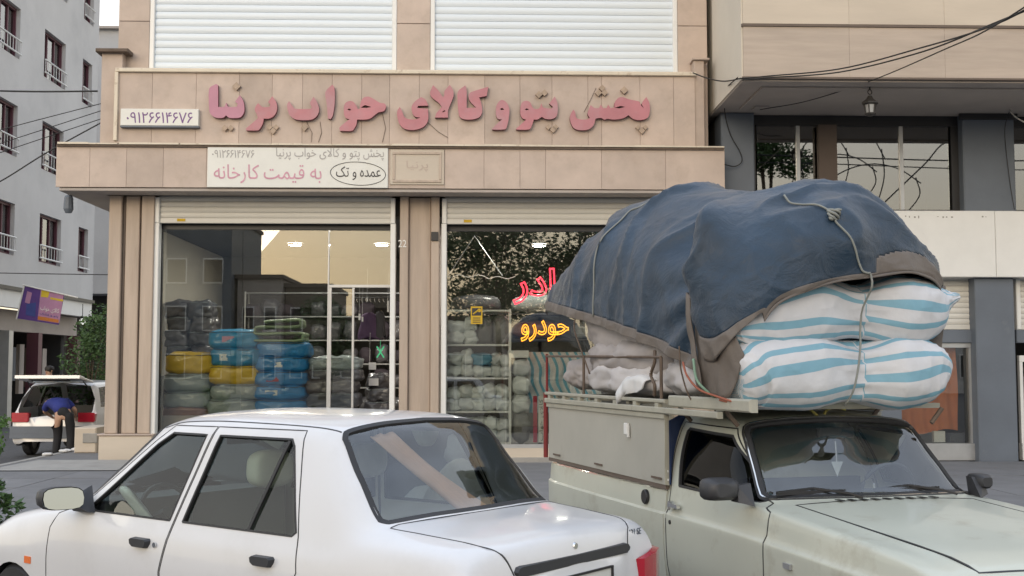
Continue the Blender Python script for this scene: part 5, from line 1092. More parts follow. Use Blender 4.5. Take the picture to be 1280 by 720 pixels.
def flap(lab, net, c, mt='tarp_grey', seed=1):
    mb = net_mesh(net, 10, 10, lambda u, v, p: .014*noise.noise(Vector((p[0]*8, p[1]*8, p[2]*5 + seed))) + .012*max(0, rdg(p[0]*9, p[1]*5, p[2]*3 + seed))**2); mb.uv = None
    o = pone('tarpaulin_flap', lab, 'tarpaulin', mt, mb, c, smooth=True); md = o.modifiers.new('t', 'SOLIDIFY'); md.thickness = .008
flap('brown-grey tarpaulin flap hanging beside the seam of the blue sheets, left of the sacks', [[(-.42,-.885,1.96),(-.41,-.89,1.78),(-.36,-.87,1.52)],[(-.34,-.895,1.94),(-.30,-.89,1.74),(-.24,-.86,1.50)],[(-.24,-.885,1.92),(-.19,-.87,1.74),(-.12,-.83,1.49)],[(-.12,-.87,1.90),(-.08,-.85,1.78),(-.04,-.81,1.60)],[(-.08,-.85,1.90),(-.04,-.81,1.84),(-.01,-.77,1.74)]], (-.2, -.85, 1.5))
flap('narrow grey-brown strap of tarpaulin hanging down the seam between the blue sheets', [[(-.46,-.93,2.12),(-.44,-.93,1.85),(-.38,-.90,1.55)],[(-.42,-.94,2.12),(-.40,-.94,1.85),(-.34,-.91,1.54)],[(-.385,-.93,2.10),(-.36,-.93,1.85),(-.30,-.90,1.54)]], (-.4, -.9, 1.5), seed=4)
flap('dark brown tarpaulin corner hanging behind the right end of the striped sacks', [[(-.35,.55,2.2),(-.33,.60,1.95),(-.3,.64,1.66)],[(-.3,.66,2.2),(-.28,.69,1.9),(-.28,.68,1.62)],[(-.25,.76,2.18),(-.25,.75,1.98),(-.26,.71,1.70)]], (-.3, .6, 1.5), seed=7)
# ---------------------------------------------------------------- SACKS
def sack_mb(spine, rad, seed, pinch=.5, n=48, k=20, tw=0.0, wr=.008):
    sp = np.array(spine, float); t = np.linspace(0, len(sp)-1, (len(sp)-1)*k + 1); P = herm(sp, np.gradient(sp, axis=0), t); r = np.array(rad, float); Rr = np.maximum(herm(r, pchip_m(r), t), .012)
    P = P.copy(); P[:, 1] = -.78 + (P[:, 1] + .78)*1.07; mb = MB(); V = []; UV = []; m = len(P)
    for i in range(m):
        u = i/(m-1); d = P[min(i+1, m-1)] - P[max(i-1, 0)]; d /= np.linalg.norm(d); up_ = np.array([0, 0, 1.]); x = np.cross(d, up_); x /= np.linalg.norm(x); y = np.cross(x, d)
        gather = max(0, 1 - min(u, 1-u)/.16); pn = math.exp(-abs(u - pinch)/.07)
        for j in range(n + 1):
            a = 2*math.pi*(j % n)/n; ca, sa = math.cos(a), math.sin(a); sag = 1 + .10*(sa < 0)*abs(sa)
            q = P[i] + x*Rr[i, 0]*np.sign(ca)*abs(ca)**.72 + y*Rr[i, 1]*np.sign(sa)*abs(sa)**.72*sag
            w_ = wr*(1.6*noise.noise(Vector((u*7 + seed, ca*1.6, sa*1.6))) + max(0, rdg(u*13 + seed, ca*2.2, sa*2.2))**2 + .5*noise.noise(Vector((u*40, ca*7 + seed, sa*7))))
            w_ += .30*gather**1.5*abs(math.sin(a*5.5 + seed + 2*noise.noise(Vector((u*6, a, seed)))))*min(Rr[i])*.7 + .016*pn*math.sin(a*11 + 2*math.sin(a*3))
            q = q + (x*ca + y*sa)*w_; V.append(q); UV.append((u, j/n + tw*(u-.5) + (.045 if u > pinch else -.02) + .004*math.sin(u*19 + seed)))
    mb.add([tuple(p) for p in V], [(i*(n+1)+j, i*(n+1)+j+1, (i+1)*(n+1)+j+1, (i+1)*(n+1)+j) for i in range(m-1) for j in range(n)]); mb.add([tuple(P[0])], []); 
    mb.f += [(j, len(mb.v)-1, j+1) for j in range(n)]; mb.add([tuple(P[-1])], []); b = (m-1)*(n+1); mb.f += [(b+j, b+j+1, len(mb.v)-1) for j in range(n)]
    mb.mi = [0]*len(mb.f); mb.uv = UV + [(0, 0), (1, 0)]; return mb
M['sack'] = stripes('striped_woven_sack', (.57, .575, .60), (.19, .37, .47), 6, .17, bump=.6, pair=.50)
G = 'striped sacks on the front of the load'
s1 = sack_mb([(-.10,-.80,1.86),(-.12,-.74,1.885),(-.19,-.58,1.94),(-.26,-.30,2.015),(-.26,.025,2.01),(-.26,.28,2.02),(-.27,.48,2.045),(-.28,.64,2.09),(-.28,.77,2.12)], [(.03,.03),(.09,.10),(.19,.175),(.25,.22),(.155,.15),(.25,.215),(.215,.18),(.09,.075),(.012,.012)], 3, tw=.20)
pone('striped_sack', 'upper white sack with blue stripes, its pointed tied end sticking out at the right', 'sack', 'sack', s1, (-.25, 0, 1.8), G, smooth=True)
s2 = sack_mb([(-.15,-.80,1.60),(-.16,-.77,1.61),(-.20,-.66,1.645),(-.26,-.33,1.655),(-.26,.0,1.645),(-.26,.24,1.65),(-.26,.44,1.645),(-.26,.56,1.62),(-.26,.63,1.58)], [(.10,.10),(.19,.165),(.25,.20),(.28,.222),(.18,.165),(.28,.215),(.25,.19),(.17,.13),(.03,.03)], 8, tw=-.14)
pone('striped_sack', 'lower white sack with blue stripes resting above the pickup windscreen', 'sack', 'sack', s2, (-.25, 0, 1.45), G, smooth=True)
cloth('pale_bag', (.36, .33, .32), rough=.75, bs=10, bump=.4); cloth('white_bag', (.50, .48, .48), rough=.75, bs=10, bump=.4)
GB = 'plain bags under the rear tarpaulin'
def bag(lab, c, w_, d_, h_, mt, seed, rot=(0, 0, 0), n=18, wr=.04):
    m = pillow_mb(w_, d_, h_, seed, n=n, wr=wr, ws=6.5, bulge=.25, rx=.3); o = m.build('cloth_bag', mt, None, smooth=True); o.location = PW(c); o.rotation_euler = (rot[0], rot[1], PICA + rot[2]); tag(o, lab, 'bag', GB)
bag('large pale bag bulging out under the hem at the rear end of the load', (-2.0, -.36, 1.73), 1.7, .84, .42, 'pale_bag', 2, (R(4), R(6), .03))
bag('flat grey-beige bag on the rack below the largest pale bag', (-1.9, -.42, 1.60), 1.7, .84, .30, 'pale_bag', 5)
bag('squashed pale bag lowest on the rear of the rack', (-1.9, -.42, 1.47), 1.6, .84, .26, 'white_bag', 7)
bag('small pale bag at the back corner post of the rack', (-3.0, -.42, 1.5), .8, .7, .26, 'pale_bag', 9)
bag('whitish bag low on the rack beside the tarpaulin seam', (-.85, -.38, 1.49), .9, .82, .26, 'white_bag', 11)
bag('pale bag under the tarpaulin just left of the seam', (-.95, -.36, 1.64), .8, .74, .30, 'white_bag', 13, (0, R(8), 0))
# inner heap keeps the sheets up (bales hardly seen)
bag('dark wrapped bale in the shadow under the rear tarpaulin', (-2.1, .35, 1.5), 2.4, .8, 1.1, 'tarp_grey', 15)
bag('dark wrapped bale in the shadow behind the striped sacks', (-.85, .1, 1.5), .7, 1.3, 1.0, 'tarp_grey', 17)
# white cloth hanging over the rack rail
cn = [[(-1.62,-.74,1.62),(-1.7,-.83,1.60),(-1.78,-.855,1.5),(-1.86,-.86,1.42)],[(-1.52,-.74,1.63),(-1.6,-.86,1.59),(-1.68,-.875,1.49),(-1.80,-.865,1.40)],[(-1.38,-.74,1.62),(-1.45,-.85,1.60),(-1.5,-.86,1.54),(-1.66,-.86,1.47)],[(-1.25,-.74,1.58),(-1.3,-.83,1.57),(-1.33,-.85,1.53),(-1.42,-.85,1.50)]]
mb = net_mesh(cn, 8, 6, lambda u, v, p: .03*noise.noise(Vector((p[0]*9, p[1]*9, p[2]*9)))); mb.uv = None; o = pone('white_rag', 'white rag hanging over the rack rail below the pale bags', 'cloth', 'curtain', mb, (-1.5, -.8, 1.5), smooth=True); o.modifiers.new('t', 'SOLIDIFY').thickness = .008
# ---------------------------------------------------------------- ROPES
cloth('rope_pale', (.24, .25, .23)); cloth('rope_red', (.30, .10, .06)); cloth('rope_yellow', (.45, .40, .12)); cloth('rope_green', (.22, .35, .26))
def rope(lab, pts, r, mt, k=8):
    a = np.array(pts, float); t = np.linspace(0, len(a)-1, (len(a)-1)*k + 1); P = herm(a, np.gradient(a, axis=0), t); m = MB(); m.tube([tuple(p) for p in P], r, 6)
    return pone('rope', lab, 'rope', mt, m, tuple(P[len(P)//2]), 'ropes tying the load', smooth=True)
def over(g, x, off=.02, lo=0, hi=1):   # path on the rear/front sheet at about constant x
    nv = g.shape[1]; out = []
    for j in range(int(lo*(nv-1)), int(hi*(nv-1)) + 1, 3):
        i = int(np.argmin(np.abs(g[:, j, 0] - x))); p = g[i, j].copy(); c = np.array([p[0], 0, 1.9]); d = p - c; d[0] = 0; d /= np.linalg.norm(d) + 1e-9; out.append(p + d*off)
    return out
rope('pale rope arching over the rear tarpaulin', over(gR, -2.25, .012, .09, .95), .0065, 'rope_pale', 2)
def frope():
    nu = gF.shape[0]; out = []
    for i in range(int(nu*.42), nu - 4, 4): yy = -.34 + .40*max(0, (i/nu - .42)/.58); j = int(np.argmin(np.abs(gF[i, :, 1] - yy))); out.append(gF[i, j] + np.array([.012, 0, .012]))
    return out + [np.array([.055, .03, 2.14]), np.array([-.045, .03, 2.02]), np.array([-.075, .03, 1.90]), np.array([-.06, .02, 1.82]), np.array([-.04, .0, 1.74]), np.array([-.035, -.02, 1.64]), np.array([-.06, -.04, 1.52]), np.array([-.12, -.06, 1.44])]
rope('pale rope running over the front tarpaulin and down between the halves of the striped sacks', frope(), .0065, 'rope_pale', 3)
m = MB(); nu = gF.shape[0]; kp = gF[int(nu*.64), int(np.argmin(np.abs(gF[int(nu*.64), :, 1] + .19)))]; m.tube([tuple(kp + np.array([.02 + .018*math.sin(a*5), .035*math.cos(a*3), .015 + .03*math.sin(a*2)])) for a in np.linspace(0, 2*math.pi, 30)], .009, 6); pone('rope_knot', 'pale rope knot on the front tarpaulin', 'rope', 'rope_pale', m, tuple(kp), smooth=True)
rope('reddish cord hanging in loops below the tarpaulin seam', [(-.50,-.93,1.70),(-.40,-.95,1.62),(-.28,-.93,1.54),(-.14,-.88,1.50),(.02,-.82,1.46),(.06,-.80,1.43),(-.02,-.82,1.46),(-.15,-.86,1.48)], .007, 'rope_red')
rope('green strap tied down from the seam to the rack rail', [(-.33,-.94,1.72),(-.31,-.93,1.6),(-.28,-.88,1.53),(-.28,-.80,1.47)], .008, 'rope_green')
rope('thin dark cord from the rear tarpaulin down to the rack rail', [(-.62,-.9,1.80),(-.6,-.9,1.66),(-.58,-.86,1.5),(-.57,-.80,1.42)], .005, 'rust')
rope('dark cord looped round the large pale bag', [(-2.62,-.87,2.12),(-2.58,-.91,1.98),(-2.52,-.88,1.82),(-2.42,-.84,1.62)], .006, 'rust')
rope('bundle of dark cords tied round the middle rack post', [(-1.17,-.83,1.78),(-1.13,-.85,1.7),(-1.19,-.85,1.62),(-1.13,-.85,1.55),(-1.16,-.84,1.48)], .012, 'rust')
rope('yellow cord knotted under the sacks at the top of the windscreen', [(-.36,-.16,1.42),(-.32,-.13,1.38),(-.34,-.08,1.34),(-.36,-.04,1.40),(-.31,.0,1.43),(-.32,.07,1.41)], .009, 'rope_yellow')
# ================================================================ SHOP WINDOWS
GW = GY + .18
def X_(px, Y=GW, py=420): return AX(px, Y, py)
def Z_(py, Y=GW): return AZ(py, Y)
zt = Z_(288); zbt = PZ + .12
W1 = TH('shop_front_glazing', 'large shop window with dark top rail and aluminium door frame, behind the white sedan', 'window', (X_(300), GW, PZ))
m = MB(); m.box(X_(198), X_(492), GW - .05, GW + .05, zt, Z_(272)); W1.part('top_rail', 'black', m)
m = MB(); m.box(X_(198), X_(201.5), GW - .04, GW + .04, PZ + .05, zt - .002); W1.part('jamb', 'black', m)
m = MB(); m.box(X_(201.6), X_(409), GW - .04, GW + .04, PZ + .05, zbt); W1.part('bottom_rail', 'alu', m)
m = MB(); m.box(X_(202), X_(301.5), GW, GW + .01, zbt + .002, zt - .002); W1.part('pane', 'glass', m)
m = MB(); m.box(X_(302), X_(409), GW, GW + .01, zbt + .002, zt - .002); W1.part('pane', 'glass', m)
m = MB(); m.box(X_(411), X_(490), GW, GW + .01, Z_(356), zt - .002); W1.part('pane', 'glass', m)
for a, b, c, d in ((409.2, 410.8, 288, 570), (411, 490, 356, 359.5), (411, 414, 359.6, 570), (440, 442.5, 359.6, 570), (488, 490.5, 359.6, 570)):
    m = MB(); m.box(X_(a), X_(b), GW - .03, GW + .04, max(Z_(d), PZ + .05), Z_(c) - .002); W1.part('door_frame', 'alu', m)
m = MB(); m.box(X_(414.5), X_(439.5), GW + .012, GW + .02, PZ + .1, Z_(361)); W1.part('door_pane', 'glass', m)
W2_ = TH('shop_front_glazing', 'large right shop window with neon lettering, partly hidden by the pickup load', 'window', (X_(650), GW, PZ))
m = MB(); m.box(X_(556), X_(846), GW - .05, GW + .05, Z_(289), Z_(272)); W2_.part('top_rail', 'black', m)
for a, b in ((556.5, 632), (632.8, 740), (740.8, 844)): m = MB(); m.box(X_(a), X_(b), GW, GW + .01, Z_(556) + .002, Z_(289) - .002); W2_.part('pane', 'glass', m)
m = MB(); m.box(X_(556), X_(845), GW - .04, GW + .04, Z_(560), Z_(555.5)); W2_.part('bottom_rail', 'alu', m)
m = MB(); m.box(X_(556), X_(845), GW - .06, GW + .1, PZ + .05, Z_(560) - .002); W2_.part('stone_plinth', 'stone_light', m)
# yellow notice on the glass
NT = TH('yellow_notice', 'small yellow notice with a black pictogram stuck on the right shop window', 'sticker', (X_(596), GW, Z_(405)))
m = MB(); prect(m, 588.5, 383, 603, 405, GW - .006, .005); NT.part('sheet', 'yellow_sticker', m)
m = MB(); prect(m, 590, 385, 601.5, 394.5, GW - .009, .002); NT.part('pictogram', 'black_ink', m)
m = MB(); P = [at(x, y, Y=GW - .011) for x, y in ((591.5, 392.5), (599, 387))]; m.tube(P, .012, 4); m.lathe([(0, 0), (.03, 0), (.03, .001)], at(599, 388, Y=GW - .0112), 10, 'y'); NT.part('pictogram', 'yellow_sticker', m)
m = MB(); 
for y in (397, 399.6, 402.2): prect(m, 591, y, 600.5, y + 1.0, GW - .008, .0015)
NT.part('lettering', 'black_ink', m)
# neon lettering: tubes behind the glass
M['neon_red'] = emit('red_neon', (1.0, .035, .06), 3.2); M['neon_core'] = emit('red_neon_core', (1., .55, .5), 6.0)
M['neon_yellow'] = emit('yellow_neon', (1.0, .33, .02), 2.8)
NR = TH('red_neon_sign', 'glowing red neon Persian word hanging high in the right shop window', 'neon sign', (X_(690), GW + .14, Z_(382)))
NR.part('neon_tube', 'neon_red', wall_text(shape('مادر'), 641, 335, 722, 381, GW + .14, bold=.01, outline=.022))
m = MB(); m.tube([at(650, 337, Y=GW + .14), at(650, 290, Y=GW + .14)], .004, 4); m.tube([at(695, 337, Y=GW + .14), at(695, 290, Y=GW + .14)], .004, 4); NR.part('hanging_wire', 'cable', m)
NY = TH('yellow_neon_sign', 'glowing yellow neon Persian word below the red one in the right shop window', 'neon sign', (X_(680), GW + .14, Z_(427)))
NY.part('neon_tube', 'neon_yellow', wall_text(shape('حودرو'), 651, 400, 711, 427, GW + .14, bold=.005, outline=.020))
m = MB(); m.tube([at(660, 400, Y=GW + .15), at(660, 384, Y=GW + .15)], .004, 4); m.tube([at(700, 400, Y=GW + .15), at(700, 384, Y=GW + .15)], .004, 4); NY.part('hanging_wire', 'cable', m)
# green x sign
M['neon_green'] = emit('green_neon', (.08, .5, .22), .6)
GX = TH('green_cross_sign', 'small green glowing x hanging in the doorway of the left shop', 'neon sign', tuple(at(475, 440, Y=20.2)))
m = MB(); m.tube([at(471, 433, Y=20.2), at(480, 447, Y=20.2)], .012, 5); m.tube([at(480, 433, Y=20.2), at(471, 447, Y=20.2)], .012, 5); m.tube([at(475.5, 440, Y=20.21), at(475.5, 418, Y=20.21)], .003, 4); GX.part('neon_tube', 'neon_green', m)
# ceiling lamps
M['lampglow'] = emit('warm_white_lamp', (1, .94, .84), 140.0)
zc2 = zS - .302
for i, (x, y, lab) in enumerate(((-3.75, 20.0, 'round ceiling lamp near the window of the left shop, left one'), (-2.3, 20.0, 'round ceiling lamp near the window of the left shop, right one'), (-3.6, 22.8, 'round ceiling lamp at the back of the left shop'), (-1.9, 22.8, 'round ceiling lamp at the back of the left shop near the door side'), (.4, 20.0, 'round ceiling lamp in the right shop above the shelf'), (2.0, 20.0, 'round ceiling lamp in the right shop above the neon words'), (1.2, 22.8, 'round ceiling lamp at the back of the right shop'))):
    t = TH('ceiling_lamp', lab, 'lamp', (x, y, zc2), 'round lamps in the shop ceilings'); m = MB(); m.lathe([(.15, zc2 - .001), (.16, zc2 - .03), (.13, zc2 - .035)], (x, y, 0), 20); t.part('ring', 'white', m)
    m = MB(); m.lathe([(.128, zc2 - .02), (.10, zc2 - .04), (0, zc2 - .045)], (x, y, 0), 20); t.part('diffuser', 'lampglow', m)
# ---- stacked quilt bags in the left window
def coat_cloth(n, c, r=.45): M[n] = mat(n, c, r, var=.16, vs_=7, bump=.35, bs=12, coat=.35, rnd=.05)
coat_cloth('bag_yellow', (.62, .40, .01)); coat_cloth('bag_blue', (.015, .19, .45)); coat_cloth('bag_teal', (.015, .22, .42)); coat_cloth('bag_grey', (.27, .31, .31)); coat_cloth('bag_brown', (.22, .11, .08)); coat_cloth('bag_green', (.22, .29, .17)); coat_cloth('bag_dark', (.085, .085, .095)); coat_cloth('bag_patterned', (.11, .105, .115))
PL = MB(); PL.box(X_(201), X_(404), GW + .25, GW + 1.3, PZ + .06, Z_(520)); one('display_plinth', 'low wooden display platform carrying the stacked quilt bags', 'platform', 'soffit', PL, (X_(300), GW + .7, PZ + .06))
BY = GW + .62
def qbag(x0, x1, y0, y1, mt, lab, seed, Y=BY, dep=.62, grp='quilt bags stacked in the left shop window', label_patch=None, wr=.018):
    z0, z1 = AZ(y1, Y - dep/2), AZ(y0, Y - dep/2); a, b = AX(x0, Y - dep/2, 450), AX(x1, Y - dep/2, 450)
    t = thing('quilt_bag', lab, 'bag', ((a + b)/2, Y, z0), R(random.uniform(-3, 3)), grp)
    h = z1 - z0; mb = pillow_mb(b - a, dep, h*1.03, seed, n=12, wr=wr*1.3, ws=6, bulge=.10, rx=.0); mb.build('bag', mt, t, smooth=True)
    # piping seam round the middle and a handle strap
    m = MB(); w_, d_ = (b - a)/2*.965, dep/2*.965; P = [(w_*np.sign(math.cos(q))*abs(math.cos(q))**.35, d_*np.sign(math.sin(q))*abs(math.sin(q))**.35, h*.84 + .006*math.sin(q*5 + seed)) for q in np.linspace(0, 2*math.pi, 33)[:-1]]; m.tube(P, .006, 4, close=True); m.build('piping', 'bag_dark' if mt != 'bag_dark' else 'bag_grey', t)
    if label_patch:
        m = MB(); m.box(-.14 + .1*math.sin(seed), .06 + .1*math.sin(seed), -dep/2*.985 - .004, -dep/2*.90, h*.28, h*.62); m.build('paper_label', label_patch, t)
    return t
nm = {'bag_yellow': 'yellow', 'bag_blue': 'blue', 'bag_teal': 'teal blue', 'bag_grey': 'grey', 'bag_brown': 'reddish brown', 'bag_dark': 'dark', 'bag_patterned': 'patterned dark'}
colsA = [('leftmost stack', 203, 263, [('bag_yellow', 440, 466), ('bag_grey', 466, 488), ('bag_grey', 488, 508), ('bag_brown', 508, 520)]),
         ('second stack from the left', 259, 324, [('bag_teal', 412, 434), ('bag_teal', 434, 456), ('bag_yellow', 456, 479), ('bag_grey', 479, 498), ('bag_grey', 498, 518)]),
         ('tall blue stack', 316, 384, [('bag_blue', 427, 445), ('bag_blue', 445, 463), ('bag_blue', 463, 481), ('bag_blue', 481, 498), ('bag_blue', 498, 517)]),
         ('grey stack beside the doorway', 384, 449, [('bag_grey', 446, 461), ('bag_dark', 461, 474), ('bag_patterned', 474, 490), ('bag_dark', 490, 508)])]
od = ['top', 'second from top', 'third from top', 'fourth from top', 'lowest']; sd_ = 30
patch = {(1, 0): 'pink_ink', (2, 1): 'signwhite', (2, 2): 'red', (2, 3): 'signwhite', (1, 1): 'signwhite'}
for ci, (cl_, a, b, rows) in enumerate(colsA):
    for ri, (mt, y0, y1) in enumerate(rows):
        sd_ += 1; j = random.uniform(-2.5, 2.5); qbag(a + j, b + j, y0 - .5, y1 + 1.5, mt, f'{nm[mt]} zipped quilt bag, {od[ri]} of the {cl_}', sd_, label_patch=patch.get((ci, ri)), wr=.020 if ci != 3 else .04)
# the green folded quilt on top of the blue stack: a rolled fold
t = thing('folded_quilt', 'pale green patterned quilt folded on top of the tall blue stack', 'quilt', (AX(350, BY, 420), BY, AZ(428, BY - .31)), 0)
m = MB(); P = []; prof = []
for a in np.linspace(0, 1, 30): prof.append((-.40 + .80*a, .02 + .012*math.sin(a*9)))
pts = [(-.38, .03), (.34, .03), (.41, .09), (.36, .15), (-.30, .14), (-.36, .19), (-.30, .25), (.30, .26), (.37, .33), (.30, .37), (-.22, .34)]
a = np.array(pts); tt = np.linspace(0, len(a)-1, 60); Pq = herm(a, np.gradient(a, axis=0), tt)
for y in (-.30, .30):
    pass
V = []; th = .028
for i, (x, z) in enumerate(Pq):
    d = Pq[min(i+1, 59)] - Pq[max(i-1, 0)]; d = d/np.linalg.norm(d); nn = np.array([-d[1], d[0]])
    for sgn in (1, -1):
        for y in np.linspace(-.30, .30, 7): q = np.array([x, z]) + nn*th*sgn*(1 if abs(y) < .29 else .4); V.append((q[0] + .008*nz3((q[0], y, q[1]), 9), y, q[1] + .008*nz3((q[0], y, q[1]), 8, 2)))
Fq = []
for i in range(59):
    for sgn in range(2):
        for j in range(6): a0 = i*14 + sgn*7 + j; Fq.append((a0, a0+1, a0+15, a0+14))
    for j in (0, 6): Fq.append((i*14 + j, i*14 + 7 + j, i*14 + 21 + j, i*14 + 14 + j))
m.add(V, Fq); m.build('quilt', 'bag_green', t, smooth=True)
# dark heap at the upper left, deeper in the shop
HY = 20.9
Hp = MB(); Hp.box(AX(203, HY), AX(262, HY), HY - .35, HY + .4, PZ + .06, AZ(470, HY)); one('shelf_unit', 'dark shelf unit behind the leftmost stack in the shop', 'shelf', 'cabin', Hp, (AX(230, HY), HY, PZ))
k = 0
for r, (y0, y1) in enumerate(((375, 396), (394, 414), (412, 432), (430, 452))):
    for c in range(2):
        a = 203 + c*29 + (r % 2)*3; k += 1
        qbag(a, a + 31, y0, y1 + 2, ('bag_patterned', 'bag_dark')[(r + c) % 2], f"crumpled dark patterned bag deep in the shop, {('top','second','third','bottom')[r]} row, {('left','right')[c]} one", 70 + k, Y=HY, dep=.6, grp='patterned bags piled deep in the left shop', wr=.045)
cloth('garment_b', (.05, .04, .05))
# back shelves of the left shop with rolled goods
def goods_shelf(lab, x0, x1, Y, z0, rows, h, mt_list, grp, n, dep=.4, parts=True):
    t = TH('shelf_unit', lab, 'shelf', ((x0 + x1)/2, Y, z0))
    for r in range(rows + 1): m = MB(); m.box(x0, x1, Y - dep/2, Y + dep/2, z0 + r*h, z0 + r*h + .025); t.part('shelf_board', 'alu', m)
    for x in (x0 - .015, x1 + .015):
        for y in (Y - dep/2, Y + dep/2): m = MB(); m.box(x - .014, x + .014, y - .014, y + .014, z0 - .02, z0 + rows*h + .04); t.part('post', 'white', m)
    return t
rows_ = goods_shelf('tall back shelf in the left shop filled with dark rolls', -4.9, -1.2, 24.8, .25, 6, .5, None, None, 0)
for r in range(6):
    for i in range(11):
        if random.random() < .22: continue
        x = -4.75 + i*.34; mm_ = pillow_mb(random.uniform(.26, .36), .4, random.uniform(.24, .44), 200 + r*11 + i, n=6, wr=.05, rx=.4); o = mm_.build('rolled_quilt', random.choice(['bag_dark', 'bag_patterned', 'bag_dark', 'garment_b']), None, smooth=True)
        o.location = (x, 24.75, .28 + r*.5); tag(o, f"rolled quilt, left shop back shelf, {['lowest','second','third','fourth','fifth','top'][r]} board, {['first','second','third','fourth','fifth','sixth','seventh','eighth','ninth','tenth','eleventh'][i]} from left", 'quilt', 'rolled quilts on the back shelf of the left shop')
# garments and tags hanging in the doorway
HR = TH('hanging_rail', 'dark rail with hooks across the doorway of the left shop', 'rail', (X_(465), 19.8, Z_(372, 19.8)))
m = MB(); m.tube([at(443, 372, Y=19.8), at(489, 372, Y=19.8)], .012, 6); HR.part('rail', 'cable', m)
for i in range(8): m = MB(); p = at(446 + i*5.5, 372, Y=19.8); m.tube([p, p + Vector((0, 0, -.05)), p + Vector((.02, 0, -.08))], .005, 4); HR.part('hook', 'chrome', m)
cloth('garment_purple', (.055, .03, .07)); cloth('garment_dark', (.035, .035, .04))
def garment(x, y0, y1, w_, mt, lab, Y=19.8, seed=0):
    t = at(x, y0, Y=Y); b = at(x, y1, Y=Y); H = t.z - b.z; net = []
    for k, (wd, yy) in enumerate(((.25, 0), (.8, .12), (.9, .45), (1.15, .8), (1.2, 1))):
        net.append([(t.x + w_*wd*math.cos(a), Y + .08*math.sin(a) + .01*k, t.z - H*yy + .03*math.sin(a*3 + seed)*(k/4)) for a in np.linspace(0, 2*math.pi, 13)])
    mb = net_mesh(net, 5, 3, lambda u, v, p: .016*noise.noise(Vector((p[0]*14, p[1]*9 + seed, p[2]*4)))); mb.uv = None; one('hanging_garment', lab, 'clothes', mt, mb, (t.x, Y, b.z), 'clothes hanging in the doorway', smooth=True)
garment(462, 391, 423, .17, 'garment_purple', 'dark purple garment hanging in the middle of the doorway'); garment(475, 389, 421, .09, 'garment_dark', 'narrow dark garment hanging right of the purple one', seed=3)
for i, (x, y, w_, h) in enumerate(((448, 392, 2.5, 8), (452, 396, 2, 6), (458, 372, 2, 5), (484, 376, 2, 14), (461, 453, 9, 9), (461, 473, 12, 9))):
    m = MB(); p = at(x, y, Y=19.6); q = at(x + w_, y + h, Y=19.6); m.box(p.x, q.x, 19.6, 19.61, q.z, p.z); m.tube([(p.x + .01, 19.605, p.z), (p.x + .01, 19.7, p.z + .5)], .002, 3)
    o = one('price_tag', ('small white tag hanging high at the left of the doorway', 'small white tag beside the highest one in the doorway', 'tiny tag under the rail', 'long narrow tag right of the dark garment', 'white square card hanging above the dark sacks', 'white card among the dark sacks in the doorway')[i], 'tag', 'curtain', m, (p.x, 19.6, q.z), 'tags in the doorway')
for i, (x0, x1, y0, y1, l) in enumerate(((454, 489, 500, 518, 'lowest of the dark sacks heaped in the doorway'), (456, 488, 484, 502, 'middle of the dark sacks heaped in the doorway'), (460, 484, 468, 486, 'topmost of the dark sacks heaped in the doorway'))): qbag(x0, x1, y0, y1, 'bag_dark', l, 120 + i, Y=20.0, grp='dark sacks in the doorway', wr=.05)
m = MB(); m.box(X_(445, 20), X_(492, 20), 19.6, 20.5, PZ + .06, AZ(518, 19.7)); one('low_crate', 'low dark crate under the sacks in the doorway', 'crate', 'soffit', m, (X_(470, 20), 20, PZ))
# ---- right shop: white rack with wrapped pillows
coat_cloth('wrap_white', (.72, .75, .75), .3); coat_cloth('wrap_grey', (.60, .62, .62), .4); coat_cloth('wrap_blue', (.10, .27, .38), .35); coat_cloth('roll_grey', (.16, .155, .15), .6)
RY = GW + .30
RK = TH('white_metal_rack', 'white metal rack of wrapped pillows in the right shop window', 'shelf', (X_(597, RY), RY, PZ))
for x in (557.5, 637.5):
    for y in (RY - .18, RY + .22): m = MB(); m.box(AX(x, RY - .18) - .02, AX(x, RY - .18) + .02, y - .015, y + .015, PZ + .06, AZ(386, RY - .18)); RK.part('post', 'white', m)
for y in (387, 430, 472, 514, 553): m = MB(); m.box(AX(558.5, RY - .18), AX(636.5, RY - .18), RY - .19, RY + .23, AZ(y + 2.2, RY - .18), AZ(y, RY - .18)); RK.part('shelf_board', 'white', m)
rowt = ['top', 'second', 'third', 'bottom']; plc = ['far left', 'left', 'middle', 'right', 'far right']
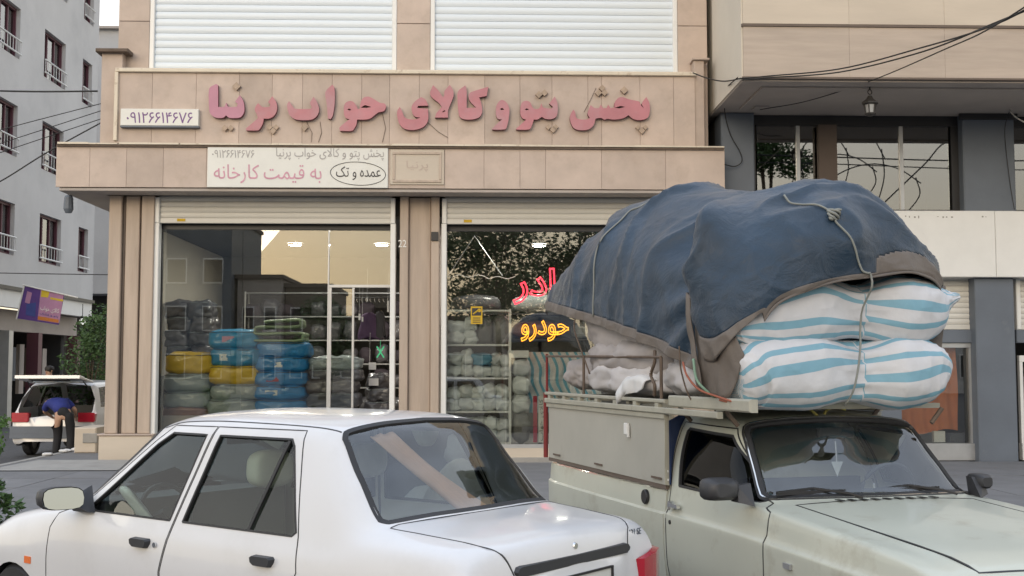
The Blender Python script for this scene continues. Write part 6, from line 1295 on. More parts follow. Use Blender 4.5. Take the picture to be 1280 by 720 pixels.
for r, (yt, yb, items) in enumerate(((394, 429, [(559, 581, 'wrap_white', 10), (580, 597, 'wrap_white', 4), (597, 616, 'roll_grey', 0), (616, 637, 'roll_grey', -4)]),
                                      (438, 471, [(559, 578, 'wrap_white', 5), (577, 592, 'wrap_grey', 0), (590, 616, 'wrap_white', 6), (614, 626, 'wrap_grey', 4), (625, 637, 'wrap_grey', 8)]),
                                      (480, 513, [(559, 576, 'wrap_white', 8), (575, 592, 'wrap_grey', 2), (590, 606, 'wrap_white', 6), (604, 621, 'wrap_grey', 0), (619, 637, 'wrap_white', 4)]),
                                      (520, 552, [(559, 577, 'wrap_grey', 2), (575, 594, 'wrap_white', 4), (592, 608, 'wrap_grey', 3), (606, 622, 'wrap_white', 1), (620, 637, 'wrap_grey', 6)]))):
    for i, (x0, x1, mt, dy) in enumerate(items):
        for lay in range(2 if mt != 'roll_grey' else 1):
            y0_ = yt + dy*.6; hh = (yb - y0_)/(2 if mt != 'roll_grey' else 1); ya, yb_ = yb - hh*(lay+1), yb - hh*lay
            z0, z1 = AZ(yb_ + 1, RY - .16), AZ(ya - 1, RY - .16); a, b = AX(x0, RY - .16), AX(x1, RY - .16)
            mb = pillow_mb(b - a + .02, .38, z1 - z0, 300 + r*20 + i*3 + lay, n=7, wr=.05 if mt != 'roll_grey' else .012, ws=9, rx=.8, bulge=.4); o = mb.build('wrapped_pillow', 'wrap_blue' if (r, i, lay) == (1, 2, 1) else mt, None, smooth=True); o.location = ((a + b)/2, RY, z0)
            tag(o, f"{'grey roll' if mt == 'roll_grey' else 'plastic-wrapped pillow'} on the {rowt[r]} shelf of the white rack, {plc[min(i, 4)]}{', upper one' if lay else ''}", 'pillow', 'wrapped goods on the white rack')
m = MB(); m.box(AX(635, RY), AX(660, RY), RY - .2, RY + .2, AZ(447, RY - .2), AZ(438, RY - .2)); one('white_carton', 'white flat carton lying right of the white rack below the yellow neon', 'box', 'white', m, (AX(647, RY), RY, AZ(447, RY)))
for i, (y0, y1, mt) in enumerate(((448, 470, 'wrap_grey'), (470, 492, 'wrap_white'), (492, 515, 'wrap_grey'), (515, 553, 'roll_grey'))):
    z0, z1 = AZ(y1, RY), AZ(y0, RY); a, b = AX(640, RY), AX(662, RY); mb = pillow_mb(b - a, .4, (z1 - z0)*1.05, 400 + i, n=7, wr=.04, ws=9, rx=.6); o = mb.build('wrapped_pillow', mt, None, smooth=True); o.location = ((a + b)/2, RY, z0); tag(o, f"wrapped pillow in the narrow pile between the rack and the striped fabric, {['top','second','third','bottom'][i]}", 'pillow', 'narrow pile beside the white rack')
# hanging striped fabric, red strip, written strip
M['striped_fabric'] = stripes('striped_fabric', (.55, .57, .58), (.10, .33, .45), 9, .35, axis=1)
net = [[(AX(655 + v*92 + 4*(k % 2), RY + .1), RY + .10 + .02*math.sin(v*25), AZ(440 + (515 if v > .15 else 500 - 440 + 440)*0 + u*76, RY + .1)) for v in np.linspace(0, 1, 15)] for k, u in enumerate(np.linspace(0, 1, 5))]
mb = net_mesh(net, 4, 3, lambda u, v, p: .02*math.sin(v*45) + .012*noise.noise(Vector((p[0]*6, p[2]*4, 0)))); mb.uv = [(u, v - u*.18) for u, v in mb.uv]; one('striped_fabric', 'white and blue striped fabric hanging in the right shop window behind the pickup rack', 'fabric', 'striped_fabric', mb, (AX(700, RY), RY, AZ(516, RY)), smooth=True)
m = MB(); prect(m, 666.5, 495, 671.5, 553, GW + .03, .01); cloth('red_strip', (.40, .03, .06)); one('red_strip', 'narrow red banner strip standing in the right shop window', 'banner', 'red_strip', m, tuple(at(669, 553, Y=GW + .03)))
WS = TH('written_strip', 'narrow white strip with vertical writing right of the red strip', 'banner', tuple(at(677, 553, Y=GW + .03)))
m = MB(); prect(m, 673, 495, 681, 553, GW + .03, .008); WS.part('strip', 'signwhite', m)
p = at(680, 551, Y=GW + .026); q = at(674, 499, Y=GW + .026); WS.part('lettering', 'bag_dark', text_mb(shape('کالای خواب'), p, (0, 0, 1), (-1, 0, 0), q.z - p.z, p.x - q.x, .02, .003))
for i in range(6):   # rolls and bales deeper in the right shop
    a = 645 + i*30; z0 = AZ(442, 20.4); mb = pillow_mb(.9, .5, .34, 500 + i, n=7, wr=.03); o = mb.build('quilt_bale', ('bag_dark', 'bag_grey', 'wrap_blue', 'bag_patterned', 'bag_brown', 'bag_grey')[i], None, smooth=True); o.location = (AX(595 + (i % 3)*75, 20.6), 20.6, AZ(392 + (i//3)*32, 20.6)); tag(o, f"quilt bale on the high shelf deep in the right shop, {['left','middle','right'][i % 3]} of the {['upper','lower'][i//3]} row", 'quilt', 'quilt bales deep in the right shop')
t = TH('shelf_unit', 'dark high shelf deep in the right shop carrying quilt bales', 'shelf', (AX(670, 20.6), 20.6, PZ))
for y in (392, 424): m = MB(); m.box(AX(560, 20.6), AX(790, 20.6), 20.3, 20.9, AZ(y, 20.6) - .03, AZ(y, 20.6) - .002); t.part('shelf_board', 'cabin', m)
for x in (562, 676, 788): m = MB(); m.box(AX(x, 20.6) - .03, AX(x, 20.6) + .03, 20.95, 21.0, PZ, AZ(380, 20.6)); t.part('post', 'cabin', m)
m = MB(); P = [at(556 + i*4.2, 345 + 1.5*math.sin(i*1.1) + (2 if i > 12 else 0), Y=19.6) for i in range(22)]; m.tube(P, .008, 5); one('slack_cable', 'slack pale cable strung across the right shop below the ceiling', 'cable', 'white', m, tuple(P[0]))
m = MB(); m.tube([at(560, 345, Y=20.2), at(593, 295, Y=20.2), at(628, 345, Y=20.2)], .012, 5); one('roof_strut', 'dark inverted v-shaped strut under the ceiling of the right shop', 'strut', 'alu', m, tuple(at(593, 345, Y=20.2)))
# ================================================================ SIDE STREET THINGS
def poly_tex_panel(): pass
PO = TH('hanging_poster', 'tilted purple and yellow poster hanging from the canopy over the side street', 'sign', tuple(at(55, 380, Y=31)))
def quad(c4, dy=.03):
    a = [at(x, y, Y=31) for x, y in c4]; b = [p + Vector((0, dy, 0)) for p in a]; m = MB(); m.add(a + b, [(0, 1, 2, 3), (7, 6, 5, 4), (0, 4, 5, 1), (1, 5, 6, 2), (2, 6, 7, 3), (3, 7, 4, 0)]); return m
cloth('poster_purple', (.10, .05, .22)); cloth('poster_pink', (.42, .22, .36)); cloth('poster_yellow', (.60, .45, .04)); cloth('poster_blue', (.05, .07, .25)); cloth('poster_orange', (.5, .18, .04))
PO.part('board', 'poster_purple', quad([(31, 357), (80, 368), (73, 406), (21.5, 398)]))
def pq(c4, mt, nm_, off): 
    a = [at(x, y, Y=31 - off) for x, y in c4]; b = [p + Vector((0, .004, 0)) for p in a]; m = MB(); m.add(a + b, [(0, 1, 2, 3), (7, 6, 5, 4), (0, 4, 5, 1), (1, 5, 6, 2), (2, 6, 7, 3), (3, 7, 4, 0)]); PO.part(nm_, mt, m)
pq([(51, 362), (79.5, 369), (74, 404), (47, 400)], 'poster_pink', 'printed_field', .006)
pq([(52, 362.5), (62, 365), (60, 372), (51, 371)], 'poster_yellow', 'printed_patch', .011); pq([(63, 371.5), (79, 374.5), (78.5, 377), (63, 374)], 'poster_yellow', 'printed_patch', .011)
pq([(47.5, 395), (73.5, 399.5), (73, 403.5), (47, 399.5)], 'poster_orange', 'printed_patch', .011)
pq([(34, 364), (40, 366), (37, 380), (31, 378)], 'poster_pink', 'printed_figure', .006); pq([(33, 380), (45, 378), (44, 396), (32, 394)], 'poster_blue', 'printed_figure', .007)
p = at(50.5, 388.5, Y=31 - .013); PO.part('lettering', 'white', text_mb(shape('کالای خواب'), p, Vector((1, 0, -.2)).normalized(), (0, 0, 1), .50, .15, .02, .004))
p = at(50, 394, Y=31 - .013); PO.part('lettering', 'poster_blue', text_mb(shape('پتو و تشک'.replace('ش', 'ش')), p, Vector((1, 0, -.17)).normalized(), (0, 0, 1), .48, .08, .01, .004))
m = MB(); m.tube([at(30.5, 356, Y=30.98), at(20.5, 399, Y=30.98)], .02, 6); PO.part('side_pole', 'white', m); m = MB(); m.tube([at(28, 356, Y=30.97), at(97, 372, Y=30.97)], .02, 6); PO.part('top_bar', 'white', m)
LP = TH('round_lamp', 'round white lamp hanging under the side street canopy', 'lamp', tuple(at(103, 402, Y=33)))
c = at(103, 402, Y=33); m = MB(); m.lathe([(0, .09), (.06, .07), (.085, 0), (.06, -.07), (0, -.09)], c, 14); M['dimlamp'] = emit('dim_globe', (1, 1, .95), .9); LP.part('globe', 'dimlamp', m, smooth=True); m = MB(); m.tube([c + Vector((0, 0, .08)), c + Vector((0, 0, .5))], .01, 4); LP.part('stem', 'cable', m)
m = MB(); c = at(86, 245, Y=18.55); m.lathe([(.05, .0), (.07, -.04), (.08, -.22), (.05, -.28), (0, -.28)], (c.x, c.y, zS - .0), 10); m.tube([(c.x, c.y, zS), (c.x, c.y, zS + .02)], .02); one('soffit_lamp', 'dark little lamp hanging under the fascia at the street corner', 'lamp', 'bluegrey', m, (c.x, c.y, zS - .1))
m = MB(); m.box(AX(104, 20.8), AX(131, 20.8), 20.6, 21.6, PZ, AZ(534, 20.6), .02); b_ = TH('stone_planter', 'pale stone block on the pavement edge by the shop corner pilaster', 'planter', (AX(117, 20.8), 21, PZ)); b_.part('block', 'stone_light', m)
m = MB(); m.box(AX(110, 20.6), AX(128, 20.6), 20.58, 20.6, AZ(553, 20.6), AZ(541, 20.6), .01); b_.part('panel', 'kerb', m)
# --- hatchback with raised tailgate
def hatch_net():
    n = []
    n.append([(.05,.66,.25),(.03,.62,.26),(.01,.58,.28),(0,.52,.3),(0,.45,.3),(0,.38,.3),(0,.3,.3),(0,.22,.3),(0,.15,.3),(0,.07,.3),(0,0,.3)])
    n.append([(.06,.72,.25),(.03,.74,.3),(.015,.74,.42),(.015,.73,.5),(.02,.71,.56),(.02,.66,.60),(.015,.58,.61),(.01,.45,.62),(.0,.35,.62),(0,.2,.62),(0,0,.62)])
    n.append([(.12,.72,.22),(.10,.77,.28),(.09,.79,.45),(.09,.79,.62),(.10,.77,.80),(.14,.74,.90),(.22,.70,1.05),(.34,.62,1.26),(.38,.55,1.33),(.40,.3,1.37),(.40,0,1.38)])
    for x in (.6, 1.2, 1.9): n.append(side(x) + [(x,.69,1.12),(x,.60,1.345),(x,.54,1.395),(x,.3,1.43),(x,0,1.44)])
    n.append(side(2.15) + [(2.15,.68,1.11),(2.15,.59,1.32),(2.2,.52,1.362),(2.26,.3,1.395),(2.28,0,1.405)])
    n.append(side(2.75) + [(2.75,.725,.892),(2.75,.675,.912),(2.8,.625,.922),(2.9,.3,.933),(2.95,0,.935)])
    n.append(side(3.1, zs=(.20,.27,.45,.60,.74,.82)) + [(3.1,.70,.85),(3.1,.62,.865),(3.1,.5,.87),(3.1,.28,.88),(3.1,0,.885)])
    n.append([(3.45,.68,.22),(3.48,.72,.3),(3.5,.73,.42),(3.5,.72,.5),(3.5,.7,.58),(3.5,.66,.65),(3.5,.6,.68),(3.51,.5,.7),(3.52,.38,.71),(3.53,.2,.72),(3.53,0,.72)])
    n.append([(3.45,.6,.25),(3.5,.55,.26),(3.55,.5,.28),(3.55,.45,.3),(3.55,.4,.3),(3.55,.35,.3),(3.55,.3,.3),(3.55,.22,.3),(3.55,.15,.3),(3.55,.08,.3),(3.55,0,.3)])
    return n
hx = AX(67, 22.2, 520); H = thing('hatchback', 'small white hatchback in the side street with its tailgate raised', 'car', (hx, 22.2, 0), R(90))
S = Surf(hatch_net()); op = [(1.25, 10), (1.25, 6.0), (1.6, 5.6), (2.0, 6.2), (2.05, 8), (2.05, 10)]
sgp = S.outline([(.42,.93),(.62,1.30),(1.15,1.32),(1.15,.93)], srange=(4, 7.6)); fgp = S.outline([(1.25,.93),(1.25,1.32),(2.05,1.30),(2.55,.93)], srange=(4, 7.6)); ws = [(6.1, 10), (6.1, 7.5), (6.9, 7.5), (6.9, 10)]
geo = cut_surface(S, [('open', op), ('sg', sgp), ('fg', fgp), ('windscreen', ws)], du=.2, ds=.25)
panel_obj('body', geo['body'], 'carwhite', H, 'both')
for q in ('sg', 'fg'):
    for sg in '+-': panel_obj('side_window', geo[q], 'carglass', H, sg, inset=.01)
panel_obj('windscreen', geo['windscreen'], 'carglass', H, 'both', inset=.008)
m = MB(); m.box(-.03, .10, -.80, .80, .36, .585, .02); m.box(-.035, -.02, -.8, .8, .46, .475); m.build('bumper', 'bluegrey', H)
for s in (1, -1):
    m = MB(); m.box(-.015, .12, min(.46*s, .775*s), max(.46*s, .775*s), .665, .84, .02); m.build('tail_lamp', 'red', H); wheel(H, .75, .69*s, .28, .17, s); wheel(H, 2.95, .69*s, .28, .17, s)
    m = MB(); m.tube([(.30, .55*s, 1.30), (.05, .52*s, 1.42)], .012, 5); m.build('gas_strut', 'plastic', H)
m = MB(); m.box(.15, 2.3, -.68, .68, .42, .46); m.box(1.0, 1.1, -.66, .66, .46, .95); m.build('cabin_trim', 'cabin', H)
m = MB()   # raised tailgate: frame with glass, hinged at the roof edge, slightly above horizontal
tg = thing('x', None, None); bpy.data.objects.remove(tg)
tg = bpy.data.objects.new('tailgate', None); link(tg, H); tg.location = (.42, 0, 1.385); tg.rotation_euler = (0, R(8), 0)
def slab(x0, x1, y0, y1, z0, z1, nm_, mt): q = MB(); q.box(x0, x1, y0, y1, z0, z1, .01); return q.build(nm_, mt, tg)
slab(-.80, -.55, -.60, .60, -.01, .05, 'tailgate_lower_edge', 'carwhite'); slab(-.55, -.02, -.60, -.50, .0, .04, 'tailgate_side', 'carwhite'); slab(-.55, -.02, .50, .60, .0, .04, 'tailgate_side', 'carwhite'); slab(-.10, .0, -.50, .50, .0, .04, 'tailgate_top_edge', 'carwhite'); slab(-.55, -.10, -.50, .50, .012, .022, 'tailgate_glass', 'carglass'); slab(-.78, -.58, -.35, .35, -.03, -.011, 'tailgate_lining', 'cabin')
m = MB(); m.box(.2, .5, -.5, .3, .48, .80, .02); m.build('boot_cargo', 'cabin', H)
# --- people
def skin_obj(name, chains, mt, parent=None, sub=2, root=0):
    """chains: list of (points, radii, link-index or None); connected skeleton -> one continuous surface"""
    me = bpy.data.meshes.new(name); V = []; E = []; Rr = []
    for pts, rs, at_ in chains:
        pv_ = at_
        for p, r in zip(pts, rs): V.append(p); Rr.append(r); i = len(V) - 1; 
        ids = list(range(len(V) - len(pts), len(V)))
        if at_ is not None: E.append((at_, ids[0]))
        E += [(a, b) for a, b in zip(ids[:-1], ids[1:])]
    me.from_pydata(V, E, []); o = bpy.data.objects.new(name, me); COL.objects.link(o)
    md = o.modifiers.new('s', 'SKIN'); md.use_smooth_shade = True; md.branch_smoothing = .6
    sv = me.skin_vertices[0].data
    for i, r in enumerate(Rr): sv[i].radius = r if isinstance(r, tuple) else (r, r); sv[i].use_root = (i == root)
    o.modifiers.new('b', 'SUBSURF').levels = sub
    dg = bpy.context.evaluated_depsgraph_get(); me2 = bpy.data.meshes.new_from_object(o.evaluated_get(dg)); bpy.data.objects.remove(o); bpy.data.meshes.remove(me)
    me2.materials.clear(); me2.materials.append(M[mt]); me2.polygons.foreach_set('use_smooth', [True]*len(me2.polygons)); o = bpy.data.objects.new(name, me2); return link(o, parent)
def person(lab, loc, rz, J, shirt, trousers, sub=2):
    t = thing('person', lab, 'person', loc, rz)
    pel, ch, nk, hd = J['pelvis'], J['chest'], J['neck'], J['head']; mid = tuple((a + b)/2 for a, b in zip(pel, ch)); top = tuple(h + (h - n)*.55 for h, n in zip(hd, nk))
    body = [([pel, mid, ch, nk, hd, top], [(.15, .12), (.13, .10), (.17, .11), .055, (.078, .095), .06], None)]
    def hand(w, e):
        d = (Vector(w) - Vector(e)).normalized(); w = Vector(w); s_ = d.cross(Vector((0, 0, 1))); s_ = s_.normalized() if s_.length > .1 else Vector((1, 0, 0)); return w, d, s_
    idx = 6; hands = []
    for sd in ('l', 'r'):
        s_, e_, w_ = J[sd + '_sh'], J[sd + '_el'], J[sd + '_wr']; w, d, sv = hand(w_, e_); palm = w + d*.07
        body.append(([s_, e_, w_, tuple(palm)], [.058, .043, .028, (.036, .018)], 2)); pi_ = idx + 3; idx += 4
        for f, (off, ln) in enumerate(((-.03, .07), (-.01, .08), (.01, .075), (.03, .06))):
            a = palm + sv*off + d*.025; b = a + d*ln*.5 + Vector((0, 0, -.008)); c = b + d*ln*.45 + Vector((0, 0, -.02)); body.append(([tuple(a), tuple(b), tuple(c)], [.010, .009, .008], pi_)); idx += 3
        a = w + d*.03 + sv*-.03; b = a + d*.035 - sv*.022; body.append(([tuple(a), tuple(b)], [.012, .010], pi_)); idx += 2
    for sd in ('l', 'r'):
        body.append(([J[sd + '_hip'], J[sd + '_kn'], J[sd + '_an'], J[sd + '_toe']], [.085, .058, .04, (.045, .03)], 0)); idx += 4
    b = skin_obj('body', body, 'skin', t, 1)
    # head details
    hv, nv = Vector(hd), Vector(nk); f = Vector(J.get('face', (0, 1, 0))).normalized(); up_ = (hv - nv).normalized(); sv = f.cross(up_).normalized()
    m = MB(); m.lathe([(0, -.02), (.014, -.01), (.016, .01), (0, .02)], hv + f*.09 - up_*.01, 8); m.build('nose', 'skin', t, smooth=True)
    for k in (-1, 1): m = MB(); m.lathe([(0, -.03), (.012, -.01), (.014, .015), (0, .03)], hv + sv*.08*k - up_*.0, 8); m.build('ear', 'skin', t, smooth=True); m = MB(); m.lathe([(0, -.008), (.009, 0), (0, .008)], hv + f*.083 + sv*.032*k + up_*.02, 8); m.build('eye', 'black', t)
    m = MB(); m.obox(hv + f*.085 - up_*.045, sv*.022, f*.006, up_*.004); m.build('mouth', 'red_strip', t)
    mb = pillow_mb(.185, .21, .17, 5, n=8, wr=.006, rx=1.2); o = mb.build('hair', 'hair', t, smooth=True); o.location = hv + up_*.045 - f*.025 - Vector((0, 0, .08)); 
    # shirt and trousers: their own surfaces just outside the body
    skin_obj('shirt', [([tuple(Vector(pel) + (Vector(ch) - Vector(pel))*.02), mid, ch, tuple(Vector(ch) + (Vector(nk) - Vector(ch))*.45)], [(.19, .16), (.18, .15), (.20, .14), (.08, .075)], None),
        ([J['l_sh'], tuple(Vector(J['l_sh']) + (Vector(J['l_el']) - Vector(J['l_sh']))*.85)], [.078, .07], 2), ([J['r_sh'], tuple(Vector(J['r_sh']) + (Vector(J['r_el']) - Vector(J['r_sh']))*.85)], [.078, .07], 2)], shirt, t, 2)
    skin_obj('trousers', [([tuple(Vector(pel)*.55 + Vector(mid)*.45), pel], [(.175, .15), (.18, .15)], None), ([J['l_hip'], J['l_kn'], tuple(Vector(J['l_an']) + Vector((0, 0, .02)))], [.105, .082, .065], 1), ([J['r_hip'], J['r_kn'], tuple(Vector(J['r_an']) + Vector((0, 0, .02)))], [.105, .082, .065], 1)], trousers, t, 2)
    for sd in ('l', 'r'): a, b = Vector(J[sd + '_an']), Vector(J[sd + '_toe']); mb = pillow_mb(.10, (b - a).length + .12, .09, 4, n=6, wr=0, rx=.6); o = mb.build('shoe', 'black', t, smooth=True); o.location = ((a + b)/2).to_tuple()[:2] + (0,)
    return t
cloth('shirt_blue', (.015, .025, .17), rough=.8); cloth('trousers_black', (.012, .012, .014)); cloth('shirt_green', (.05, .08, .04)); cloth('trousers_grey', (.06, .06, .06))
pp = at(78, 575, Y=21.55); hz = 0
person('man in blue t-shirt and black trousers bending into the open boot of the hatchback', (pp.x, 21.55, 0), 0, dict(pelvis=(.02, 0, .86), chest=(-.24, .30, 1.07), neck=(-.36, .42, 1.09), head=(-.45, .50, 1.03), face=(-.5, .4, -.75),
    l_sh=(-.40, .26, 1.04), l_el=(-.50, .42, .86), l_wr=(-.44, .58, .78), r_sh=(-.12, .42, 1.08), r_el=(.08, .38, .90), r_wr=(.04, .52, .80), l_hip=(-.10, -.01, .80), l_kn=(-.11, .05, .45), l_an=(-.12, -.03, .08), l_toe=(-.13, .12, .04), r_hip=(.11, -.01, .80), r_kn=(.13, .05, .45), r_an=(.14, -.03, .08), r_toe=(.15, .12, .04)), 'shirt_blue', 'trousers_black')
pp = at(62, 470, Y=27.5)
person('dark-haired passer-by in a green top standing beyond the hatchback', (pp.x, 27.5, 0), R(160), dict(pelvis=(0, 0, .93), chest=(0, .02, 1.30), neck=(0, .02, 1.49), head=(0, .03, 1.61), face=(0, 1, 0),
    l_sh=(-.19, .02, 1.40), l_el=(-.24, .0, 1.12), l_wr=(-.22, .12, .90), r_sh=(.19, .02, 1.40), r_el=(.24, .0, 1.12), r_wr=(.22, .12, .90), l_hip=(-.09, 0, .88), l_kn=(-.10, .02, .48), l_an=(-.10, -.02, .08), l_toe=(-.11, .13, .04), r_hip=(.09, 0, .88), r_kn=(.10, .02, .48), r_an=(.10, -.02, .08), r_toe=(.11, .13, .04)), 'shirt_green', 'trousers_grey')
# --- trees and shrubs
def leaf_cloud(mb, c, rad, n, size, seed, squash=1.):
    rg = random.Random(seed)
    for _ in range(n):
        while True:
            p = Vector((rg.uniform(-1, 1), rg.uniform(-1, 1), rg.uniform(-1, 1)))
            if .25 < p.length < 1: break
        q = Vector(c) + Vector((p.x*rad, p.y*rad, p.z*rad*squash)); a = Vector((rg.gauss(0, 1), rg.gauss(0, 1), rg.gauss(0, .6))).normalized(); b = a.orthogonal().normalized(); b.rotate(Matrix.Rotation(rg.uniform(0, 6.28), 3, a)); s = size*rg.uniform(.6, 1.3)
        cN = a.cross(b); mb.add([q - a*s, q - b*s*.42 + cN*s*.1, q + a*s, q + b*s*.42 + cN*s*.1], [(0, 1, 2, 3)])
def tree(lab, loc, h, rad, n, size, seed, leaf='leaf', name='tree', cl=9, trunk=.5, r0=.1, grp=None):
    t = thing(name, lab, 'tree' if 'shrub' not in name else 'shrub', loc, 0, grp); rg = random.Random(seed); m = MB(); th_ = h*trunk
    m.tube([(0, 0, 0), (.03*h*.2, 0, th_*.5), (0, .02*h*.2, th_)], [r0, r0*.75, r0*.55], 8); cr_ = MB()
    for i in range(cl):
        a = rg.uniform(0, 6.28); k = rg.uniform(.2, .95); z = th_*.8 + (h - th_*.8)*rg.uniform(.12, .92); rr = rad*k*math.sin(min(1, (z/h))*2.6 + .3)
        e = Vector((math.cos(a)*rr*.7, math.sin(a)*rr*.7, z)); m.tube([(0, 0, th_*.85), (e.x*.4, e.y*.4, th_*.85 + (z - th_*.85)*.55), tuple(e)], [r0*.45, r0*.25, r0*.1], 5)
        leaf_cloud(cr_, e, rad*rg.uniform(.32, .5), n//cl, size, seed*31 + i, .8)
    m.build('trunk', 'bark', t, smooth=True); cr_.build('crown', leaf, t); return t
pp = at(112, 545, Y=25); tree('small leafy tree behind the corner pilaster in the side street', (pp.x, 25, 0), 2.75, .75, 1800, .05, 3, r0=.05, cl=12, trunk=.35)
pp = at(124, 545, Y=31); tree('taller dark tree further down the side street', (pp.x, 31, 0), 3.3, .9, 1500, .06, 5, r0=.06, cl=10, trunk=.4)
pp = at(-4, 560, Y=13.0); tree('fresh green shrub cut by the left edge of the photo', (pp.x - .24, 13.0, PZ), 1.6, .40, 1600, .035, 8, 'leaf_bright', 'leafy_shrub', 10, .25, .03)
pp = at(2, 600, Y=9.6); tree('low shrub with larger leaves at the left edge by the sedan mirror', (pp.x - .05, 9.6, 0), .86, .24, 420, .04, 12, 'leaf', 'leafy_shrub', 9, .3, .02)
# --- litter on the pavement edge
for i, (x, y) in enumerate(((38, 566), (50, 565), (57, 563), (33, 570))): m = pillow_mb(.16, .10, .05, 60 + i, n=4, wr=.03); p = at(x, y, Z=PZ); o = m.build('paper_scrap', 'curtain', None, smooth=True); o.location = (max(p.x, PX0 + .1), p.y, PZ + .003); tag(o, ('white paper scrap on the pavement edge behind the man', 'crumpled white scrap near his feet', 'white scrap nearest the planter', 'white scrap farthest left on the pavement edge')[i], 'litter', 'paper scraps')
# ================================================================ WIRES
def wire(lab, pts, r=.012, mt='cable', grp='overhead cables'):
    P = [at(x, y, Y=Y) for x, y, Y in pts]; a = np.array([tuple(p) for p in P]); k = 8; t = np.linspace(0, len(a)-1, (len(a)-1)*k + 1); P = herm(a, np.gradient(a, axis=0), t); m = MB(); m.tube([tuple(p) for p in P], r, 5)
    o = m.build('cable', mt, None, smooth=True, off=tuple(P[0])); o.location = tuple(P[0]); tag(o, lab, 'cable', grp)
wire('thick level cable across the top left, ending at the parapet block', [(-60, 112, 21), (40, 114.5, 21), (122, 114, 21)], .017)
wire('thin cable sloping across the side street, highest of the fan', [(-60, 180, 22), (17, 158, 22), (140, 126, 22)], .009)
wire('thin cable of the fan, second from the top', [(-60, 198, 22.2), (17, 174, 22.2), (140, 134, 22.2)], .009)
wire('thin cable of the fan, third from the top', [(-60, 212, 22.4), (0, 191, 22.4), (140, 144, 22.4)], .009)
wire('thicker steep cable of the fan, lowest at the left edge', [(-60, 256, 21.5), (0, 227, 21.5), (60, 190, 21.5), (140, 146, 21.5)], .014)
wire('level thin cable below the third row of windows', [(-60, 340, 24), (40, 342, 24), (140, 343.5, 24)], .010)
wire('upper of the two joined cables running from the top right to the overhang corner', [(1340, -22, 9), (1245, 30, 10.5), (1150, 60, 13), (1050, 86, 15), (960, 95, 16.2), (926, 98, 16.35)], .010)
wire('lower of the two joined cables running from the top right to the overhang corner', [(1340, -10, 9), (1250, 26, 10.5), (1155, 64, 13), (1050, 90, 15), (960, 97, 16.2), (928, 100, 16.35)], .010)
wire('cable from the top right that passes the lantern into the soffit', [(1340, -30, 9), (1240, 34, 10.5), (1180, 62, 12.5), (1091, 100, 16.3), (1010, 126, 17.4), (950, 137, 17.95)], .008)
wire('cable sagging from the overhang corner to the end of the sign band', [(926, 98, 16.35), (905, 101.5, 17.2), (885, 98, 17.9), (866, 91, 18.1)], .011)
wire('loop of cable hanging down in front of the blue-grey pier', [(922, 97, 16.38), (908, 112, 17.6), (906, 140, 18.3), (913, 168, 18.42), (925, 190, 18.42), (927, 202, 18.42), (918, 208, 18.42), (904, 205, 18.3)], .009)
wire('thin cord hanging down the right blue-grey pier', [(1262, 138, 18.3), (1256, 165, 18.4), (1262, 225, 18.42), (1268, 262, 18.3)], .007)
wire('pale cable at the right edge under the soffit', [(1262, 138, 18.2), (1272, 148, 17.8), (1300, 162, 17)], .012, 'white')
# ================================================================ BEHIND THE CAMERA (seen in the glass)
def block(lab, x0, x1, y, dep, h, mt, nw, rows, seed):
    t = TH('facing_building', lab, 'building', ((x0 + x1)/2, y, 0)); m = MB(); m.box(x0, x1, y - dep, y, 0, h); t.part('wall', mt, m); m = MB(); m.box(x0 - .15, x1 + .15, y - dep, y + .2, h + .002, h + .25); t.part('parapet', 'mortar', m)
    for r in range(rows):
        for i in range(nw):
            w_ = (x1 - x0)/nw; a = x0 + w_*(i + .22); z = 1.0 + r*3.0; 
            if z + 1.6 > h: continue
            m = MB(); m.box(a, a + w_*.56, y + .001, y + .06, z, z + 1.6); p_ = t.part('window', 'white', m); m = MB(); m.box(a + .07, a + w_*.56 - .07, y + .061, y + .07, z + .08, z + 1.52); t.part('pane', 'black', m).parent = p_
L_ = -36
block('dark apartment block across the boulevard, tallest', -27, -15.6, L_, 10, 11.2, 'bluegrey', 5, 3, 1)
block('low brown building across the boulevard next to the tallest block', -15.4, -12.6, L_ - 1, 10, 7.4, 'soffit', 2, 2, 2); block('low grey shop building across the boulevard', -12.5, -9.6, L_ - 2, 9, 6.9, 'mortar', 2, 2, 3)
block('single-storey workshop across the boulevard', -9.4, 2, L_ - 2, 9, 4.8, 'soffit', 5, 1, 4); block('long low building across the boulevard on the right', 14, 40, L_ - 3, 10, 5.2, 'render', 9, 1, 5)
gt = 'trees lining the far side of the boulevard'
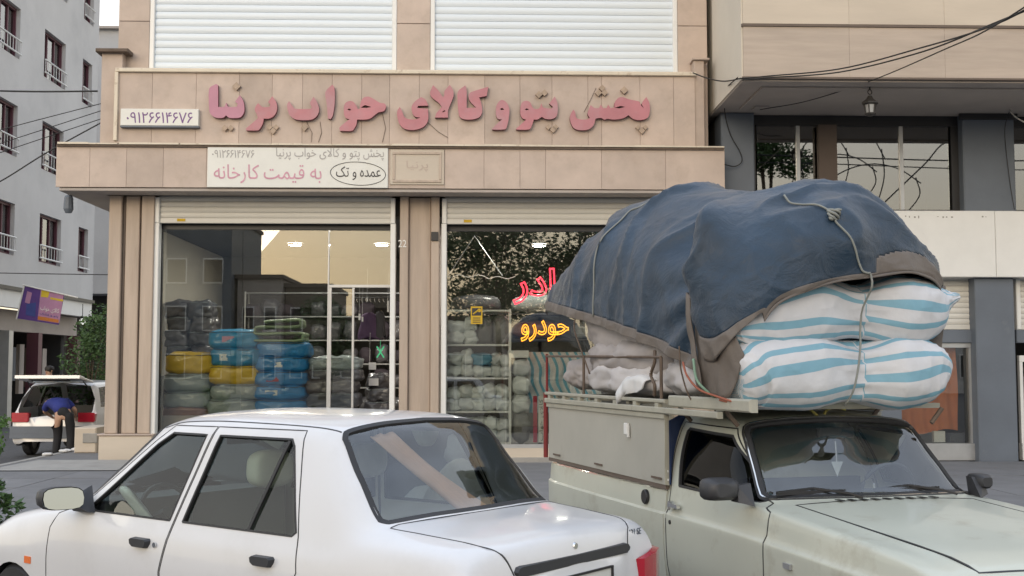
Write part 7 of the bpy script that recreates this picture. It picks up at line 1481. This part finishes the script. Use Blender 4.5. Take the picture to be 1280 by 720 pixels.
for i, (x, y, h, rd_) in enumerate(((-8.2, -24, 5.0, 2.2), (1.0, -22, 11.5, 4.2), (5.5, -24, 12.5, 4.4), (10.5, -21, 9.5, 3.8), (15.6, -24, 17, 3.4), (-21, -25, 8, 3.2))):
    tree(f"dark roadside tree across the boulevard, {['small one by the workshop','broad one facing the right shop','tall one beside the broad tree','medium one right of the tall tree','tallest one at the right','one before the tall block'][i]}", (x, y, 0), h, rd_, 9000, .14, 40 + i, 'leaf', 'roadside_tree', 14, .4, .22, gt)

# cables strung across the boulevard behind the camera (they show in the upper window)
def bcable(lab, pts, r=.028): 
    a = np.array(pts, float); t = np.linspace(0, len(a)-1, (len(a)-1)*8 + 1); P = herm(a, np.gradient(a, axis=0), t); m = MB(); m.tube([tuple(p) for p in P], r, 5); o = m.build('cable', 'cable', None, smooth=True, off=tuple(P[0])); o.location = tuple(P[0]); tag(o, lab, 'cable', 'cables over the boulevard')
bcable('upper straight cable over the boulevard behind the camera', [(4, -6, 9.9), (12, -6, 9.75), (20, -6, 9.6), (30, -6, 9.9)]); bcable('lower straight cable over the boulevard behind the camera', [(4, -6.1, 9.5), (12, -6.1, 9.5), (19, -6.1, 9.3), (30, -6.1, 9.2)], .022)
for i, (cx, cz, w_, h) in enumerate(((13.2, 9.2, .9, 1.5), (13.7, 8.9, 1.4, 1.1), (14.4, 9.3, 1.0, 1.9), (15.0, 8.8, 1.7, 1.2))): bcable(f"slack cable coil hanging over the boulevard, {['first','second','third','fourth'][i]} from the left", [(cx + w_*math.cos(a)*(1 + .15*math.sin(3*a)), -6 + .1*i, cz + h*math.sin(a) - .2*i) for a in np.linspace(.4, 6.9, 12)], .024)
bcable('high looping cable at the right of the coils over the boulevard', [(15.5, -6, 8.0), (17, -6, 9.4), (18, -6, 10.3), (19.2, -6, 9.3), (20.4, -6, 7.6)], .03)
PLT = TH('utility_pole', 'round utility pole across the boulevard carrying the slack cables', 'pole', (26.0, -6, 0)); m = MB(); m.lathe([(.16, 0), (.10, 10.4), (0, 10.4)], (26, -6, 0), 12); PLT.part('pole', 'kerb', m, smooth=True, auto=40); m = MB(); m.box(25.2, 26.8, -6.06, -5.94, 9.7, 9.8); PLT.part('cross_arm', 'rust', m)
